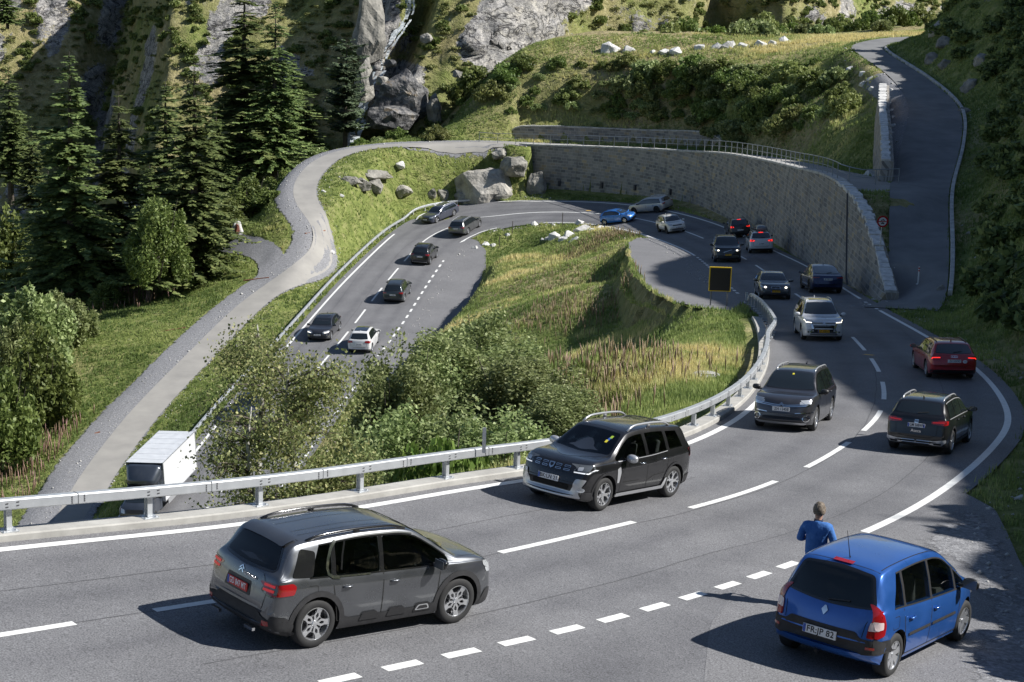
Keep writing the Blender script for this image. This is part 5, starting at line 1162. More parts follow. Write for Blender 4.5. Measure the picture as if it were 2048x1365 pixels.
class Car:
    def __init__(s, sp, name, label, cat='car', group=None):
        s.sp = sp; s.root = empty(name, label=label, cat=cat, group=group); s.hero = sp.get('hero', 0)
        L, W = sp['L'], sp['W']; s.L, s.W = L, W; h = L / 2
        s.topX, s.topZ = zip(*sp['top'])           # rear -> front
        s.beltX, s.beltZ = zip(*sp['belt'])
        fr = sp.get('plan', [(-h, .84), (-h + .05, .91), (-h + .2, .96), (-h + .6, .99), (-.3, 1.0), (h - 1.0, 1.0), (h - .5, .98), (h - .2, .94), (h - .05, .87), (h, .80)])
        s.plX, s.plW = zip(*fr); gc = sp.get('gc', .2)
        s.botX, s.botZ = (-h, -h + .05, -h + .2, -h + .5, h - .6, h - .2, h - .05, h), (.42, .34, .27, gc, gc, .22, .27, .36)
        s.tumb = sp.get('tumble', .32); s.bow = sp.get('bow', (.10, .16))
        s.shell()
    def top(s, x): return pch(s.topX, s.topZ, x)
    def belt(s, x): return pch(s.beltX, s.beltZ, x)
    def hw(s, x): return pch(s.plX, s.plW, x) * s.W / 2
    def section(s, x):
        zt = float(s.top(x)); hw = float(s.hw(x)); bz = min(float(s.belt(x)), zt - .035); zb = float(pch(s.botX, s.botZ, x)); g = zt - bz
        sh = .955 * hw; yR = max(.3, sh - .02 - s.tumb * max(g - .04, 0) - .05 * min(1, g / .2)); dr = min(.075, .25 * g + .012)
        midz = min(.62, (zb + bz) / 2 + .05)
        P = [(0, zb), (.84 * hw, zb), (.955 * hw, zb + .045), (.985 * hw, zb + .16), (hw, midz), (.993 * hw, bz - .16), (.975 * hw, bz - .06), (sh, bz - .0)]
        for f in (.2, .5, .8): P.append((sh - .012 + (yR - sh + .012) * f + .018 * math.sin(f * 3.14) * min(1, g / .4), bz + (zt - dr - bz) * f))
        P += [(yR, zt - dr), (yR - .055, zt - dr * .42), (yR * .62, zt - dr * .1), (0, zt)]
        zs = [p[1] for p in P]
        for i in range(1, len(P)): 
            if P[i][1] < P[i - 1][1]: P[i] = (P[i][0], P[i - 1][1] + .001)
        return P
    def shell(s):
        h = s.L / 2; nx = 96 if s.hero else 56; ns = 4 if s.hero else 2
        u = np.linspace(-1, 1, nx); xs = h * np.sign(u) * (1 - (1 - np.abs(u)) ** 1.55) ; xs = h * (.35 * u + .65 * np.sin(u * math.pi / 2)); xs[0], xs[-1] = -h, h
        rings = []
        for x in xs:
            P = np.array(s.section(x)); Q = catmull(P, ns) if ns > 1 else P; Q[:, 0] = np.maximum(Q[:, 0], 0); rings.append(Q)
        m_ = len(rings[0]); V = []
        for x, Q in zip(xs, rings):
            hw = float(s.hw(x)); half = []
            wf = sstep(h - 1.1, h, x) * s.bow[1]; wr = sstep(h - .7, h, -x) * s.bow[0]
            for y, z in Q: half.append((x - (wf - wr) * min(1.0, y / (s.W / 2)) ** 2.4, y, z))
            V += half + [(a, -b, c) for a, b, c in half[-2:0:-1]]
        k = 2 * m_ - 2; Fc = []
        for i in range(nx - 1):
            for j in range(k): Fc.append((i * k + j, (i + 1) * k + j, (i + 1) * k + (j + 1) % k, i * k + (j + 1) % k))
        # end caps as strips between both halves
        for e, rev in ((0, 0), (nx - 1, 1)):
            b = e * k
            for j in range(m_ - 1):
                q = [b + j, b + (k - j) % k, b + (k - j - 1) % k, b + j + 1]; q = list(dict.fromkeys(q))
                if len(q) > 2: Fc.append(tuple(q if not rev else q[::-1]))
        me = new_mesh('body', V, Fc, [s.sp['paint'], M_SHUT], smooth=True)
        bm = bmesh.new(); bm.from_mesh(me); bmesh.ops.recalc_face_normals(bm, faces=bm.faces); bm.to_mesh(me)
        s.bvh = BVHTree.FromBMesh(bm); bm.free()
        body = link('body', me, s.root); s.body = body
        # wheel arches
        R_ = s.sp['R']; cb = bmesh.new()
        for wx in (s.sp['fx'], s.sp['rx']):
            for sy in (-1, 1):
                mtx = Matrix.Translation((wx, sy * (s.W / 2 - .02), R_ + .01)) @ Matrix.Rotation(math.pi / 2, 4, 'X')
                bmesh.ops.create_cone(cb, cap_ends=True, segments=40 if s.hero else 24, radius1=R_ + .055, radius2=R_ + .055, depth=.56, matrix=mtx)
        cm = bpy.data.meshes.new('cut'); cb.to_mesh(cm); cb.free(); cm.materials.append(M_SHUT); co = bpy.data.objects.new('cut', cm); COL.objects.link(co)
        md = body.modifiers.new('b', 'BOOLEAN'); md.operation = 'DIFFERENCE'; md.object = co; md.solver = 'EXACT'
        dg = bpy.context.evaluated_depsgraph_get(); nm = bpy.data.meshes.new_from_object(body.evaluated_get(dg)); body.modifiers.clear(); body.data = nm; bpy.data.objects.remove(co)
        if len(nm.materials) < 2: nm.materials.append(M_SHUT)
        nm.name = 'body'
        s.cabin = None
        # flat shading where the arch is cut
        sm = np.ones(len(nm.polygons), bool); mi = np.zeros(len(nm.polygons), np.int32); nm.polygons.foreach_get('material_index', mi); nm.polygons.foreach_set('use_smooth', mi == 0)
        try: nm.set_sharp_from_angle(angle=R(38))
        except Exception: pass
    def hit(s, view, a, b):
        if view in 'LR': sg = 1 if view == 'L' else -1; o = Vector((a, sg * 3, b)); d = Vector((0, -sg, 0))
        elif view in 'FB': sg = 1 if view == 'F' else -1; o = Vector((sg * 5, a, b)); d = Vector((-sg, 0, 0))
        else: o = Vector((a, b, 4)); d = Vector((0, 0, -1))
        loc, nrm, _, _ = s.bvh.ray_cast(o, d)
        if loc is None: return None
        if nrm.dot(d) > 0: nrm = -nrm
        return loc, nrm
    def decal(s, name, poly, view, m_, off=.005, step=.07, parent=None, label=None, bstep=None):
        P = np.array(list(poly) + [poly[0]], float); bs = bstep or step * .6; pts = []
        for a, b in zip(P[:-1], P[1:]):
            L_ = np.linalg.norm(b - a)
            if L_ < 1e-4: continue
            n = max(1, int(L_ / bs)); pts += [tuple(a + (b - a) * i / n) for i in range(n)]
        nb = len(pts); A = np.array(pts); x0, y0 = A.min(0); x1, y1 = A.max(0)
        gx_, gy_ = np.meshgrid(np.arange(x0 + step / 2, x1, step), np.arange(y0 + step / 2, y1, step)); gx_, gy_ = gx_.ravel(), gy_.ravel()
        if len(gx_):
            k = inpoly(gx_, gy_, pts); gx_, gy_ = gx_[k], gy_[k]
            if len(gx_):
                d = np.sqrt(((gx_[:, None] - A[:, 0]) ** 2 + (gy_[:, None] - A[:, 1]) ** 2).min(1)); k = d > step * .35; pts += list(zip(gx_[k], gy_[k]))
        try: r_ = delaunay_2d_cdt([Vector(p) for p in pts], [(i, (i + 1) % nb) for i in range(nb)], [], 1, 1e-5)
        except Exception as e: print('cdt', name, e); return None
        V = []; ok = []
        for p in r_[0]:
            h_ = s.hit(view, p.x, p.y)
            if h_ is None: V.append((0, 0, 0)); ok.append(False)
            else: V.append(tuple(h_[0] + h_[1] * off)); ok.append(True)
        Fc = [tuple(f) for f in r_[2] if all(ok[i] for i in f)]
        if not Fc: print('empty decal', s.root.name, name, view); return None
        bm = bmesh.new(); vs_ = [bm.verts.new(v) for v in V]
        ref = {'L': (0, 1, 0), 'R': (0, -1, 0), 'F': (1, 0, 0), 'B': (-1, 0, 0), 'T': (0, 0, 1)}[view]
        for f in Fc:
            try: bm.faces.new([vs_[i] for i in f])
            except ValueError: pass
        bm.normal_update()
        fl = [f for f in bm.faces if f.normal.dot(Vector(ref)) < 0]
        if fl: bmesh.ops.reverse_faces(bm, faces=fl)
        bmesh.ops.delete(bm, geom=[v for v in bm.verts if not v.link_faces], context='VERTS')
        me = bpy.data.meshes.new(name); bm.to_mesh(me); bm.free(); me.materials.append(m_)
        me.polygons.foreach_set('use_smooth', np.ones(len(me.polygons), bool))
        o = link(name, me, parent or s.root)
        if label: o['label'] = label
        return o
    def both(s, name, poly, m_, **k):
        return [s.decal(name, poly, v, m_, **k) for v in 'LR']
    def mir(s, name, poly, view, m_, **k):
        """front/back polygon on both sides"""
        return [s.decal(name, [(sg * a, b) for a, b in poly][::sg], view, m_, **k) for sg in (1, -1)]
    def glass_line(s, x, side='top', m=.11): return float(s.top(x)) - m
    def side_glass(s, cuts, x_rear, x_front, rs=.12, lo=.025, hi=.12, trim=M_TRIM, tw=.03, gap=.07, m_=None, rear_cut=.0, chrome=None):
        """windows between pillar positions; cuts = list of pillar x; polygons lean with the body lines"""
        m_ = m_ or M_GLASS
        def poly(xa, xb, la, lb, grow=0.):
            xs = np.linspace(xa, xb, 12); bot = [(x, float(s.belt(x)) + lo - grow) for x in xs]
            xs2 = np.linspace(xb + lb, xa + la, 14); top_ = []
            for x in xs2:
                z = float(s.top(x)) - hi + grow
                if z > float(s.belt(x)) + lo + .01: top_.append((x, z))
            P = bot + top_
            if top_ and top_[0][0] < xb - .02 and lb > -.05 and False: pass
            return P
        xf = x_front
        # foremost point where glass still has height
        while float(s.top(xf)) - hi < float(s.belt(xf)) + lo + .02: xf -= .02
        U = rpoly(poly(x_rear - tw, xf + tw, rs, 0, tw), .05)
        if not s.sp.get('cab'): s.both('window_surround', U, trim, off=.003, step=.12)
        if chrome:
            xs = np.linspace(x_rear, xf, 24); s.both('belt_strip', thick_line([(x, float(s.belt(x)) + lo - tw + .004) for x in xs], .018), chrome, off=.006, step=.1)
            xs = np.linspace(x_rear + rs, xf - .05, 30); s.both('roof_strip', thick_line([(x, min(float(s.top(x)) - hi + tw, 9)) for x in xs], .018), chrome, off=.006, step=.1)
        edges = [x_rear] + list(cuts) + [xf]; n = len(edges) - 1
        if s.sp.get('cab') and trim is not s.sp['paint']:
            for q in cuts:
                za, zb_ = float(s.belt(q)) + lo, float(s.top(q)) - hi; s.both('pillar', [(q - gap * .42, za), (q + gap * .42, za), (q + gap * .42 + .05, zb_), (q - gap * .42 + .05, zb_)], trim, off=.006, step=.3, bstep=.08)
            xs = np.linspace(x_rear, xf, 20); s.both('window_seal', thick_line([(x, float(s.belt(x)) + lo - .008) for x in xs], .022), trim, off=.006, step=.3)
            s.both('window_seal', thick_line([(x, float(s.top(x)) - hi + .008) for x in np.linspace(x_rear + rs, xf - .03, 22)], .022), trim, off=.006, step=.3)
        for i in range(n):
            a = edges[i] + (gap / 2 if i else 0); b = edges[i + 1] - (gap / 2 if i < n - 1 else 0)
            la = rs if i == 0 else .05; lb = .05 if i < n - 1 else 0
            P = poly(a, b, la, lb)
            if len(P) > 14:
                s.wins = getattr(s, 'wins', []) + [rpoly(P, .035)]; s.both('side_window', rpoly(P, .035), m_, off=.008, step=.12)
    def front_glass(s, yb, yt, zb, zt, view='F', name='windscreen', m_=None, r=.09, surround=.03, curve=.02):
        m_ = m_ or M_GLASS; P = [(-yb, zb + curve)] + [(y, zb + curve * (y / yb) ** 2) for y in np.linspace(-yb * .8, yb * .8, 7)] + [(yb, zb + curve), (yt, zt - curve)] + [(y, zt - curve * (y / yt) ** 2) for y in np.linspace(yt * .8, -yt * .8, 7)] + [(-yt, zt - curve)]
        if surround: 
            c = (zb + zt) / 2; Q = [(a * (1 + surround / yb), c + (b - c) * (1 + surround * 1.6 / (zt - zb))) for a, b in P]; (s.decal(name + '_surround', rpoly(Q, r), view, M_GLOSS, off=.003, step=.12) if not s.sp.get('cab') else s.ring_frame(name + '_surround', rpoly(Q, r), rpoly(P, r), view))
        s.ends = getattr(s, 'ends', []) + [(view, rpoly(P, r))]; return s.decal(name, rpoly(P, r), view, m_, off=.008, step=.12)
    def ring_frame(s, name, outer, inner, view, m_=None):
        """black frame round an opening: thin strips along its edge"""
        P = np.array(inner + [inner[0]], float); c = P.mean(0); Q = P + (P - c) / (np.linalg.norm(P - c, axis=1)[:, None]) * .018
        return s.decal(name, thick_line(Q, .045), view, m_ or M_GLOSS, off=.004, step=.5, bstep=.06)
    def seams(s, xs_, z0=.34, extra=()):
        """door shut lines"""
        for x0, x1 in xs_:
            pts = [(x0 + (x1 - x0) * f, z0 + (float(s.belt(x0)) - z0 - .0) * f) for f in np.linspace(0, 1, 6)]; s.both('door_seam', thick_line(pts, .016), M_SHUT, off=.003, step=.3, bstep=.1)
        for P in extra: s.both('door_seam', thick_line(P, .016), M_SHUT, off=.003, step=.3, bstep=.1)
    def handles(s, L_, m_=None):
        for x, z in L_:
            for v, sg in (('L', 1), ('R', -1)):
                h_ = s.hit(v, x, z)
                if h_:
                    mb = MB(); p, n = h_; mb.tube([p + n * .004 + Vector((-.09, 0, 0)), p + n * .038 + Vector((-.06, 0, .004)), p + n * .04 + Vector((.05, 0, .004)), p + n * .004 + Vector((.09, 0, 0))], [.014, .017, .017, .014], 6); mb.obj('door_handle', m_ or s.sp['paint'], s.root, smooth=True)
    def mirrors(s, x, z, m_=None, sc=1.):
        for sg in (1, -1):
            hw = float(s.hw(x)); bm = bmesh.new(); bmesh.ops.create_uvsphere(bm, u_segments=14, v_segments=9, radius=1)
            for v in bm.verts:
                c = v.co; c.x = c.x * .085 * (1.0 if c.x > 0 else .45); c.y *= .125; c.z = (abs(c.z) ** .8) * (1 if c.z > 0 else -1) * .082
                v.co = c * sc
            me = bpy.data.meshes.new('mirror'); bm.to_mesh(me); bm.free(); me.materials.append(m_ or s.sp['paint']); me.polygons.foreach_set('use_smooth', np.ones(len(me.polygons), bool))
            o = link('mirror', me, s.root); o.location = (x, sg * (hw + .11 * sc), z + .02)
            mb = MB(); mb.tube([(0, -sg * .2, -.05), (0, -sg * .04, -.06)], .028, 6); mb.obj('mirror_arm', M_TRIM, o)
            mb = MB(); mb.box((-.042 * sc, 0, 0), (.006, .2 * sc, .13 * sc)); mb.obj('mirror_glass', M_LAMPD, o)
    def rails(s, x0, x1, y, m_, h=.06, r=.018, feet=True, lift=None):
        for sg in (1, -1):
            pts = []
            for f in np.linspace(0, 1, 15):
                x = x0 + (x1 - x0) * f; q = s.hit('T', x, sg * y); z = q[0].z if q else s.sp['H']; up = h * min(1, min(f, 1 - f) * 6) ** .6
                pts.append((x, sg * y, z + up))
            mb = MB(); mb.tube(pts, r, 8); 
            if feet:
                for f in (.5,): x = x0 + (x1 - x0) * f; mb.box((x, sg * y, pts[7][2] - h / 2), (.1, .03, h))
            mb.obj('roof_rail', m_, s.root, smooth=True)
    def wheels(s, style='y5', rimR=None, rim=None, face=None):
        R_ = s.sp['R']; rr = rimR or R_ * .68; wd = .225
        tm, rm = wheel_mesh(R_, wd, rr, style, rim or M_RIM, face)
        for wx in (s.sp['fx'], s.sp['rx']):
            for sy in (1, -1):
                o = link('wheel', tm, s.root); o.location = (wx, sy * (s.W / 2 - wd / 2 - .02), R_); o.rotation_euler = (0, random.uniform(0, 1.2) * 0, 0 if sy > 0 else math.pi)
                q = link('rim', rm, o); q.rotation_euler = (0, (wx * 2.1) % 1.2, 0)
    def plate(s, view, z, txt, style='eu', wd=.52, ht=.115, y=0., xo=None):
        h_ = s.hit(view, y, z); p = h_[0]; sg = 1 if view == 'F' else -1; bg = {'eu': M_PWHITE, 'ch': M_PWHITE, 'nl': M_PYEL, 'il': M_PRED, 'it': M_PWHITE}[style]
        x = p.x + sg * .018; o = MB(); o.box((x, y, z), (.016, wd, ht)); po = o.obj('number_plate', bg, s.root)
        if style in ('eu', 'nl', 'it', 'il'):
            b = MB(); b.box((x + sg * .009, y - sg * (wd / 2 - .025) * -1 * (-1 if sg > 0 else -1) * (1), z), (.003, .045, ht - .008)); 
            b = MB(); b.box((x + sg * .009, y - sg * (wd / 2 - .026), z), (.003, .044, ht - .008)); b.obj('country_band', M_PBLUE, po)
            if style == 'it': b = MB(); b.box((x + sg * .009, y + sg * (wd / 2 - .026), z), (.003, .044, ht - .008)); b.obj('country_band', M_PBLUE, po)
        if txt:
            me = text_mesh(txt, ht * 1.02, M_INKW if style == 'il' else M_INK); t = link('plate_text', me, po); t.location = (x + sg * .009, y + sg * .015, z)
            t.rotation_euler = (math.pi / 2, 0, math.pi / 2 if sg > 0 else -math.pi / 2)
            w_ = max((v.co.x for v in me.vertices), default=.2) - min((v.co.x for v in me.vertices), default=-.2); k = min(1.0, (wd - .09) / max(w_, .01)); t.scale = (k, 1, 1)
        return po
    def arch_clad(s, m_, wdt=.07, z_sill=.30, door=True, up=.0):
        R_ = s.sp['R']; r0 = R_ + .045; r1 = r0 + wdt
        for wx in (s.sp['fx'], s.sp['rx']):
            a = np.linspace(R(-28), R(208), 20); o = [(wx + r1 * math.cos(t), R_ + .01 + r1 * math.sin(t)) for t in a]; i_ = [(wx + r0 * math.cos(t), R_ + .01 + r0 * math.sin(t)) for t in a[::-1]]
            s.both('arch_cladding', [p for p in o + i_ if p[1] > .20], m_, off=.012, step=.1)
        if door:
            xa = s.sp['rx'] + r0 + .02; xb = s.sp['fx'] - r0 - .02; gc = s.sp.get('gc', .2)
            s.both('sill_cladding', rpoly([(xa, gc + .02), (xb, gc + .02), (xb + .03, z_sill + .14), (xb - .12, z_sill + .05 + up), (xa + .15, z_sill + .05), (xa - .04, z_sill + .14)], .04), m_, off=.012, step=.1)
    def place(s, px, py, yaw, drop=0.0, surf=.013):
        q = ground(px, py, y0=12, hill=False); s.at(q[0], q[1], yaw, 1., 1., drop, surf)
    def at(s, x, y, yaw, k=1., kz=1., drop=0., surf=.013):
        a = R(yaw); f = np.array([math.cos(a), math.sin(a)]); l = np.array([-math.sin(a), math.cos(a)]); pts = []
        for wx, sy in ((s.sp['fx'], 1), (s.sp['fx'], -1), (s.sp['rx'], 1), (s.sp['rx'], -1)): p = np.array([x, y]) + f * wx + l * sy * (s.W / 2 - .12); pts.append((p[0], p[1]))
        P = np.array(pts); z = H(P[:, 0], P[:, 1], noise=False) + surf; c = np.array([x, y, 0]); A = np.c_[P[:, 0] - x, P[:, 1] - y, np.ones(4)]; q_ = np.linalg.lstsq(A, z, rcond=None)[0]
        n = Vector((-q_[0], -q_[1], 1)).normalized(); fw = Vector((f[0], f[1], 0)); fw = (fw - n * fw.dot(n)).normalized(); lf = n.cross(fw)
        m_ = Matrix((fw, lf, n)).transposed().to_4x4(); m_.translation = Vector((x, y, q_[2] - drop)); s.root.matrix_world = m_ @ Matrix.Diagonal((k, k, k * kz, 1)); s.root.rotation_mode = 'XYZ'
        return s
_wh = {}
def wheel_mesh(R_, wd, rr, style, rim, face):
    key = (round(R_, 3), round(rr, 3), style, rim.name, face.name if face else '')
    if key in _wh: return _wh[key]
    h = wd / 2; t = MB(); t.lathe([(rr * .93, -h * .8), (rr + .01, -h), (R_ - .03, -h * .98), (R_ - .008, -h * .8), (R_, -h * .5), (R_, h * .5), (R_ - .008, h * .8), (R_ - .03, h * .98), (rr + .012, h), (rr, h * .9), (rr * .98, h * .55), (rr * .93, -h * .8)], 40)
    tm = new_mesh('wheel', t.v, t.f, M_TYRE, smooth=True)
    r = MB(); fy = h * .72
    r.lathe([(rr * 1.0, h * .93), (rr * .965, h * .96), (rr * .94, h * .8), (rr * .92, -h * .3)], 40, 0)
    r.lathe([(rr * .92, fy - .075), (rr * .3, fy - .06), (.001, fy - .06)], 24, 1)
    r.lathe([(rr * .2, fy + .0), (rr * .17, fy + .012), (.001, fy + .014)], 16, 0); r.lathe([(rr * .2, fy - .05), (rr * .2, fy)], 16, 0)
    def spoke(a, r0, r1, w0, w1, y0, y1, m=0, da=0.):
        P = []; 
        for rr_, w_, yy_, an in ((r0, w0, y0, a), (r1, w1, y1, a + da)):
            c, s_ = math.cos(an), math.sin(an)
            for sw in (-1, 1): P.append((c * rr_ - s_ * w_ * sw, yy_, s_ * rr_ + c * w_ * sw))
        Q = [(x, y - .03, z) for x, y, z in P]
        r.add(P + Q, [(0, 1, 3, 2), (4, 6, 7, 5), (0, 4, 5, 1), (2, 3, 7, 6), (0, 2, 6, 4), (1, 5, 7, 3)], m)
    fm = 0
    if style == 'y5' or style == 'y5t':
        for k in range(5):
            a = k * 2 * math.pi / 5; spoke(a, rr * .12, rr * .55, .035, .028, fy + .002, fy + .006)
            for d in (-1, 1): spoke(a, rr * .5, rr * .96, .016, .02, fy + .006, h * .88, 0, d * .27)
    elif style == 'hex5':
        for k in range(5):
            a = k * 2 * math.pi / 5
            for d in (-1, 1): spoke(a + d * .0, rr * .16, rr * .5, .02, .016, fy, fy + .004, 0, d * .35); spoke(a + d * .35, rr * .48, rr * .68, .017, .016, fy + .004, fy + .006, 0, -d * .18); 
            spoke(a, rr * .64, rr * .96, .04, .05, fy + .006, h * .88)
            spoke(a + math.pi / 5, rr * .5, rr * .52, .05, .05, fy + .004, fy + .004)
    elif style == 'm10':
        for k in range(10): spoke(k * 2 * math.pi / 10, rr * .12, rr * .96, .02, .017, fy, h * .86)
    elif style == 'cover7':
        for k in range(7): spoke(k * 2 * math.pi / 7, rr * .1, rr * .97, .03, .06, fy + .004, h * .86)
    else:
        for k in range(5): spoke(k * 2 * math.pi / 5, rr * .1, rr * .96, .045, .035, fy, h * .86)
    me = new_mesh('rim', r.v, r.f, [rim, M_RIMD], mi=r.m)
    _wh[key] = (tm, me); return _wh[key]

M_TINT = mat('tinted_glass', (.02, .024, .024), .02, spec=.7)
def _tint():
    nd, lk = nodes_of(M_TINT); b = nd['Principled BSDF']; t = nd.new('ShaderNodeBsdfTransparent'); t.inputs['Color'].default_value = (.55, .6, .58, 1); gl = nd.new('ShaderNodeBsdfGlossy'); gl.inputs['Roughness'].default_value = .02; gl.inputs['Color'].default_value = (1, 1, 1, 1)
    fr = nd.new('ShaderNodeFresnel'); fr.inputs['IOR'].default_value = 1.55; ms = nd.new('ShaderNodeMixShader'); lk.new(fr.outputs[0], ms.inputs[0]); lk.new(t.outputs[0], ms.inputs[1]); lk.new(gl.outputs[0], ms.inputs[2]); lk.new(ms.outputs[0], nd['Material Output'].inputs[0])
_tint()
M_SEAT = noise_mat('seat_fabric', [(.3, (.05, .05, .055)), (.7, (.10, .10, .105))], scale=20, rough=.9); M_CAB = mat('cabin_lining', (.05, .05, .052), .85); M_HEADL = mat('head_lining', (.32, .31, .29), .9)
def open_cabin(c, side, ends, driver=None):
    """cut the window openings through the body, hollow the cabin and furnish it. side = polygons in (x,z); ends = [(view, polygon in (y,z))]"""
    sp = c.sp; xa, xb = sp['cab']; zf = sp.get('floor', .42); bm = bmesh.new()
    # cabin void: inset sections
    xs = np.linspace(xa, xb, 22); rings = []
    for x in xs:
        zt = float(c.top(x)) - .055; hw = float(c.hw(x)) - .10; bz = float(c.belt(x)); g = max(zt - bz, .02); yR = max(.25, .955 * float(c.hw(x)) - .02 - c.tumb * max(g - .0, 0) - .09)
        zt = max(zt, zf + .2); bzz = min(bz, zt - .02)
        rings.append([(x, -hw + .02, zf), (x, -hw, (zf + bzz) / 2), (x, -hw + .0, bzz - .02), (x, -(hw * .45 + yR * .55), (bzz + zt) / 2), (x, -yR, zt - .05), (x, -yR * .6, zt), (x, yR * .6, zt), (x, yR, zt - .05), (x, (hw * .45 + yR * .55), (bzz + zt) / 2), (x, hw, bzz - .02), (x, hw, (zf + bzz) / 2), (x, hw - .02, zf)])
    V = [bm.verts.new(p) for r in rings for p in r]; n = 12
    for i in range(len(rings) - 1):
        for j in range(n): bm.faces.new((V[i * n + j], V[i * n + (j + 1) % n], V[(i + 1) * n + (j + 1) % n], V[(i + 1) * n + j]))
    bm.faces.new(V[:n][::-1]); bm.faces.new(V[-n:]); bmesh.ops.recalc_face_normals(bm, faces=bm.faces)
    cm = bpy.data.meshes.new('void'); bm.to_mesh(cm); bm.free(); cm.materials.append(M_CAB); cuts = [cm]
    def prism(poly, fn, d0, d1):
        b = bmesh.new(); lo = [b.verts.new(fn(p, d0)) for p in poly]; hi = [b.verts.new(fn(p, d1)) for p in poly]; k = len(poly)
        b.faces.new(lo[::-1]); b.faces.new(hi)
        for i in range(k): b.faces.new((lo[i], lo[(i + 1) % k], hi[(i + 1) % k], hi[i]))
        bmesh.ops.recalc_face_normals(b, faces=b.faces); m_ = bpy.data.meshes.new('cut'); b.to_mesh(m_); b.free(); m_.materials.append(M_TRIM); cuts.append(m_)
    for P in side: prism(P, lambda p, d: (p[0], d, p[1]), .3, 1.3); prism(P, lambda p, d: (p[0], -d, p[1]), .3, 1.3)
    for view, P in ends:
        if view == 'F': prism(P, lambda p, d: (d, p[0], p[1]), sp.get('wf', .3), 3)
        else: prism(P, lambda p, d: (-d, p[0], p[1]), sp.get('wb', 1.2), 3)
    for m_ in cuts:
        o = bpy.data.objects.new('c', m_); COL.objects.link(o); md = c.body.modifiers.new('b', 'BOOLEAN'); md.operation = 'DIFFERENCE'; md.object = o; md.solver = 'EXACT'
        dg = bpy.context.evaluated_depsgraph_get(); nm = bpy.data.meshes.new_from_object(c.body.evaluated_get(dg)); c.body.modifiers.clear()
        if len(nm.polygons) > 500: c.body.data = nm
        else: print('boolean lost body', c.root.name)
        bpy.data.objects.remove(o)
    nm = c.body.data; mi = np.zeros(len(nm.polygons), np.int32); nm.polygons.foreach_get('material_index', mi); nm.polygons.foreach_set('use_smooth', mi == 0); nm.name = 'body'
    try: nm.set_sharp_from_angle(angle=R(38))
    except Exception: pass
    # seats
    for x, wd, n_ in ((.12, .5, 2), (-.78, .5, 2)):
        for sg in (1, -1):
            y = sg * .36; b = MB(); b.box((x + .05, y, zf + .14), (.52, wd, .16)); b.box((x - .26, y, zf + .50), (.15, wd * .92, .66), 0, Matrix.Rotation(-.22, 3, 'Y'), .85); b.box((x - .36, y, zf + .88), (.09, .26, .16), 0, Matrix.Rotation(-.2, 3, 'Y'))
            o = b.obj('seat', M_SEAT, c.root); md = o.modifiers.new('b', 'BEVEL'); md.width = .045; md.segments = 3; md.limit_method = 'NONE'
    b = MB(); b.box((.86, 0, float(c.belt(.8)) - .14), (.42, 1.25, .2), 0, None, .9); o = b.obj('dashboard', M_CAB, c.root)
    b = MB(); pts = [(.60 - .06 * math.sin(a), .36 + .18 * math.cos(a), float(c.belt(.5)) - .06 + .17 * math.sin(a)) for a in np.linspace(0, 2 * math.pi, 17)]; b.tube(pts, .014, 6, cap=False); b.box((.61, .36, float(c.belt(.5)) - .06), (.03, .3, .05)); b.obj('steering_wheel', M_TRIM, c.root)
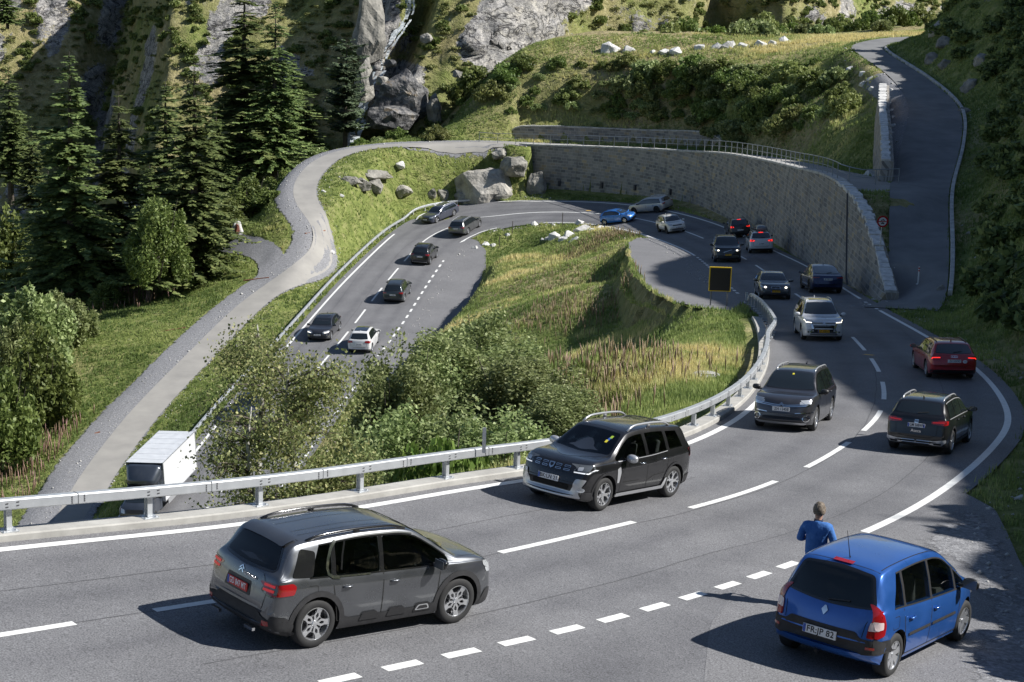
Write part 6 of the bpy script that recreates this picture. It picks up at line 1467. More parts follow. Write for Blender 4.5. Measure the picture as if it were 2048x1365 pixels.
# ------------------------------------------------------------------ grey SUV in the foreground
GC = 'cars queuing and driving on the hairpin road'
def car_grey_suv():
    h = 2.25; P = paint_mat('paint_grey_metallic', (.135, .142, .155), .75, .27)
    sp = dict(cab=(-1.75, 1.02), wf=.25, wb=1.45, L=4.5, W=1.86, H=1.67, R=.375, fx=1.33, rx=-1.40, gc=.22, hero=1, paint=P, tumble=.30, bow=(.10, .22),
        top=[(-h, .62), (-h + .03, .80), (-h + .07, .98), (-h + .12, 1.12), (-h + .20, 1.20), (-h + .30, 1.36), (-h + .42, 1.53), (-h + .52, 1.585), (-1.2, 1.63), (-.5, 1.66), (.1, 1.645), (.42, 1.60), (.75, 1.44), (1.1, 1.22), (1.32, 1.10), (1.5, 1.085), (1.85, 1.05), (h - .22, .99), (h - .1, .91), (h - .035, .76), (h, .55)],
        belt=[(-h, 1.08), (-1.6, 1.075), (-.6, 1.04), (.6, 1.01), (1.2, 1.0), (1.7, .99), (h, .95)])
    c = Car(sp, 'parked_car' if 0 else 'suv', 'grey metallic crossover SUV with black roof rails, driving in the foreground lane', 'car', GC)
    c.side_glass([-1.12, -.22], -1.56, 1.1, rs=.24, hi=.115, gap=.085, chrome=None, trim=M_GLOSS, m_=M_TINT)
    c.both('pillar_panel', rpoly([(-1.86, 1.12), (-1.5, 1.10), (-1.40, 1.44), (-1.66, 1.50)], .05), M_GLOSS, off=.009, step=.06)
    # chrome window outline, strongest at the rear corner
    xs = np.linspace(-1.16, .2, 20); c.both('window_chrome', thick_line([(-.9, float(c.top(-.9)) - .088)] and [(x, float(c.top(x)) - .085) for x in np.linspace(-1.05, .45, 24)], .018), M_CHROME, off=.012, step=.1)
    c.both('window_chrome', thick_line([(.95, float(c.belt(.95)) + .005)] and [(x, float(c.belt(x)) + .006) for x in np.linspace(-1.1, -.45, 10)], .022), M_CHROME, off=.013, step=.1)
    c.both('window_chrome', thick_line([(-1.02, float(c.top(-1.05)) - .085), (-1.12, 1.46), (-1.20, 1.32), (-1.235, 1.20), (-1.22, 1.11), (-1.14, 1.065), (-1.02, 1.05)], .045), M_CHROME, off=.0135, step=.06)
    c.both('door_seam', thick_line([(-.98, 1.15), (-.93, 1.35), (-.85, 1.53)], .03), M_GLOSS, off=.0125, step=.1)
    c.front_glass(.70, .55, 1.12, 1.57, m_=M_TINT)
    c.front_glass(.64, .50, 1.17, 1.53, 'B', 'rear_window', r=.08, m_=M_TINT)
    c.decal('roof_spoiler', rpoly([(-h + .40, -.54), (-h + .62, -.56), (-h + .62, .56), (-h + .40, .54)], .06), 'T', P, off=.03, step=.1)
    c.decal('roof_seam', thick_line([(-1.62, y) for y in np.linspace(-.56, .56, 9)], .01), 'T', M_SHUT, off=.004, step=.3)
    for y in (.2, -.2, .38, -.38): c.decal('roof_rib', thick_line([(x, y) for x in np.linspace(-1.5, .2, 10)], .016), 'T', P, off=.007, step=.3)
    c.rails(-1.5, .35, .60, M_GLOSS, h=.05, r=.024)
    # lamps, tailgate
    c.mir('tail_lamp', rpoly([(.52, .90), (.60, 1.02), (.84, 1.04), (.84, .84), (.70, .83)], .03), 'B', M_GLOSS, off=.008)
    c.both('tail_lamp', rpoly([(-h + .09, .86), (-h + .10, 1.03), (-1.86, 1.05), (-1.80, 1.0), (-1.84, .88)], .03), M_RED, off=.012, step=.05)
    for z in (.905, .975): c.mir('lamp_bar', rpoly([(.58, z), (.58, z + .035), (.80, z + .04), (.80, z)], .01), 'B', M_REDLOW, off=.016, step=.05)
    c.decal('tailgate_panel', rpoly([(-.62, .56), (.62, .56), (.66, .9), (.5, 1.12), (-.5, 1.12), (-.66, .9)], .05), 'B', P, off=.008)
    c.decal('plate_recess', rpoly([(-.34, .74), (.34, .74), (.3, .95), (-.3, .95)], .03), 'B', M_TRIM, off=.012)
    c.plate('B', .84, 'GD 847 MT', 'il', .52, .13)
    c.decal('lower_bumper', rpoly([(-.92, .25), (.92, .25), (.93, .48), (.6, .52), (.5, .60), (-.5, .60), (-.6, .52), (-.93, .48)], .05), 'B', M_CLAD, off=.014, step=.08)
    c.both('lower_bumper', rpoly([(-h + .08, .26), (-1.83, .24), (-1.80, .42), (-1.95, .54), (-h + .08, .56)], .03), M_CLAD, off=.014, step=.06)
    c.mir('reflector', rpoly([(.66, .40), (.66, .47), (.78, .48), (.78, .41)], .01), 'B', M_RED, off=.02, step=.04)
    mb = MB(); [mb.box((-h - .01, y, .30), (.05, .22, .045)) for y in (.45,)]; mb.obj('exhaust', M_CHROME, c.root)
    mb = MB(); [mb.box((-h - .01, y, .30), (.05, .22, .045)) for y in (-.45,)]; mb.obj('exhaust', M_CHROME, c.root)
    # badge: double chevron, lettering
    for dz in (0, .045):
        c.decal('badge', thick_line([(-.055, 1.045 + dz - .035), (0, 1.045 + dz + .01), (.055, 1.045 + dz - .035)], .02), 'B', M_CHROME, off=.02, step=.1, bstep=.03)
    t = link('lettering', text_mesh('CITROEN', .07, M_CHROME), c.root); t.location = (c.hit('B', -.2, 1.0)[0].x - .02, -.24, 1.02); t.rotation_euler = (math.pi / 2, 0, -math.pi / 2)
    # front
    c.both('headlamp', rpoly([(h - .44, .98), (h - .20, .93), (h - .18, .84), (h - .28, .84), (h - .42, .90)], .03), M_CLEAR, off=.01, step=.05)
    c.mir('headlamp', rpoly([(.5, .74), (.86, .78), (.86, .88), (.5, .84)], .03), 'F', M_CLEAR, off=.008); c.decal('grille', rpoly([(-.5, .45), (.5, .45), (.56, .72), (-.56, .72)], .05), 'F', M_GLOSS, off=.01)
    c.decal('lower_bumper', rpoly([(-.85, .28), (.85, .28), (.85, .42), (-.85, .42)], .05), 'F', M_CLAD, off=.012)
    c.both('lower_bumper', rpoly([(h - .48, .24), (h - .16, .28), (h - .16, .50), (h - .32, .50)], .04), M_CLAD, off=.013, step=.06)
    c.arch_clad(M_CLAD, .085, .36)
    # air bumps in the sill
    for x0 in (-.62, -.1, .42):
        c.both('air_bump', rpoly([(x0, .33), (x0 + .38, .33), (x0 + .32, .46), (x0 + .06, .46)], .03), M_TRIM, off=.02, step=.08)
    c.both('air_bump', rpoly([(.45, .355), (.74, .355), (.70, .44), (.51, .44)], .03), M_SILV, off=.024, step=.08)
    c.both('air_bump', rpoly([(.485, .37), (.71, .37), (.68, .425), (.535, .425)], .02), M_TRIM, off=.027, step=.08)
    c.seams([(-1.02, -1.16), (-.20, -.2), (.86, .92)], .38)
    c.both('door_seam', thick_line([(-1.02, .38), (.86, .38)], .01), M_SHUT, off=.003, step=.4)
    c.both('fuel_flap', thick_line(rpoly([(-1.62, .80), (-1.42, .80), (-1.42, .98), (-1.62, .98)], .04)[:-3], .008), M_SHUT, off=.003, step=.3, bstep=.05)
    c.handles([(-.88, .90), (.02, .885)], P)
    c.decal('bonnet_seam', thick_line([(h - .5, .72), (1.45, .76), (1.2, .74)], .012), 'T', M_SHUT, off=.003, step=.3); c.decal('bonnet_seam', thick_line([(h - .5, -.72), (1.45, -.76), (1.2, -.74)], .012), 'T', M_SHUT, off=.003, step=.3)
    c.decal('wiper', thick_line([(1.2, -.55), (1.1, .5)], .02), 'T', M_TRIM, off=.02, step=.3)
    c.mirrors(.80, 1.07, M_GLOSS, 1.05); c.wheels('hex5', .255, M_RIM)
    return c

def car_duster():
    h = 2.17; P = paint_mat('paint_black_brown', (.013, .013, .015), .4, .28)
    sp = dict(cab=(-1.72, .86), wf=.2, wb=1.4, L=4.34, W=1.80, H=1.63, R=.355, fx=1.33, rx=-1.34, gc=.24, hero=1, paint=P, tumble=.27, bow=(.10, .22),
        top=[(-h, .64), (-h + .03, .84), (-h + .06, 1.0), (-h + .11, 1.14), (-h + .22, 1.34), (-h + .34, 1.5), (-h + .46, 1.565), (-1.2, 1.60), (-.5, 1.625), (.05, 1.61), (.36, 1.565), (.65, 1.41), (.95, 1.21), (1.12, 1.11), (1.3, 1.085), (1.7, 1.06), (h - .3, 1.02), (h - .14, .94), (h - .06, .80), (h, .58)],
        belt=[(-h, 1.08), (-1.5, 1.10), (-.9, 1.06), (-.3, 1.02), (.6, 1.0), (1.1, .99), (h, .96)])
    c = Car(sp, 'suv', 'black compact SUV with silver roof rails, driving toward the viewer beside the guardrail', 'car', GC)
    c.side_glass([-1.04, -.24], -1.62, .96, rs=.16, hi=.125, gap=.12, trim=P, tw=.0, m_=M_TINT)
    for a, b in ((-.96, -.30), (-.17, .62)):
        pass
    c.both('window_chrome', thick_line([(x, float(c.belt(x)) + .012) for x in np.linspace(-1.0, .9, 16)], .014), M_SILV, off=.012, step=.2)
    ws = c.front_glass(.70, .56, 1.10, 1.53, r=.07, m_=M_TINT)
    for y, z, m_ in ((.44, 1.42, mat('sticker_green', (.35, .5, .05), .5)), (.40, 1.34, mat('sticker_yellow', (.7, .6, .05), .5)), (.42, 1.38, M_PBLUE)): c.decal('sticker', rpoly([(y - .03, z - .025), (y + .03, z - .025), (y + .03, z + .025), (y - .03, z + .025)], .008), 'F', m_, off=.012, step=.1)
    c.front_glass(.60, .48, 1.16, 1.5, 'B', 'rear_window', r=.07, m_=M_TINT)
    c.rails(-1.35, .28, .575, M_SILV, h=.085, r=.025)
    for sg in (1, -1):
        pts = [(x, sg * .575, (c.hit('T', x, sg * .575)[0].z) + .10) for x in np.linspace(-.95, .1, 8)]
    c.decal('roof_antenna', rpoly([(-1.5, -.02), (-1.44, -.02), (-1.44, .02), (-1.5, .02)], .01), 'T', M_TRIM, off=.02); mb = MB(); mb.tube([(-1.47, 0, 1.58), (-1.62, 0, 1.78)], .006, 5); mb.obj('antenna', M_TRIM, c.root)
    # front end
    c.decal('grille', rpoly([(-.62, .80), (.62, .80), (.6, .97), (-.6, .97)], .03), 'F', M_GLOSS, off=.010)
    for sg in (1, -1):
        for i in range(2):
            for j in range(2):
                y0 = sg * (.17 + i * .2); z0 = .845 + j * .065; q = [(y0 - .07, z0 - .02), (y0 + .07, z0 - .02), (y0 + .07, z0 + .02), (y0 - .07, z0 + .02)]
                c.decal('grille_cell', rpoly(q, .02), 'F', M_CHROME, off=.02, step=.1); q2 = [(y0 - .055, z0 - .009), (y0 + .055, z0 - .009), (y0 + .055, z0 + .009), (y0 - .055, z0 + .009)]; c.decal('grille_cell_recess', rpoly(q2, .008), 'F', M_GLOSS, off=.023, step=.1)
    c.decal('badge', rpoly([(-.07, .93), (.07, .93), (.06, .85), (.0, .81), (-.06, .85)], .015), 'F', M_CHROME, off=.028, step=.1); c.decal('badge_recess', rpoly([(-.035, .915), (.035, .915), (.03, .87), (0, .85), (-.03, .87)], .01), 'F', M_GLOSS, off=.031, step=.1)
    c.mir('headlamp', rpoly([(.52, .84), (.56, .96), (.82, .99), (.86, .86), (.74, .80)], .03), 'F', M_LAMPD, off=.010); c.both('headlamp', rpoly([(h - .42, .99), (h - .2, .97), (h - .19, .86), (h - .3, .86)], .03), M_LAMPD, off=.012, step=.05)
    c.mir('running_light', thick_line([(.54, .825), (.80, .825), (.85, .90)], .022), 'F', M_DRL, off=.016, step=.1)
    c.mir('headlamp_reflector', rpoly([(.6, .86), (.6, .93), (.70, .94), (.70, .87)], .02), 'F', M_CLEAR, off=.014, step=.1)
    c.decal('air_intake', rpoly([(-.55, .38), (.55, .38), (.6, .62), (-.6, .62)], .05), 'F', M_TRIM, off=.012)
    c.decal('skid_plate', rpoly([(-.80, .70), (-.62, .70), (-.52, .42), (.52, .42), (.62, .70), (.80, .70), (.70, .40), (.74, .30), (-.74, .30), (-.70, .40)], .03), 'F', M_SILV, off=.02, step=.06)
    c.decal('air_intake', rpoly([(-.45, .44), (.45, .44), (.47, .55), (-.47, .55)], .04), 'F', M_SHUT, off=.024)
    c.plate('F', .64, 'BK:LN 21', 'eu', .52, .115)
    c.mir('fog_lamp', rpoly([(.74 + .05 * math.cos(t), .48 + .05 * math.sin(t)) for t in np.linspace(0, 6.28, 13)[:-1]], .01), 'F', M_CLEAR, off=.02, step=.05)
    c.both('lower_bumper', rpoly([(h - .52, .26), (h - .18, .29), (h - .18, .44), (h - .38, .44)], .03), M_CLAD, off=.012, step=.06); c.both('lower_bumper', rpoly([(-h + .09, .28), (-1.78, .26), (-1.78, .46), (-h + .09, .5)], .03), M_CLAD, off=.012, step=.06)
    c.mir('tail_lamp', rpoly([(.66, .88), (.86, .88), (.84, 1.08), (.68, 1.08)], .03), 'B', M_RED, off=.01); c.both('tail_lamp', rpoly([(-h + .09, .88), (-h + .2, .88), (-h + .2, 1.08), (-h + .1, 1.08)], .02), M_RED, off=.012, step=.05)
    c.plate('B', .8, 'BK:LN 21', 'eu')
    c.arch_clad(P, .05, .32, door=False); gx0, gx1 = sp['rx'] + .42, sp['fx'] - .42
    c.both('sill_step', rpoly([(gx0, .26), (gx1 + .02, .26), (gx1 + .02, .34), (gx0 + .1, .34), (gx0 - .02, .5), (gx0 - .08, .5)], .02), M_SILV, off=.03, step=.1)
    c.both('wing_vent', rpoly([(.86, .56), (.93, .56), (.95, .86), (.84, .90), (.80, .80)], .02), M_SILV, off=.012, step=.05)
    c.seams([(-.98, -1.05), (-.22, -.22), (.80, .78)], .38, [[(-.9, .62), (-.5, .60), (-.26, .52)], [(.1, .55), (.7, .56)]])
    c.handles([(-.86, .93), (-.02, .90)], M_CHROME)
    c.decal('bonnet_seam', thick_line([(h - .42, .60), (1.4, .68), (1.08, .70)], .012), 'T', M_SHUT, off=.003, step=.3); c.decal('bonnet_seam', thick_line([(h - .42, -.60), (1.4, -.68), (1.08, -.70)], .012), 'T', M_SHUT, off=.003, step=.3)
    c.decal('scuttle', rpoly([(1.06, -.66), (1.16, -.66), (1.18, 0), (1.16, .66), (1.06, .66), (1.1, 0)], .02), 'T', M_TRIM, off=.006)
    c.mirrors(.62, 1.06, M_SILV, 1.12); c.wheels('y5', .245, M_RIM)
    return c

def car_blue():
    h = 2.13; P = paint_mat('paint_blue', (.025, .115, .42), .45, .3)
    sp = dict(cab=(-1.68, 1.16), wf=.3, wb=1.35, L=4.26, W=1.81, H=1.62, R=.325, fx=1.32, rx=-1.36, gc=.2, hero=1, paint=P, tumble=.26, bow=(.17, .26),
        top=[(-h, .58), (-h + .03, .72), (-h + .06, .86), (-h + .11, 1.0), (-h + .19, 1.16), (-h + .30, 1.36), (-h + .40, 1.50), (-h + .50, 1.555), (-1.2, 1.60), (-.5, 1.62), (.1, 1.60), (.42, 1.545), (.8, 1.36), (1.1, 1.18), (1.36, 1.04), (1.6, .965), (1.85, .89), (h - .16, .80), (h - .06, .68), (h, .52)],
        belt=[(-h, .98), (-1.5, 1.02), (-.8, .98), (.2, .93), (1.0, .90), (1.5, .88), (h, .8)],
        plan=[(-h, .82), (-h + .05, .90), (-h + .2, .955), (-h + .6, .99), (-.3, 1.0), (h - 1.1, 1.0), (h - .6, .95), (h - .25, .86), (h - .05, .74), (h, .64)])
    c = Car(sp, 'minivan', 'blue compact minivan parked at the gravel edge in the lower right corner, seen from behind', 'car', GC)
    c.side_glass([-1.14, -.16, .78], -1.50, 1.24, rs=.25, hi=.125, gap=.085, m_=M_TINT, tw=.028)
    c.front_glass(.72, .55, 1.10, 1.52, m_=M_TINT)
    c.front_glass(.69, .54, 1.05, 1.49, 'B', 'rear_window', r=.10, surround=.045, curve=.03, m_=M_TINT)
    c.decal('brake_light', rpoly([(-.16, 1.545), (.16, 1.545), (.16, 1.565), (-.16, 1.565)], .004), 'B', M_RED, off=.02, step=.1)
    c.decal('roof_seam', thick_line([(-1.63, y) for y in np.linspace(-.6, .6, 9)], .01), 'T', M_SHUT, off=.004, step=.3)
    for sg in (1, -1): c.decal('roof_gutter', thick_line([(x, sg * .575) for x in np.linspace(-1.55, .3, 12)], .014), 'T', M_SHUT, off=.004, step=.3)
    mb = MB(); mb.tube([(-1.42, 0, 1.58), (-1.45, 0, 1.62), (-1.66, 0, 2.02)], [.014, .008, .004], 5); mb.obj('antenna', M_TRIM, c.root)
    tl = [(.68, .66), (.84, .66), (.85, .84), (.82, .98), (.79, 1.06), (.74, .96), (.69, .84)]
    c.mir('tail_lamp', rpoly(tl, .03), 'B', M_RED, off=.012); c.both('tail_lamp', rpoly([(-h + .16, .66), (-h + .33, .70), (-h + .35, .84), (-h + .30, 1.02), (-h + .24, 1.14), (-h + .17, .9)], .03), M_RED, off=.014, step=.05)
    c.mir('reversing_lamp', rpoly([(.69, .76), (.83, .78), (.81, .90), (.70, .88)], .02), 'B', mat('lamp_pale', (.75, .6, .6), .15, coat=1), off=.018, step=.05)
    c.both('reversing_lamp', rpoly([(-h + .17, .78), (-h + .28, .80), (-h + .28, .90), (-h + .17, .90)], .02), MATS['lamp_pale'], off=.019, step=.05)
    c.decal('bumper_cladding', rpoly([(-.93, .42), (.93, .42), (.93, .62), (.60, .64), (.52, .72), (-.52, .72), (-.60, .64), (-.93, .62)], .04), 'B', M_CLAD, off=.014, step=.08)
    c.both('bumper_cladding', rpoly([(-h + .15, .44), (-1.76, .42), (-1.72, .58), (-h + .15, .66)], .03), M_CLAD, off=.014, step=.06)
    c.plate('B', .60, 'FR:JP 82', 'eu', .54, .125)
    c.mir('reflector', rpoly([(.70, .50), (.70, .54), (.80, .54), (.80, .50)], .008), 'B', M_RED, off=.022, step=.05)
    c.decal('badge', thick_line([(0, .97), (.04, .91), (0, .85), (-.04, .91), (-.003, .968)], .022), 'B', M_CHROME, off=.02, step=.1, bstep=.03)
    c.decal('tailgate_seam', thick_line([(.62, .66), (.64, .84), (.70, 1.05)], .01), 'B', M_SHUT, off=.004, step=.3); c.decal('tailgate_seam', thick_line([(-.62, .66), (-.64, .84), (-.70, 1.05)], .01), 'B', M_SHUT, off=.004, step=.3)
    c.decal('rear_wiper', thick_line([(0, 1.06), (-.34, 1.10)], .02), 'B', M_TRIM, off=.03, step=.2)
    mb = MB(); mb.tube([(-h + .2, 0, .3), (-h - .05, 0, .3), (-h - .08, 0, .36)], [.025, .02, .03], 6); mb.obj('tow_bar', M_TRIM, c.root)
    c.both('rub_strip', rpoly([(-.98, .56), (-.20, .56), (-.20, .61), (-.98, .61)], .015), M_CLAD, off=.02, step=.1); c.both('rub_strip', rpoly([(-.12, .56), (.80, .56), (.76, .61), (-.12, .61)], .015), M_CLAD, off=.02, step=.1)
    c.seams([(-1.02, -1.20), (-.16, -.16), (.94, .96)], .28, [[(-1.02, .28), (.94, .28)]])
    c.both('fuel_flap', thick_line(rpoly([(-1.56, .74), (-1.36, .74), (-1.36, .92), (-1.56, .92)], .04)[:-3], .008), M_SHUT, off=.003, step=.3, bstep=.05)
    c.handles([(-.92, .82), (0.0, .80)], P)
    c.both('headlamp', rpoly([(h - .62, .84), (h - .26, .77), (h - .24, .68), (h - .36, .66)], .04), M_CLEAR, off=.01, step=.05)
    c.mirrors(.98, 1.0, M_TRIM, 1.12); c.wheels('cover7', .215, M_RIM)
    return c
C5 = car_grey_suv(); open_cabin(C5, C5.wins, C5.ends); C5.at(-2.41, 28.70, 41.5, 1.03)
DU = car_duster(); open_cabin(DU, DU.wins, DU.ends); DU.at(2.12, 39.25, 232.5, 1.0)
BL = car_blue(); open_cabin(BL, BL.wins, BL.ends); BL.at(6.40, 30.35, 54.4, 1.09, 1.03)
# ------------------------------------------------------------------ the rest of the traffic
def prof(L, H_, hood=.95, cx=1.0, cz=1.05, wx=.3, xr=-1.55, zr=None, xg=None, zg=1.05, nose=.55, flat=.0):
    h = L / 2; zr = zr or H_ - .07; xg = xg if xg is not None else -h + .16
    t = [(-h, .58), (-h + .03, .76), (-h + .06, zg - .14), (-h + .10, zg - .03)]
    if xg - (-h) > .2: t.append((xg - .04, zg - .005 + flat))
    t += [(xg + .03, zg + .05), ((xg + xr) / 2, (zg + zr) / 2 + .04), (xr, zr), (xr + .35, (zr + H_) / 2 + .015), (-.35, H_), (wx - .35, H_ - .02), (wx, H_ - .065), ((wx + cx) / 2 - .0, (H_ + cz) / 2 + .03), (cx, cz + .02), (cx + .2, cz - .035), ((cx + h) / 2 + .1, (cz + hood) / 2), (h - .26, hood), (h - .12, hood - .08), (h - .04, hood - .25), (h, nose)]
    t = sorted(t); out = [t[0]]
    for p in t[1:]:
        if p[0] - out[-1][0] > .015: out.append(p)
    return out
def belt(L, zr, zf): h = L / 2; return [(-h, zr), (-h + .8, zr), (0, (zr + zf) / 2 + .01), (h - 1.1, zf), (h, zf - .04)]
def simple(label, col, L, W, H_, R_=.34, wb=2.68, fo=.9, metal=.4, rough=.32, name='car', rails=None, mirror=None, clad=None, lit_front=False, lit_rear=False, plateF='', plateR='', pst='eu', wheel='y5', rimm=None, tint=None, chrome=None, win=(.12,), grille=None, lampz=.78, tailz=.86, tailw=(.55, .80), front=True, rear=True, hero=0, bow=(.10, .22), skid=None, xrw=None, plz=.55, prz=.8, rbz=None, cuts=None, rs=.2, tailh=.10, sunroof=False, third=True, antenna=True, gly=.46, glz=(.62, .76), door=True, **pk):
    h = L / 2; P = paint_mat('paint_' + name + '_%d' % len(MATS), col, metal, rough)
    fx = h - fo; rx = fx - wb
    t = prof(L, H_, **pk); zg = pk.get('zg', 1.05); cz = pk.get('cz', 1.05); bz = belt(L, zg - .06, cz - .06)
    c = Car(dict(L=L, W=W, H=H_, R=R_, fx=fx, rx=rx, gc=.19 if not clad else .22, hero=hero, paint=P, top=t, belt=bz, tumble=.30, bow=bow), name, label, 'car', GC)
    xr = pk.get('xr', -1.55); cx = pk.get('cx', 1.0); wx = pk.get('wx', .3)
    c.side_glass(cuts or [-.95, -.10], xrw if xrw is not None else max(-h + .34, xr - .1), cx + .05, rs=rs, hi=.12, m_=tint or M_GLASS, trim=M_GLOSS, chrome=chrome)
    c.front_glass(W / 2 - .2, W / 2 - .33, cz + .045, H_ - .10, m_=M_GLASS)
    zr = pk.get('zr') or H_ - .07
    if rear or True: c.front_glass(W / 2 - .25, W / 2 - .36, (rbz or zg + .05), zr - .05, 'B', 'rear_window', m_=tint or M_GLASS)
    if rear:
        ya, yb = tailw; mt = M_REDON if lit_rear else M_RED; yo = min(yb + .06, W / 2 - .10)
        c.mir('tail_lamp', rpoly([(ya, tailz), (ya, tailz + tailh * .8), (yo, tailz + tailh * 1.15), (yo, tailz - tailh * .3)], .02), 'B', mt, off=.012); c.both('tail_lamp', rpoly([(-h + .10, tailz - tailh * .3), (-h + .11, tailz + tailh * 1.15), (-h + .3, tailz + tailh), (-h + .24, tailz)], .02), M_RED, off=.013, step=.06)
        if lit_rear and third: c.decal('brake_light', rpoly([(-.17, zr - .02), (.17, zr - .02), (.17, zr + .01), (-.17, zr + .01)], .005), 'B', M_REDON, off=.02, step=.1)
        c.plate('B', prz, plateR, pst, .50, .115)
        c.decal('lower_bumper', rpoly([(-W / 2 + .06, .26), (W / 2 - .06, .26), (W / 2 - .06, .40), (-W / 2 + .06, .40)], .04), 'B', M_CLAD if clad else M_TRIM, off=.012)
        if skid: c.decal('skid_plate', rpoly([(-.62, .30), (.62, .30), (.70, .38), (-.70, .38)], .03), 'B', skid, off=.02)
        c.decal('tailgate_seam', thick_line([(-.62, zg - .06), (-.58, .62), (-.4, .52), (.4, .52), (.58, .62), (.62, zg - .06)], .012), 'B', M_SHUT, off=.004, step=.3)
        c.decal('rear_wiper', thick_line([(.02, (rbz or zg + .05) + .02), (-.3, (rbz or zg + .05) + .06)], .02), 'B', M_TRIM, off=.025, step=.3)
    hl = M_LON if lit_front else M_CLEAR
    c.mir('headlamp', rpoly([(gly + .06, lampz - .05), (gly + .04, lampz + .04), (W / 2 - .10, lampz + .10), (W / 2 - .09, lampz + .0), (W / 2 - .2, lampz - .06)], .03), 'F', M_CLEAR if not lit_front else M_LAMPD, off=.010)
    if lit_front: c.mir('lit_headlamp', rpoly([(W / 2 - .32 + .075 * math.cos(a), lampz + .01 + .05 * math.sin(a)) for a in np.linspace(0, 6.28, 13)[:-1]], .01), 'F', M_LON, off=.016, step=.05)
    c.both('headlamp', rpoly([(h - .45, lampz + .12), (h - .2, lampz + .08), (h - .19, lampz - .02), (h - .3, lampz + .0)], .03), M_CLEAR, off=.012, step=.06)
    if front:
        c.decal('grille', rpoly([(-gly, glz[0]), (gly, glz[0]), (gly + .04, glz[1]), (-gly - .04, glz[1])], .04), 'F', grille or M_GLOSS, off=.010)
        c.decal('air_intake', rpoly([(-.6, .30), (.6, .30), (.54, .44), (-.54, .44)], .04), 'F', M_TRIM, off=.010); c.plate('F', plz, plateF, pst, .50, .115)
        c.mir('fog_lamp', rpoly([(W / 2 - .24 + .045 * math.cos(a), .42 + .045 * math.sin(a)) for a in np.linspace(0, 6.28, 11)[:-1]], .01), 'F', M_LAMPD, off=.014, step=.05)
        if skid: c.decal('skid_plate', rpoly([(-.66, .24), (.66, .24), (.74, .30), (-.74, .30)], .03), 'F', skid, off=.02)
    if clad: c.arch_clad(clad, .06, .30)
    if rails: c.rails(xr + .1, wx - .1, W / 2 - .33, rails, h=.05, r=.022)
    if sunroof: c.decal('sunroof', rpoly([(wx - .75, -.42), (wx - .15, -.42), (wx - .15, .42), (wx - .75, .42)], .06), 'T', M_GLOSS, off=.008)
    c.seams([((cuts or [-.95])[0] - .05, (cuts or [-.95])[0] - .1), (-.08, -.08), (cx - .06, cx - .04)] if door else [], .32)
    c.handles([((cuts or [-.95])[0] + .18, zg - .16), (.1, zg - .18)])
    if antenna: q = c.hit('T', xr + .25, 0); mb = MB(); mb.tube([tuple(q[0]), (q[0].x - .08, 0, q[0].z + .06)], [.03, .012], 6); mb.obj('antenna', P, c.root)
    c.mirrors(cx - .16, cz + .0, mirror); c.wheels(wheel, R_ * .68, rimm or M_RIM)
    return c
GRY = (.085, .088, .095)
# C-class crossover, dark grey, silver rails
c = simple('dark grey SUV with silver roof rails and ringed fog lamps, driving toward the viewer', (.075, .075, .085), 4.64, 1.80, 1.68, .355, 2.67, .98, metal=.7, name='suv', rails=M_SILV, clad=None, plateF='ZH 13458', pst='ch', wheel='m10', hood=.98, cx=1.12, cz=1.09, wx=.40, xr=-1.75, zg=1.12, lampz=.84, glz=(.74, .80), plz=.66, hero=1, mirror=M_TRIM, skid=M_SILV, bow=(.1, .26))
for z in (.775, .735): c.decal('grille_bar', thick_line([(-.78, z + .05), (-.18, z + .0), (-.06, z + .0), (0, z + .06), (.06, z), (.18, z), (.78, z + .05)], .022), 'F', M_CHROME, off=.02, step=.1)
c.decal('bumper_strip', thick_line([(-.86, .60), (-.4, .56)], .02), 'F', M_CHROME, off=.018, step=.1); c.decal('bumper_strip', thick_line([(.86, .60), (.4, .56)], .02), 'F', M_CHROME, off=.018, step=.1)
for y in (-.70, .70): c.decal('fog_lamp_ring', thick_line([(y + .085 * math.cos(a), .42 + .085 * math.sin(a)) for a in np.linspace(0, 6.2, 16)], .025), 'F', M_CHROME, off=.02, step=.2, bstep=.04)
c.decal('windscreen_sticker', rpoly([(-.03, 1.5), (.03, 1.5), (.03, 1.54), (-.03, 1.54)], .005), 'F', mat('sticker_yellow', (.7, .6, .05), .5), off=.012)
c.at(8.27, 52.77, 251.2, .97)
# black SUV seen from behind
c = simple('black SUV with silver roof rails and silver rear trim, driving away through the bend', (.010, .010, .012), 4.38, 1.84, 1.60, .355, 2.63, .86, name='suv', rails=M_SILV, clad=M_TRIM, plateR='GM 508WV', pst='it', wheel='y5', hood=.98, cx=1.02, cz=1.08, wx=.36, xr=-1.60, zg=1.12, tailz=.93, tailw=(.42, .78), tailh=.10, prz=.86, hero=1, chrome=M_SILV, mirror=M_GLOSS, front=False)
c.mir('lamp_bar', rpoly([(.46, .955), (.78, .975), (.78, 1.0), (.46, .985)], .008), 'B', M_REDLOW, off=.018); c.decal('garnish', rpoly([(-.42, .95), (.42, .95), (.42, 1.0), (-.42, 1.0)], .01), 'B', M_GLOSS, off=.014)
c.decal('badge', thick_line([(.055, 1.01), (-.055, 1.01), (-.055, .975), (.055, .965), (.055, .93), (-.055, .93)], .022), 'B', M_CHROME, off=.025, step=.1, bstep=.03)
t = link('lettering', text_mesh('Ateca', .12, M_CHROME), c.root); q = c.hit('B', .0, .68); t.location = (q[0].x - .012, .0, .70); t.rotation_euler = (math.pi / 2, 0, -math.pi / 2)
c.decal('silver_bumper_trim', rpoly([(-.84, .42), (-.84, .50), (-.4, .42), (.4, .42), (.84, .50), (.84, .42), (.74, .33), (.5, .33), (.36, .37), (-.36, .37), (-.5, .33), (-.74, .33)], .02), 'B', M_SILV, off=.024)
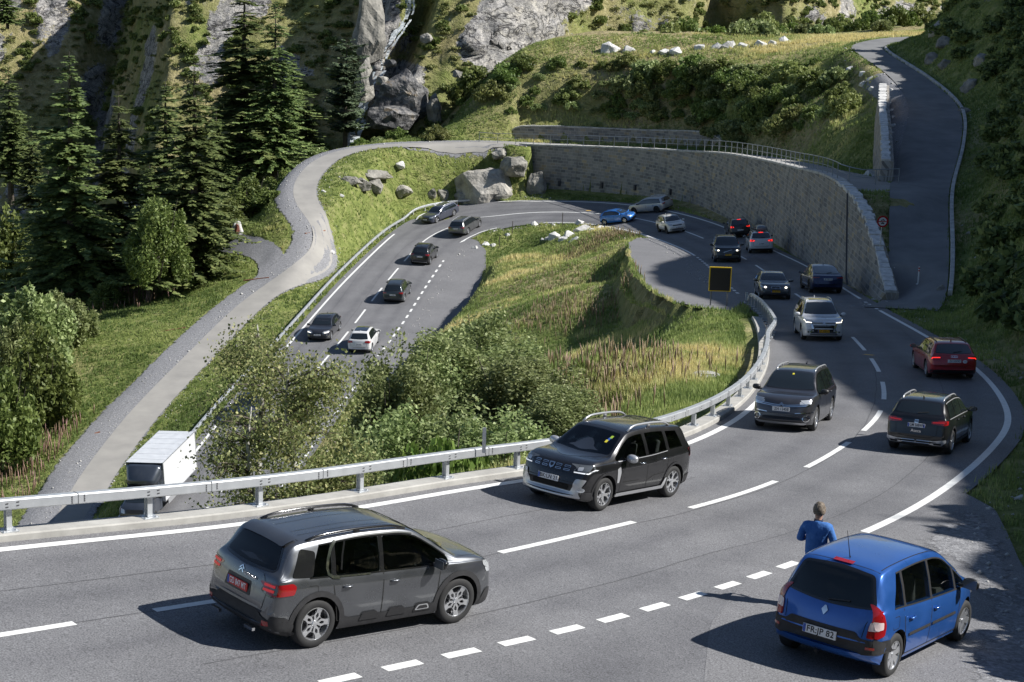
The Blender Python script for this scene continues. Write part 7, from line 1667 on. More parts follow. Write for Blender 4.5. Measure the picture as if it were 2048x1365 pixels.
c.mir('tail_pipe', rpoly([(.52, .35), (.72, .35), (.74, .40), (.52, .385)], .02), 'B', M_SHUT, off=.03)
c.at(11.54, 49.69, 65.7, .915)
# red estate
c = simple('red estate car with a white country oval on its tailgate, driving away', (.33, .008, .014), 4.70, 1.83, 1.44, .33, 2.81, .88, metal=.3, name='estate_car', plateR='ZH 525742', pst='ch', wheel='y5', hood=.82, cx=.98, cz=.95, wx=.25, xr=-1.72, zg=.97, xg=-2.35 + .16, tailz=.80, tailw=(.50, .82), tailh=.10, prz=.74, hero=1, mirror=None, front=False, cuts=[-1.0, -.12])
for sg in (1, -1):
    c.decal('lamp_bar', thick_line([(sg * .52, .86), (sg * .80, .85), (sg * .82, .80)], .03), 'B', M_REDON, off=.018, step=.1)
for k in range(4): c.decal('badge', thick_line([(-.09 + .06 * k + .036 * math.cos(a), .90 + .036 * math.sin(a)) for a in np.linspace(0, 6.1, 12)], .012), 'B', M_CHROME, off=.02, step=.2, bstep=.03)
c.decal('country_oval', rpoly([(-.40 + .085 * math.cos(a), .72 + .06 * math.sin(a)) for a in np.linspace(0, 6.28, 17)[:-1]], .01), 'B', M_PWHITE, off=.014, step=.1); t = link('oval_text', text_mesh('CH', .075, M_INK), c.root); q = c.hit('B', -.4, .72); t.location = (q[0].x - .018, -.40, .72); t.rotation_euler = (math.pi / 2, 0, -math.pi / 2)
c.rails(-1.6, .1, .55, M_TRIM, h=.03, r=.018); c.at(15.79, 67.05, 88, .935)
# white SUV facing, yellow plate
c = simple('white SUV with black grille, sunroof and yellow plate, facing the viewer in the shade', (.62, .63, .65), 4.69, 1.80, 1.68, .345, 2.67, .98, metal=.0, rough=.3, name='suv', plateF='HT-408-G', pst='nl', wheel='m10', hood=.98, cx=1.08, cz=1.07, wx=.36, xr=-1.72, zg=1.10, lampz=.86, glz=(.42, .72), gly=.42, plz=.46, hero=1, sunroof=True, rails=M_SILV)
for z in (.80, .86): c.decal('grille_bar', thick_line([(-.62, z), (.62, z)], .03), 'F', M_CHROME if z > .83 else M_GLOSS, off=.02, step=.1)
for sg in (1, -1):
    c.decal('chrome_blade', rpoly([(sg * .50, .78), (sg * .58, .78), (sg * .50, .56), (sg * .62, .40), (sg * .52, .40), (sg * .42, .56)][::sg], .01), 'F', M_CHROME, off=.022)
    c.decal('running_light', thick_line([(sg * .52, .82), (sg * .76, .84), (sg * .82, .93)], .028), 'F', M_LON, off=.022, step=.1)
c.decal('badge', rpoly([(0, .87), (.03, .82), (0, .78), (-.03, .82)], .003), 'F', M_CHROME, off=.03); c.decal('badge', rpoly([(.01, .79), (.06, .79), (.08, .75), (.03, .75)], .003), 'F', M_CHROME, off=.03); c.decal('badge', rpoly([(-.01, .79), (-.06, .79), (-.08, .75), (-.03, .75)], .003), 'F', M_CHROME, off=.03)
c.at(13.22, 79.66, 268, .97)
# grey hatchback facing
c = simple('grey compact hatchback with lit headlamps and twin kidney grille, facing the viewer in the shade', (.10, .10, .105), 4.24, 1.75, 1.42, .32, 2.66, .75, metal=.7, name='hatchback', plateF='31-ZLH-1', pst='nl', wheel='y5', hood=.82, cx=.72, cz=.95, wx=.05, xr=-1.35, zg=.98, lampz=.66, glz=(.58, .58), gly=.30, plz=.45, lit_front=True)
for sg in (1, -1): c.decal('kidney_grille', rpoly([(sg * .03, .60), (sg * .24, .61), (sg * .22, .72), (sg * .04, .73)][::sg], .03), 'F', M_GLOSS, off=.02); c.decal('kidney_ring', thick_line(rpoly([(sg * .03, .60), (sg * .24, .61), (sg * .22, .72), (sg * .04, .73)], .03), .012), 'F', M_CHROME, off=.024, step=.2, bstep=.03)
c.at(14.23, 101.77, 268, .99)
# dark blue crossover with a smooth back
c = simple('dark blue electric car with a smooth sloping tailgate beside the stone wall', (.008, .018, .075), 4.75, 1.92, 1.62, .37, 2.89, .87, metal=.5, name='electric_car', plateR='BE 308142', pst='ch', wheel='y5', rimm=M_RIMD, hood=.84, cx=1.15, cz=1.0, wx=.35, xr=-.75, zr=1.555, zg=1.10, xg=-2.0, flat=.02, tailz=.93, tailw=(.5, .82), tailh=.05, prz=.86, rbz=1.16, rs=.5, xrw=-1.7, front=False, clad=M_TRIM)
c.at(17.76, 107.01, 91, .97)
c = simple('black boxy SUV with lit headlamps and yellow plate, facing the viewer', (.010, .010, .011), 4.80, 1.92, 1.76, .36, 2.86, .94, name='suv', plateF='52-VJR-3', pst='nl', wheel='m10', hood=1.05, cx=1.08, cz=1.15, wx=.42, xr=-1.9, zg=1.18, lampz=.84, glz=(.70, .90), gly=.40, plz=.56, lit_front=True, rails=M_TRIM, clad=M_TRIM)
c.decal('badge', thick_line([(-.28, .72), (.28, .90)], .02), 'F', M_CHROME, off=.02); c.at(14.80, 130.03, 267)
c = simple('white crossover with a roof box and lit brake lamps beside the stone wall', (.6, .61, .62), 4.45, 1.84, 1.62, .35, 2.67, .93, metal=0, name='suv', plateR='LU 70841', pst='ch', wheel='y5', hood=.97, cx=1.0, cz=1.08, wx=.3, xr=-1.6, zg=1.10, tailz=.94, tailw=(.5, .80), prz=.74, front=False, clad=M_TRIM, lit_rear=True, rails=M_TRIM)
wc = c
for x in (-.95, .15): mb = MB(); mb.box((x, 0, 1.70), (.06, 1.15, .035)); mb.obj('cross_bar', M_TRIM, c.root)
c.at(18.09, 137.72, 88, .98)
bx = MB(); prof_ = [(-1.05, .0), (-1.08, .14), (-.98, .26), (-.6, .31), (.3, .30), (.85, .22), (1.05, .08), (1.03, .0)]; V = []
for j, (w_, dz) in enumerate([(.30, -.0), (.385, .0), (.40, .0), (.385, .0), (.30, .0)]): pass
n = len(prof_); ys = [(-.40, .0), (-.385, .7), (-.30, .95), (0, 1.0), (.30, .95), (.385, .7), (.40, .0)]
for y, k in ys: V += [(x * (.97 + .03 * k), y, z * k) for x, z in prof_]
Fc = [(a * n + i, a * n + i + 1, (a + 1) * n + i + 1, (a + 1) * n + i) for a in range(len(ys) - 1) for i in range(n - 1)]
rb = obj('roof_box', V, Fc, paint_mat('roof_box_grey', (.16, .17, .18), 0, .3), None, True, label='grey roof box carried on the white crossover', cat='roof box'); rb.matrix_world = wc.root.matrix_world @ Matrix.Translation((-.35, -.12, 1.73))
c = simple('black SUV with lit brake lamps, just ahead of the crossover with the roof box', (.012, .012, .014), 4.5, 1.84, 1.63, .35, 2.67, .93, name='suv', plateR='SG 21773', pst='ch', wheel='y5', hood=.97, cx=1.0, cz=1.08, wx=.3, xr=-1.6, zg=1.1, tailz=.94, prz=.70, front=False, clad=M_TRIM, lit_rear=True, rails=M_TRIM); c.at(18.0, 150.98, 92, .92)
c = simple('white crossover with black arches, facing the viewer on the far hairpin', (.66, .65, .61), 4.45, 1.78, 1.58, .34, 2.64, .9, metal=0, name='crossover', plateF='AG 40812', pst='ch', wheel='y5', rimm=M_RIMD, hood=.92, cx=1.0, cz=1.04, wx=.28, xr=-1.55, zg=1.05, lampz=.80, glz=(.70, .80), gly=.42, clad=M_TRIM); c.at(13.34, 159.53, 283, .93)
c = simple('bright blue small hatchback with a yellow number plate on the far hairpin', (.02, .17, .55), 3.97, 1.72, 1.46, .31, 2.49, .82, metal=.3, name='hatchback', plateF='8-KXR-41', pst='nl', wheel='y5', hood=.84, cx=.92, cz=.99, wx=.1, xr=-1.35, zg=1.05, lampz=.72, glz=(.60, .64), gly=.34, plz=.50); c.at(9.5, 171.72, 327.8, .87)
c = simple('silver estate car nearest the stone wall on the far hairpin', (.48, .49, .50), 4.6, 1.80, 1.47, .325, 2.73, .9, metal=.6, name='estate_car', plateR='VD 51790', pst='ch', wheel='y5', rimm=M_RIMD, hood=.82, cx=1.0, cz=.97, wx=.25, xr=-1.75, zg=1.0, tailz=.84, front=False, rails=M_SILV); c.at(12.6, 174.6, 142, .96)
c = simple('blue-grey estate car driving down past the end of the far guardrail', (.085, .095, .13), 4.93, 1.85, 1.47, .34, 2.94, .9, metal=.6, name='estate_car', plateF='ZG 6042', pst='ch', wheel='y5', hood=.84, cx=.98, cz=.97, wx=.2, xr=-1.85, zg=1.0, lampz=.72, glz=(.56, .70), gly=.42, rails=M_SILV); c.at(-7.56, 184.25, 233, .92)
c = simple('silver-grey estate car entering the far hairpin, seen from behind', (.13, .135, .135), 4.70, 1.81, 1.48, .33, 2.69, .9, metal=.7, name='estate_car', plateR='BL 33091', pst='ch', wheel='y5', hood=.84, cx=1.0, cz=.98, wx=.25, xr=-1.75, zg=1.0, tailz=.84, front=False, rails=M_SILV); c.at(-4.80, 178.52, 66, .97)
c = simple('small black SUV with a silver lower bumper, uphill lane of the lower road', (.012, .012, .014), 4.11, 1.76, 1.58, .34, 2.55, .85, name='suv', plateR='D LM 4471', wheel='y5', hood=.95, cx=.95, cz=1.05, wx=.3, xr=-1.45, zg=1.08, tailz=.92, front=False, skid=M_SILV, rails=M_TRIM, clad=M_TRIM); c.at(-8.25, 168.92, 80, 1.03)
c = simple('dark grey-green SUV in the uphill lane behind the small black one', (.045, .055, .06), 4.5, 1.84, 1.66, .35, 2.68, .9, metal=.6, name='suv', plateR='TI 29814', pst='ch', wheel='y5', hood=.98, cx=1.0, cz=1.08, wx=.3, xr=-1.65, zg=1.1, tailz=.92, front=False, rails=M_TRIM); c.at(-9.83, 156.13, 83, .97)
c = simple('white crossover with a dark glass roof, beside the willow thicket', (.68, .68, .68), 4.3, 1.77, 1.60, .34, 2.67, .85, metal=0, name='crossover', plateR='OW 7118', pst='ch', wheel='y5', hood=.95, cx=.95, cz=1.06, wx=.28, xr=-1.5, zg=1.08, tailz=.88, tailw=(.45, .80), tailh=.13, prz=.76, front=False, sunroof=True)
c.decal('glass_roof', rpoly([(-1.25, -.48), (.15, -.50), (.15, .50), (-1.25, .48)], .08), 'T', M_GLOSS, off=.012); c.at(-11.35, 141.03, 84, 1.03)
c = simple('dark grey hatchback with lit headlamps driving downhill beside the far guardrail', (.05, .052, .06), 4.32, 1.79, 1.43, .325, 2.63, .85, metal=.6, name='hatchback', plateF='FR 91207', pst='ch', wheel='y5', hood=.82, cx=.9, cz=.95, wx=.1, xr=-1.4, zg=1.0, lampz=.70, glz=(.46, .68), gly=.34, sunroof=True); c.mir('running_light', thick_line([(.5, .68), (.76, .72)], .03), 'F', M_LON, off=.02, step=.1); c.at(-14.80, 144.67, 262, 1.06)
c = simple('dark blue-grey car half hidden by birch leaves, driving downhill toward the truck', (.03, .04, .065), 4.4, 1.8, 1.5, .33, 2.65, .88, metal=.6, name='hatchback', hood=.86, cx=.95, cz=.99, wx=.2, xr=-1.5, zg=1.02, lampz=.74, glz=(.6, .72)); c.place(497, 832, 262)
c = simple('dark car hidden behind birch leaves in the uphill lane', (.02, .03, .045), 4.4, 1.8, 1.5, .33, 2.65, .88, metal=.5, name='hatchback', hood=.86, cx=.95, cz=.99, wx=.2, xr=-1.5, zg=1.02, front=False); c.place(592, 850, 78)

# ------------------------------------------------------------------ truck with a white box
def truck():
    r = empty('box_truck', label='box truck with white cargo box and grey cab behind the near guardrail', cat='truck'); P = paint_mat('paint_truck_grey', (.045, .055, .075), .3, .35); MW = paint_mat('box_white', (.72, .73, .74), 0, .45)
    # cargo box
    b = MB(); b.box((-1.6, 0, 1.95), (5.9, 2.2, 2.36)); o = b.obj('cargo_box', MW, r)
    md = o.modifiers.new('b', 'BEVEL'); md.width = .03; md.segments = 2
    b = MB()
    for z in (.80, 3.05):
        for y in (-1.105, 1.105): b.box((-1.6, y, z + (.06 if z > 2 else 0)), (5.92, .03, .06))
    for x in (-4.55, 1.35):
        for y in (-1.1, 1.1): b.box((x, y, 1.92), (.06, .05, 2.3))
    b.obj('box_edging', M_SILV, r)
    b = MB(); b.box((1.375, 0, 2.9), (.03, 2.16, .44)); b.obj('front_edge', P, r)
    for k in range(6): b = MB(); b.box((-4.0 + k * .95, 0, 3.135), (.05, 2.1, .012)); b.obj('roof_bow', MW, r)
    b = MB(); b.box((-1.0, .4, .62), (5.2, .09, .16)); b.box((-1.0, -.4, .62), (5.2, .09, .16)); b.box((-3.85, 0, .55), (.1, 2.0, .16)); b.obj('chassis', M_TRIM, r)
    for sg in (1, -1): b = MB(); b.box((-.2, sg * 1.02, .55), (1.7, .03, .32)); b.obj('side_guard', M_SILV, r); b = MB(); b.box((-2.3, sg * .9, .92), (1.0, .36, .03)); b.obj('mudguard', M_TRIM, r)
    # cab: lofted shell
    prof_ = [(1.42, .45, .95), (1.42, 2.30, .93), (1.62, 2.36, .90), (2.15, 2.24, .86), (2.55, 1.75, .90), (2.85, 1.38, .93), (3.25, 1.22, .92), (3.50, 1.05, .90), (3.60, .80, .87), (3.62, .42, .84)]
    V = []; Fc = []
    for x, z, w_ in prof_:
        zt = z if z > .5 else .5
        V += [(x, -w_, .42), (x, -w_, max(.5, min(zt, 1.15))), (x, -w_ * (.90 if zt > 1.3 else .97), max(.55, zt - .1)), (x, -w_ * .72, zt), (x, 0, zt + .03), (x, w_ * .72, zt), (x, w_ * (.90 if zt > 1.3 else .97), max(.55, zt - .1)), (x, w_, max(.5, min(zt, 1.15))), (x, w_, .42)]
    for i in range(len(prof_) - 1):
        for j in range(8): Fc.append((i * 9 + j, i * 9 + j + 1, (i + 1) * 9 + j + 1, (i + 1) * 9 + j))
        Fc.append((i * 9 + 8, i * 9, (i + 1) * 9, (i + 1) * 9 + 8))
    Fc += [tuple(range(9)), tuple(9 * (len(prof_) - 1) + k for k in range(9))[::-1]]
    cab = obj('cab', V, Fc, P, r, True); bm = bmesh.new(); bm.from_mesh(cab.data); bmesh.ops.recalc_face_normals(bm, faces=bm.faces); bm.to_mesh(cab.data); bvh = BVHTree.FromBMesh(bm); bm.free(); cab.data.set_sharp_from_angle(angle=R(40))
    # wind deflector on the cab roof
    V = []; n = 9
    for f in np.linspace(0, 1, 7):
        x = 2.35 - .85 * f; z = 2.18 + .92 * f ** .7; w_ = .78 + .26 * f
        for k in range(n): a = -1 + 2 * k / (n - 1); V.append((x + .12 * (1 - a * a) * 1, a * w_, z - .10 * abs(a) ** 4))
    Fc = [(i * n + j, i * n + j + 1, (i + 1) * n + j + 1, (i + 1) * n + j) for i in range(6) for j in range(n - 1)]
    k0 = len(V); V += [(1.48, -1.04, 2.2), (1.48, 1.04, 2.2)]
    df = obj('wind_deflector', V, Fc + [tuple([i * n for i in range(7)] + [k0]), tuple([i * n + n - 1 for i in range(7)][::-1] + [k0 + 1])], P, r, True); md = df.modifiers.new('s', 'SOLIDIFY'); md.thickness = .03
    class T: pass
    t = Car.__new__(Car); t.bvh = bvh; t.root = r; t.sp = {'paint': P}
    t.decal('windscreen', rpoly([(-.78, 1.30), (.78, 1.30), (.66, 2.14), (-.66, 2.14)], .08), 'F', M_GLASS, off=.012)
    for v in 'LR': t.decal('side_window', rpoly([(1.75, 1.32), (2.72, 1.32), (2.35, 1.85), (2.12, 2.08), (1.75, 2.12)], .05), v, M_GLASS, off=.012)
    t.decal('grille', rpoly([(-.5, .82), (.5, .82), (.5, 1.02), (-.5, 1.02)], .04), 'F', M_TRIM, off=.012); t.mir('headlamp', rpoly([(.56, .80), (.80, .84), (.82, 1.06), (.60, 1.02)], .04), 'F', M_CLEAR, off=.012)
    t.decal('bumper', rpoly([(-.84, .46), (.84, .46), (.84, .70), (-.84, .70)], .04), 'F', M_TRIM, off=.012)
    for v in 'LR': t.decal('door_seam', thick_line([(1.68, .6), (1.68, 2.15)], .015), v, M_SHUT, off=.006); t.decal('door_seam', thick_line([(2.75, .6), (2.75, 1.25)], .015), v, M_SHUT, off=.006)
    for sg in (1, -1):
        b = MB(); b.box((2.45, sg * 1.20, 1.55), (.09, .2, .34)); b.tube([(2.5, sg * .93, 1.4), (2.47, sg * 1.15, 1.45)], .025, 6); b.tube([(2.5, sg * .9, 1.65), (2.47, sg * 1.15, 1.65)], .02, 6); b.obj('mirror', M_TRIM, r)
    tm, rm = wheel_mesh(.36, .22, .21, 'm10', M_SILV, None)
    for wx in (2.75, -2.3):
        for sy in (1, -1): o = link('wheel', tm, r); o.location = (wx, sy * .84, .36); o.rotation_euler = (0, 0, 0 if sy > 0 else math.pi); link('rim', rm, o)
    c = t; c.W = 2.0; c.sp.update(fx=2.75, rx=-2.3); c.place(312, 1012, 262); return r
truck()
# ------------------------------------------------------------------ rocks
M_ROCK = noise_mat('granite_rock', [(.28, (.09, .09, .085)), (.45, (.23, .22, .195)), (.62, (.36, .34, .30)), (.75, (.45, .42, .37))], scale=1.1, detail=12, rough=.88, bump=.8, bscale=4, dist=.12, rough_n=.72, obj_rand=.18)
M_ROCKL = noise_mat('pale_rock', [(.28, (.13, .125, .115)), (.45, (.33, .31, .275)), (.62, (.48, .455, .41)), (.75, (.56, .53, .47))], scale=.8, detail=12, rough=.88, bump=.9, bscale=2.5, dist=.2, rough_n=.75)
M_ROCKW = noise_mat('white_rock', [(.28, (.22, .22, .21)), (.48, (.55, .54, .52)), (.7, (.72, .71, .69))], scale=2.2, detail=10, rough=.85, bump=.6, bscale=7, dist=.06, rough_n=.7, obj_rand=.12)
M_ROCKD = noise_mat('wet_rock', [(.3, (.02, .021, .023)), (.47, (.075, .075, .078)), (.56, (.24, .23, .22)), (.64, (.16, .12, .07)), (.75, (.36, .35, .33))], scale=.55, detail=12, rough=.5, bump=.9, bscale=1.6, dist=.3, rough_n=.72)
def rock_mesh(seed, dims, m_, rough=.12, cuts=11, sub=3):
    rr = random.Random(seed); bm = bmesh.new(); pts = []
    for _ in range(cuts + 12):
        v = Vector((rr.gauss(0, 1), rr.gauss(0, 1), rr.gauss(0, 1))).normalized(); v = Vector((v.x * dims[0], v.y * dims[1], v.z * dims[2])) * rr.uniform(.8, 1.1) * .5; v.z = max(v.z, -dims[2] * .3); pts.append(bm.verts.new(v))
    bmesh.ops.convex_hull(bm, input=pts); bmesh.ops.delete(bm, geom=[v for v in bm.verts if not v.link_faces], context='VERTS')
    bmesh.ops.triangulate(bm, faces=bm.faces); bmesh.ops.subdivide_edges(bm, edges=bm.edges, cuts=sub, use_grid_fill=True); bmesh.ops.triangulate(bm, faces=bm.faces)
    co = np.array([v.co for v in bm.verts]); bm.normal_update(); no = np.array([v.normal for v in bm.verts]); sc_ = max(dims) * .35
    d = (fbm(co[:, 0], co[:, 1], co[:, 2] + seed, sc_, 4, seed, ridge=True) - .55) * rough * max(dims)
    for v, a, b in zip(bm.verts, no, d): v.co += Vector(a * b)
    me = bpy.data.meshes.new('rock'); bm.to_mesh(me); bm.free(); me.materials.append(m_); return me
RM = [rock_mesh(i, (1, .8, .62), M_ROCKW, .1, 10, 2) for i in range(5)]
def rock_at(px, py, wpx, label, m_=None, asp=(1, .8, .62), seed=0, group=None, name='boulder', y=None, rz=None, big=False, sink=.12, cat='boulder', hill=True):
    q = aty(px, py, y) if y else ground(px, py, y0=25, hill=hill); wd = wpx * q[1] / FPX
    me = rock_mesh(seed, tuple(a * wd for a in asp), m_ or M_ROCK, .12, 14, 5) if big else RM[seed % 5]
    o = link(name, me, None, (q[0], q[1] + (wd * asp[1] * .2), q[2] - sink * wd * asp[2]), rz if rz is not None else seed * 1.7)
    if not big: o.scale = (wd * asp[0], wd * asp[1] / .8, wd * asp[2] / .62)
    tag(o, label, cat, group); return o
GR = 'white boulders lined up along the upper meadow'
for i, (px, py, w_) in enumerate([(1221, 101, 36), (1258, 102, 24), (1328, 106, 18), (1352, 106, 27), (1399, 99, 24), (1431, 98, 26), (1458, 95, 30), (1487, 95, 22), (1522, 93, 28), (1547, 90, 22), (1571, 86, 28), (1684, 58, 18), (1305, 105, 12)]):
    lab = ['long flat white boulder at the left end of the row on the upper meadow', 'white boulder second from the left in the row on the upper meadow', 'flat white slab in the gap of the meadow boulder row', 'broad white boulder in the middle of the meadow row', 'small flat white boulder right of the middle of the meadow row', 'low white boulder left of the tallest one in the meadow row', 'tallest pointed white boulder of the meadow row', 'small white boulder right of the pointed one in the meadow row', 'grey-sided blocky boulder near the right end of the meadow row', 'small white boulder between the blocky one and the last one', 'large white boulder at the right end of the meadow row', 'single white boulder set apart, up the meadow near the bushes', 'tiny white stone in the gap of the meadow boulder row'][i]
    rock_at(px, py, w_ * 1.35, lab, M_ROCKW, (1, .8, .7), i, GR, sink=.05)
GB = 'boulders edging the service road above the side wall'
for i, (px, py, w_) in enumerate([(1702, 140, 26), (1726, 148, 20), (1742, 158, 20), (1728, 168, 22), (1746, 178, 18), (1782, 181, 18), (1781, 196, 15), (1782, 208, 14), (1784, 222, 16), (1784, 236, 18), (1787, 252, 18), (1783, 267, 16), (1783, 293, 18), (1783, 309, 18)]):
    rock_at(px, py, w_, ['flat green-tinged boulder at the meadow corner by the service road', 'round pale boulder at the meadow corner by the service road', 'grey boulder at the shadow edge above the side wall', 'grey rubble boulder at the top end of the side wall', 'small boulder touching the top end of the side wall', 'topmost boulder of the column beside the service road', 'second boulder from the top of the column beside the service road', 'third boulder from the top of the column beside the service road', 'pointed fourth boulder from the top of the column beside the service road', 'fifth boulder from the top of the column beside the service road', 'squarish pale boulder in the middle of the column', 'boulder with the two small white paint marks', 'round pale boulder second from the bottom of the column', 'flat-topped bottom boulder of the column beside the service road'][i], M_ROCKW, (1, .8, .7), i + 3, GB, hill=False)
# outcrops beside the far guardrail
rock_at(978, 378, 172, 'largest pale granite outcrop beside the left end of the big wall', M_ROCKL, (1, .6, .52), 21, None, 'rock_outcrop', y=190.5, rz=.2, big=True, sink=.12, cat='rock')
GO = 'granite outcrops between the footpath and the far road'
for i, (px, py, w_, y, asp, lab) in enumerate([(1072, 384, 44, 189.5, (.8, .7, 1.7), 'narrow pointed rock leaning against the foot of the big wall'), (1030, 335, 60, 190.5, (1, .8, .7), 'broken rock at the left end of the big wall below the railing'), (1000, 308, 40, 192.5, (1, .8, .6), 'rough rock just under the start of the railing'), (1010, 392, 46, 188, (1, .7, .6), 'low grey rock at the foot of the largest outcrop'), (965, 396, 56, 187, (1, .7, .7), 'upright grey block below the largest outcrop'), (925, 398, 44, 186.5, (.9, .7, .9), 'grey block left of the largest outcrop, by the road'), (885, 392, 30, 186.5, (.7, .7, 1.1), 'pale pointed rock behind the end of the guardrail'), (862, 388, 28, 187, (.8, .7, .9), 'small grey rock behind the end of the guardrail'), (800, 382, 50, 184, (1, .8, .6), 'squat grey rock under the grassy bank'), (745, 376, 46, 181.5, (.8, .8, .8), 'dark-sided grey rock under the grassy bank'), (722, 372, 36, 180, (1, .8, .9), 'pale cracked rock under the grassy bank'), (698, 362, 44, 180.5, (1, .8, .5), 'shaded rock at the left end of the grassy bank'), (745, 352, 70, 183, (1.2, .8, .3), 'long flat rock slab on the crest of the grassy bank')]):
    rock_at(px, py + 3, w_ * 1.15, lab, M_ROCK, asp, 30 + i, GO, 'rock_outcrop', y=y if i in (1, 2) else None, rz=.3 * i, big=True, sink=.0 if i in (1, 2) else -.02, cat='rock', hill=False)
rock_at(799, 330, 34, 'round pale boulder alone on the grass above the bank', M_ROCKW, (1, .8, .65), 3, None, big=False)
for i, (px, py, w_, lab) in enumerate([(647, 384, 14, 'small white stone beside the bend of the footpath'), (683, 392, 14, 'small white stone on the grass near the guardrail'), (662, 505, 16, 'pale stone on the edge of the lower footpath'), (243, 674, 16, 'white stone lying on the left verge'), (258, 681, 9, 'tiny white stone right of the white stone on the verge')]): rock_at(px, py, w_, lab, M_ROCKW, (1, .8, .65), i, 'small white stones beside the footpath')
GI = 'pale boulders on the island inside the bend'
for i, (px, py, w_) in enumerate([(1112, 476, 40), (1140, 472, 36), (1166, 462, 40), (1098, 480, 26), (1126, 482, 30), (1150, 482, 30), (1183, 462, 22), (1088, 482, 20), (1160, 447, 26), (1108, 452, 16), (1070, 450, 24), (970, 490, 22), (985, 492, 20), (950, 497, 20), (1015, 470, 16), (1240, 463, 20), (1222, 460, 16), (1200, 458, 22)]):
    rock_at(px, py, w_, 'pale granite boulder of the heap on the grassy island inside the bend' if i < 8 else ['white boulder standing at the inner road edge of the island', 'small white stone at the inner road edge', 'low pale stone at the inner road edge of the island', 'white boulder on the left tip of the island, middle one', 'white boulder on the left tip of the island, right one', 'white boulder on the left tip of the island, left one', 'small pale stone left of the boulder heap', 'flat stone near the lay-by corner, right one', 'flat stone near the lay-by corner, left one', 'long low stone right of the boulder heap'][i - 8], M_ROCKW, (1, .8, .7), i, GI, hill=False)
rock_at(1742, 462, 48, 'pale flat rock in the grass behind the round traffic sign', M_ROCKW, (1, .7, .55), 2, None, hill=False); rock_at(1768, 586, 42, 'small rubble rock at the lower tip of the stone wall', M_ROCK, (1, .7, .5), 4, None, hill=False); rock_at(1748, 352, 70, 'layered stone slab under the end of the side wall', M_ROCK, (1, .6, .4), 1, None, hill=False)
rock_at(1640, 560, 75, 'natural bedrock bulging out under the end of the big wall', M_ROCK, (1, .35, .55), 55, None, 'rock_outcrop', y=112.5, rz=-1.5, big=True, sink=-.1, cat='rock')
# waterfall rocks
for i, (px, py, w_, y, asp, lab, m_) in enumerate([(795, 222, 120, 214, (1, .6, 1.05), 'big wet granite dome right of the waterfall', M_ROCKD), (782, 245, 110, 212, (1, .6, .5), 'black wet ledge at the foot of the granite dome', M_ROCKD), (868, 232, 44, 214, (.7, .6, 1.6), 'upright grey slab right of the wet granite dome', M_ROCK), (742, 80, 110, 223, (.8, .5, 2.0), 'tall pale slab left of the waterfall, upper part', M_ROCK), (728, 180, 70, 218, (.8, .5, 1.5), 'pale slab left of the waterfall, lower part', M_ROCK), (780, 130, 30, 218, (1, .8, .8), 'dark boulder wedged in the cleft above the dome', M_ROCKD), (765, 165, 30, 216, (1, .8, .8), 'grey boulder beside the falling water', M_ROCK), (852, 82, 26, 222, (1, .8, .9), 'grey rock sticking out of the brown slope', M_ROCK), (915, 152, 22, 214, (1, .8, 1), 'small grey crag in the shrubs of the slope', M_ROCK)]):
    rock_at(px, py, w_, lab, m_, asp, 60 + i, 'rocks around the waterfall', 'rock_outcrop', y=y, rz=.4 * i, big=True, sink=-.1, cat='rock')
for i, (px, py, w_, lab) in enumerate([(1890, 90, 46, 'dark rock high on the shaded hillside'), (1868, 120, 40, 'dark rock below the high one on the shaded hillside'), (1905, 60, 40, 'jagged rock at the top of the shaded hillside'), (1880, 60, 44, 'dark rock beside the bend of the service road'), (1945, 175, 50, 'slanting grey slab on the shaded hillside'), (1930, 225, 36, 'grey slab low on the shaded hillside'), (1965, 120, 44, 'dark crag in the middle of the shaded hillside'), (1893, 130, 34, 'fractured block on the shaded hillside'), (1938, 470, 20, 'small pale stone on the dark slope by the service road'), (1885, 580, 24, 'upright stone at the end of the service road kerb')]):
    rock_at(px, py, w_, lab, M_ROCK, (1, .8, .9), 80 + i, 'rocks on the shaded hillside', 'rock_outcrop', big=True, sink=.1, cat='rock')

# ------------------------------------------------------------------ signs, bollard, panel, small furniture
M_YF = mat('sign_yellow', (.75, .50, .01), .4); M_BLKP = mat('sign_black', (.012, .012, .013), .5); M_SRED = mat('sign_red', (.42, .012, .02), .4); M_SWH = mat('sign_white', (.68, .69, .7), .4)
p = ground(1437, 612, hill=False); hgt = 1.15 * 0 + (612 - 588) * p[1] / FPX
r = empty('sign_panel', tuple(p), R(2), label='black message panel with a yellow frame on two thin posts beside the bend', cat='sign')
Wp, Hp = 45 * p[1] / FPX, 50 * p[1] / FPX; zb = (618 - 588) * p[1] / FPX * 1.0
b = MB(); b.box((0, 0, zb + Hp / 2), (Wp, .10, Hp)); b.obj('frame', M_YF, r); b = MB(); b.box((0, -.054, zb + Hp / 2), (Wp - .09, .012, Hp - .09)); b.obj('display', M_BLKP, r)
for x in (-.42, .42): b = MB(); b.tube([(x, .02, -.4), (x, .02, zb + .02)], .035, 8); b.obj('post', M_STEEL, r)
p = ground(1759, 514, hill=False); s_ = p[1] / FPX; r = empty('traffic_sign', tuple(p), R(8), label='round red-ringed no-motor-vehicles sign on a thin grey pole at the service road', cat='sign')
zd = (512 - 440) * s_; rd = 11.8 * s_
b = MB(); b.tube([(0, .04, -.4), (.02, .04, zd + rd * .8)], .032, 8); b.obj('pole', M_GALV, r)
def disc(rad, y, m_, nm, par, z=zd, n=40): b = MB(); b.lathe([(.0001, y), (rad, y), (rad, y + .015)], n, 0, c=(.02, 0, z)); return b.obj(nm, m_, par)
sf = disc(rd, -.02, M_SRED, 'sign_face', r); disc(rd * .72, -.026, M_SWH, 'white_field', sf)
b = MB(); b.box((.02, -.034, zd), (rd * 1.5, .006, rd * .14)); b.obj('red_bar', M_SRED, sf)
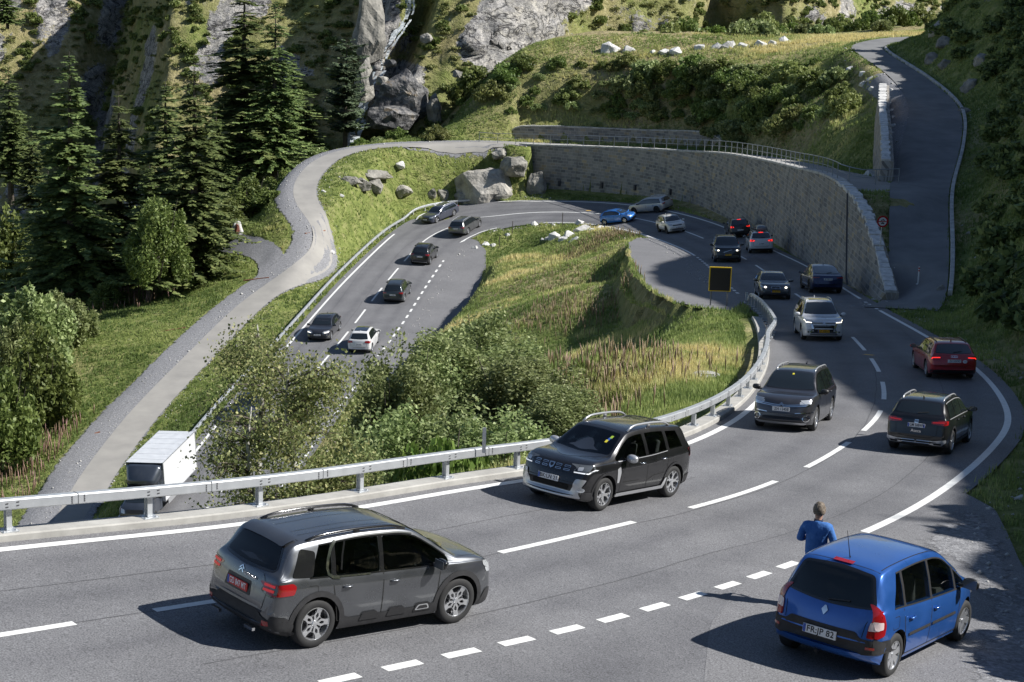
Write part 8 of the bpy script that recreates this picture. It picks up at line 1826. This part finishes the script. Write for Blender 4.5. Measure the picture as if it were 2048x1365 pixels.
# motorcycle above, car below the bar
b = MB(); k = rd * .5
b.box((.02, -.034, zd + k * .52), (k * .9, .006, k * .16)); b.lathe([(.0001, -.037), (k * .17, -.037), (k * .17, -.03)], 14, 0, c=(.02 - k * .5, 0, zd + k * .42)); b.lathe([(.0001, -.037), (k * .17, -.037), (k * .17, -.03)], 14, 0, c=(.02 + k * .5, 0, zd + k * .42)); b.box((.02 + k * .1, -.034, zd + k * .72), (k * .3, .006, k * .22)); b.obj('motorcycle_symbol', M_BLKP, sf)
b = MB(); b.box((.02, -.034, zd - k * .62), (k * 1.15, .006, k * .22)); b.box((.02, -.034, zd - k * .42), (k * .6, .006, k * .26)); b.lathe([(.0001, -.038), (k * .13, -.038), (k * .13, -.03)], 12, 0, c=(.02 - k * .33, 0, zd - k * .78)); b.lathe([(.0001, -.038), (k * .13, -.038), (k * .13, -.03)], 12, 0, c=(.02 + k * .33, 0, zd - k * .78)); b.obj('car_symbol', M_BLKP, sf)
p = ground(1836, 569, hill=False); r = empty('bollard', tuple(p), 0, label='thin white post with red bands standing on the service road', cat='bollard'); hb = 36 * p[1] / FPX
b = MB(); b.tube([(0, 0, 0), (.0, 0, hb)], .042, 10); b.obj('post', M_SWH, r); b = MB(); b.tube([(0, 0, 0), (0, 0, .03)], .12, 12); b.obj('base', M_SWH, r)
for f in (.74, .88): b = MB(); b.tube([(0, 0, hb * f), (0, 0, hb * (f + .07))], .045, 10); b.obj('red_band', M_SRED, r)
# delineator behind the guardrail, stakes in the island
q = aty(967, 905, 38.7); b = MB(); b.box((0, 0, .52), (.08, .03, .56)); o = b.obj('marker_post', M_GALV, label='short grey marker post rising above the guardrail beside the thicket', cat='post'); o.location = (q[0], q[1] + .35, q[2] - .35)
for px, py, hpx, lab in [(1124, 455, 30, 'thin wooden stake at the road edge of the island, right one'), (1024, 470, 28, 'thin wooden stake at the road edge of the island, middle one'), (998, 498, 24, 'thin wooden stake at the left tip of the island'), (700, 0, 0, '')]:
    if not hpx: continue
    q = ground(px, py, hill=False); h_ = hpx * q[1] / FPX; b = MB(); b.tube([(0, 0, -.2), (.03, 0, h_)], .04, 6); o = b.obj('wooden_stake', M_BARK, label=lab, cat='stake', group='stakes on the island'); o.location = q
# drain cover
q = ground(1412, 757, hill=False); b = MB(); b.lathe([(.5, -.3), (.5, .14), (.42, .18), (.001, .18)], 28, 0, axis='z'); b.box((0, 0, .20), (.5, .5, .03)); o = b.obj('drain_cover', M_CONC, label='round concrete shaft cover in the grass near the guardrail', cat='drain cover'); o.location = q
M_RUST = noise_mat('rusty_steel', [(.35, (.16, .06, .035)), (.65, (.33, .16, .10))], scale=4)
for i, (a, b_, lab) in enumerate([((538, 556), (487, 562), 'rusty drain channel across the gravel shoulder, farthest one'), ((372, 656), (322, 665), 'rusty drain channel across the gravel shoulder, middle one'), ((200, 865), (128, 890), 'rusty drain channel across the gravel shoulder, nearest one'), ((650, 462), (610, 468), 'rusty drain channel at the bend of the footpath')]):
    A_, B_ = ground(*a, hill=False), ground(*b_, hill=False); d = B_ - A_; L_ = np.linalg.norm(d); b = MB(); b.box((0, 0, .03), (L_, .14, .07)); o = b.obj('drain_channel', M_RUST, label=lab, cat='drain channel', group='drain channels along the footpath'); o.location = (A_ + B_) / 2; o.rotation_euler = (0, -math.asin(d[2] / L_), math.atan2(d[1], d[0]))
# painted stone on a plinth
q = ground(472, 476, hill=False); r = empty('painted_stone', tuple(q), 0, label='tall pale stone with a reddish-brown figure on it, standing at the gravel fork', cat='monument')
o = link('stone', rock_mesh(97, (1.5, .8, 2.0), M_ROCKW, .06, 14, 3), r); o.location = (0, 0, .75)
M_OCH = noise_mat('ochre_paint', [(.35, (.13, .045, .03)), (.65, (.25, .10, .07))], scale=3); o2 = link('painted_figure', rock_mesh(98, (.5, .5, 1.3), M_OCH, .05, 14, 2), r); o2.location = (.15, -.28, .75); b = MB(); b.box((0, 0, .08), (2.0, 1.0, .22)); b.obj('plinth', M_CONC, r)
M_GRATE = mat('grate', (.1, .06, .05), .6, metal=.3); q = ground(2030, 1082, y0=14); 

# ------------------------------------------------------------------ the man in blue
def man():
    M_SKIN = mat('skin', (.42, .24, .17), .55); M_SWEAT = noise_mat('blue_sweater', [(.3, (.035, .12, .36)), (.7, (.07, .19, .48))], scale=9, rough=.9, bump=.5, bscale=14, dist=.03)
    M_HAIR = noise_mat('grey_brown_hair', [(.35, (.07, .055, .042)), (.65, (.27, .225, .18))], scale=55, rough=.8, bump=.6, bscale=60, dist=.01); M_JEAN = noise_mat('dark_trousers', [(.3, (.018, .022, .035)), (.7, (.035, .04, .06))], scale=10, rough=.9); M_SHOE = mat('shoe', (.03, .025, .02), .6); M_COL = mat('dark_collar', (.015, .02, .05), .8)
    p = BLP; r = empty('person', tuple(p), R(158) - math.pi / 2 * 0, label='man in a blue pullover with his back to the viewer, beside the blue minivan', cat='person')
    def skin(name, verts, edges, rads, m_, lv=2, par=r):
        me = bpy.data.meshes.new(name); me.from_pydata(verts, edges, []); o = bpy.data.objects.new(name, me); COL.objects.link(o); md = o.modifiers.new('s', 'SKIN')
        for i, (a, b_) in enumerate(rads): me.skin_vertices[0].data[i].radius = (a, b_)
        me.skin_vertices[0].data[0].use_root = True; o.modifiers.new('u', 'SUBSURF').levels = lv; dg = bpy.context.evaluated_depsgraph_get(); nm = bpy.data.meshes.new_from_object(o.evaluated_get(dg)); bpy.data.objects.remove(o)
        nm.materials.clear(); nm.materials.append(m_); nm.polygons.foreach_set('use_smooth', np.ones(len(nm.polygons), bool)); return link(name, nm, par)
    # x = right of the man, y = forward, z = up; 1.78 m
    def body(infl=0.):
        v = [(0, 0, .98), (0, .0, 1.14), (0, -.015, 1.32), (0, -.02, 1.45), (0, .0, 1.53), (0, .03, 1.59)]
        return v
    # bare body, one continuous mesh
    V = [(0, 0, .97), (0, 0, 1.15), (0, -.02, 1.34), (0, -.02, 1.46), (0, .0, 1.53), (0, .03, 1.60), (0, .05, 1.68), (0, .06, 1.75)]
    E = [(i, i + 1) for i in range(7)]; Rr = [(.12, .09), (.11, .08), (.12, .08), (.075, .055), (.05, .055), (.07, .08), (.084, .105), (.068, .085)]
    for sg in (1, -1):
        k = len(V); V += [(sg * .10, 0, .90), (sg * .115, .01, .50), (sg * .12, -.01, .09), (sg * .13, .12, .04)]; E += [(0, k), (k, k + 1), (k + 1, k + 2), (k + 2, k + 3)]; Rr += [(.085, .085), (.06, .06), (.042, .045), (.035, .03)]
        k = len(V); V += [(sg * .19, -.01, 1.44), (sg * .27, -.02, 1.19), (sg * .17, .22, 1.20), (sg * .12, .27, 1.235)]; E += [(3, k), (k, k + 1), (k + 1, k + 2), (k + 2, k + 3)]; Rr += [(.045, .045), (.04, .04), (.030, .030), (.034, .018)]
        for j in range(5):   # fingers and thumb, closed round the phone
            b_ = len(V); o_ = (-.03 + .018 * j) if j < 4 else -.035
            if j < 4: V += [(sg * (.10 - .004 * j), .295, 1.25 + o_ * .8), (sg * (.065), .315 - .004 * abs(j - 1), 1.26 + o_ * .8), (sg * .045, .295, 1.262 + o_ * .8)]
            else: V += [(sg * .105, .245, 1.275), (sg * .08, .262, 1.30), (sg * .06, .268, 1.305)]
            E += [(k + 3, b_), (b_, b_ + 1), (b_ + 1, b_ + 2)]; Rr += [(.010, .010), (.009, .009), (.008, .008)]
    bd = skin('body', V, E, Rr, M_SKIN)
    # nose and ears belong to the body mesh
    hb_ = bmesh.new(); hb_.from_mesh(bd.data)
    for c, s3 in (((0, .145, 1.675), (.016, .024, .026)), ((.083, .045, 1.68), (.014, .026, .036)), ((-.083, .045, 1.68), (.014, .026, .036)), ((0, .135, 1.635), (.03, .012, .008))):
        bmesh.ops.create_uvsphere(hb_, u_segments=10, v_segments=8, radius=1, matrix=Matrix.Translation(c) @ Matrix.Diagonal((*s3, 1)))
    hb_.to_mesh(bd.data); hb_.free()
    for sg in (1, -1): b = MB(); b.lathe([(.0001, 0), (.008, .002), (.011, .008)], 8, 0, c=(sg * .03, .128, 1.695)); b.obj('eye', M_INK, bd)
    # hair
    hm = bmesh.new(); bmesh.ops.create_uvsphere(hm, u_segments=26, v_segments=18, radius=1)
    for v in list(hm.verts):
        c = v.co
        if c.y > .42 and c.z < .45 or c.z < -.62: hm.verts.remove(v)
    for v in hm.verts:
        c = v.co; n_ = 1 + .10 * math.sin(c.x * 9 + c.z * 7) * math.sin(c.y * 8 + c.z * 11) + .05 * math.sin(c.x * 31 + c.z * 23) * math.sin(c.y * 27); v.co = Vector((c.x * .104 * n_, c.y * .128 * n_ + .035, c.z * .135 * n_ + 1.715))
    me = bpy.data.meshes.new('hair'); hm.to_mesh(me); hm.free(); me.materials.append(M_HAIR); me.polygons.foreach_set('use_smooth', np.ones(len(me.polygons), bool)); o = link('hair', me, r); o.modifiers.new('s', 'SOLIDIFY').thickness = .015
    V = [(0, 0, .80), (0, 0, 1.06), (0, -.02, 1.30), (0, -.02, 1.45), (0, .0, 1.52)]; E = [(i, i + 1) for i in range(4)]; Rr = [(.215, .165), (.20, .16), (.215, .16), (.175, .125), (.095, .09)]
    for sg in (1, -1): k = len(V); V += [(sg * .20, -.01, 1.43), (sg * .30, -.03, 1.17), (sg * .19, .20, 1.19)]; E += [(3, k), (k, k + 1), (k + 1, k + 2)]; Rr += [(.088, .09), (.07, .07), (.045, .045)]
    sw = skin('pullover', V, E, Rr, M_SWEAT)
    for v in sw.data.vertices: c = v.co; d = .010 * math.sin(c.x * 26 + c.z * 5) * math.sin(c.z * 9 + c.x * 11 + 1); v.co = c + Vector(v.normal) * d
    b = MB(); b.lathe([(.062, 0), (.078, .0), (.074, .04), (.062, .045)], 18, 0, axis='z', c=(0, .012, 1.515)); b.obj('collar', M_COL, r, smooth=True)
    V = [(0, 0, 1.0), (0, 0, .92)]; E = [(0, 1)]; Rr = [(.165, .13), (.165, .135)]
    for sg in (1, -1): k = len(V); V += [(sg * .10, 0, .80), (sg * .118, .01, .48), (sg * .125, -.01, .10)]; E += [(1, k), (k, k + 1), (k + 1, k + 2)]; Rr += [(.105, .11), (.08, .08), (.068, .07)]
    skin('trousers', V, E, Rr, M_JEAN)
    for sg in (1, -1): V = [(sg * .125, -.06, .05), (sg * .128, .04, .05), (sg * .135, .17, .035)]; skin('shoe', V, [(0, 1), (1, 2)], [(.045, .045), (.048, .045), (.04, .03)], M_SHOE)
    ph = MB(); ph.box((0, .285, 1.265), (.075, .012, .15), 0, Matrix.Rotation(-.5, 3, 'X')); po = ph.obj('phone', M_GLOSS, None, label='dark phone held in the hands of the man in the blue pullover', cat='phone'); po.matrix_world = r.matrix_world @ Matrix.Identity(4)
    return r, po
_q = ground(1624, 1216, y0=14, hill=False); BLP = _q + np.array([0, 0, .015])
mr_, po = man(); mr_.rotation_euler = (0, 0, R(-20)); mr_.scale = (1.06,) * 3; bpy.context.view_layer.update(); po.matrix_world = mr_.matrix_world.copy()
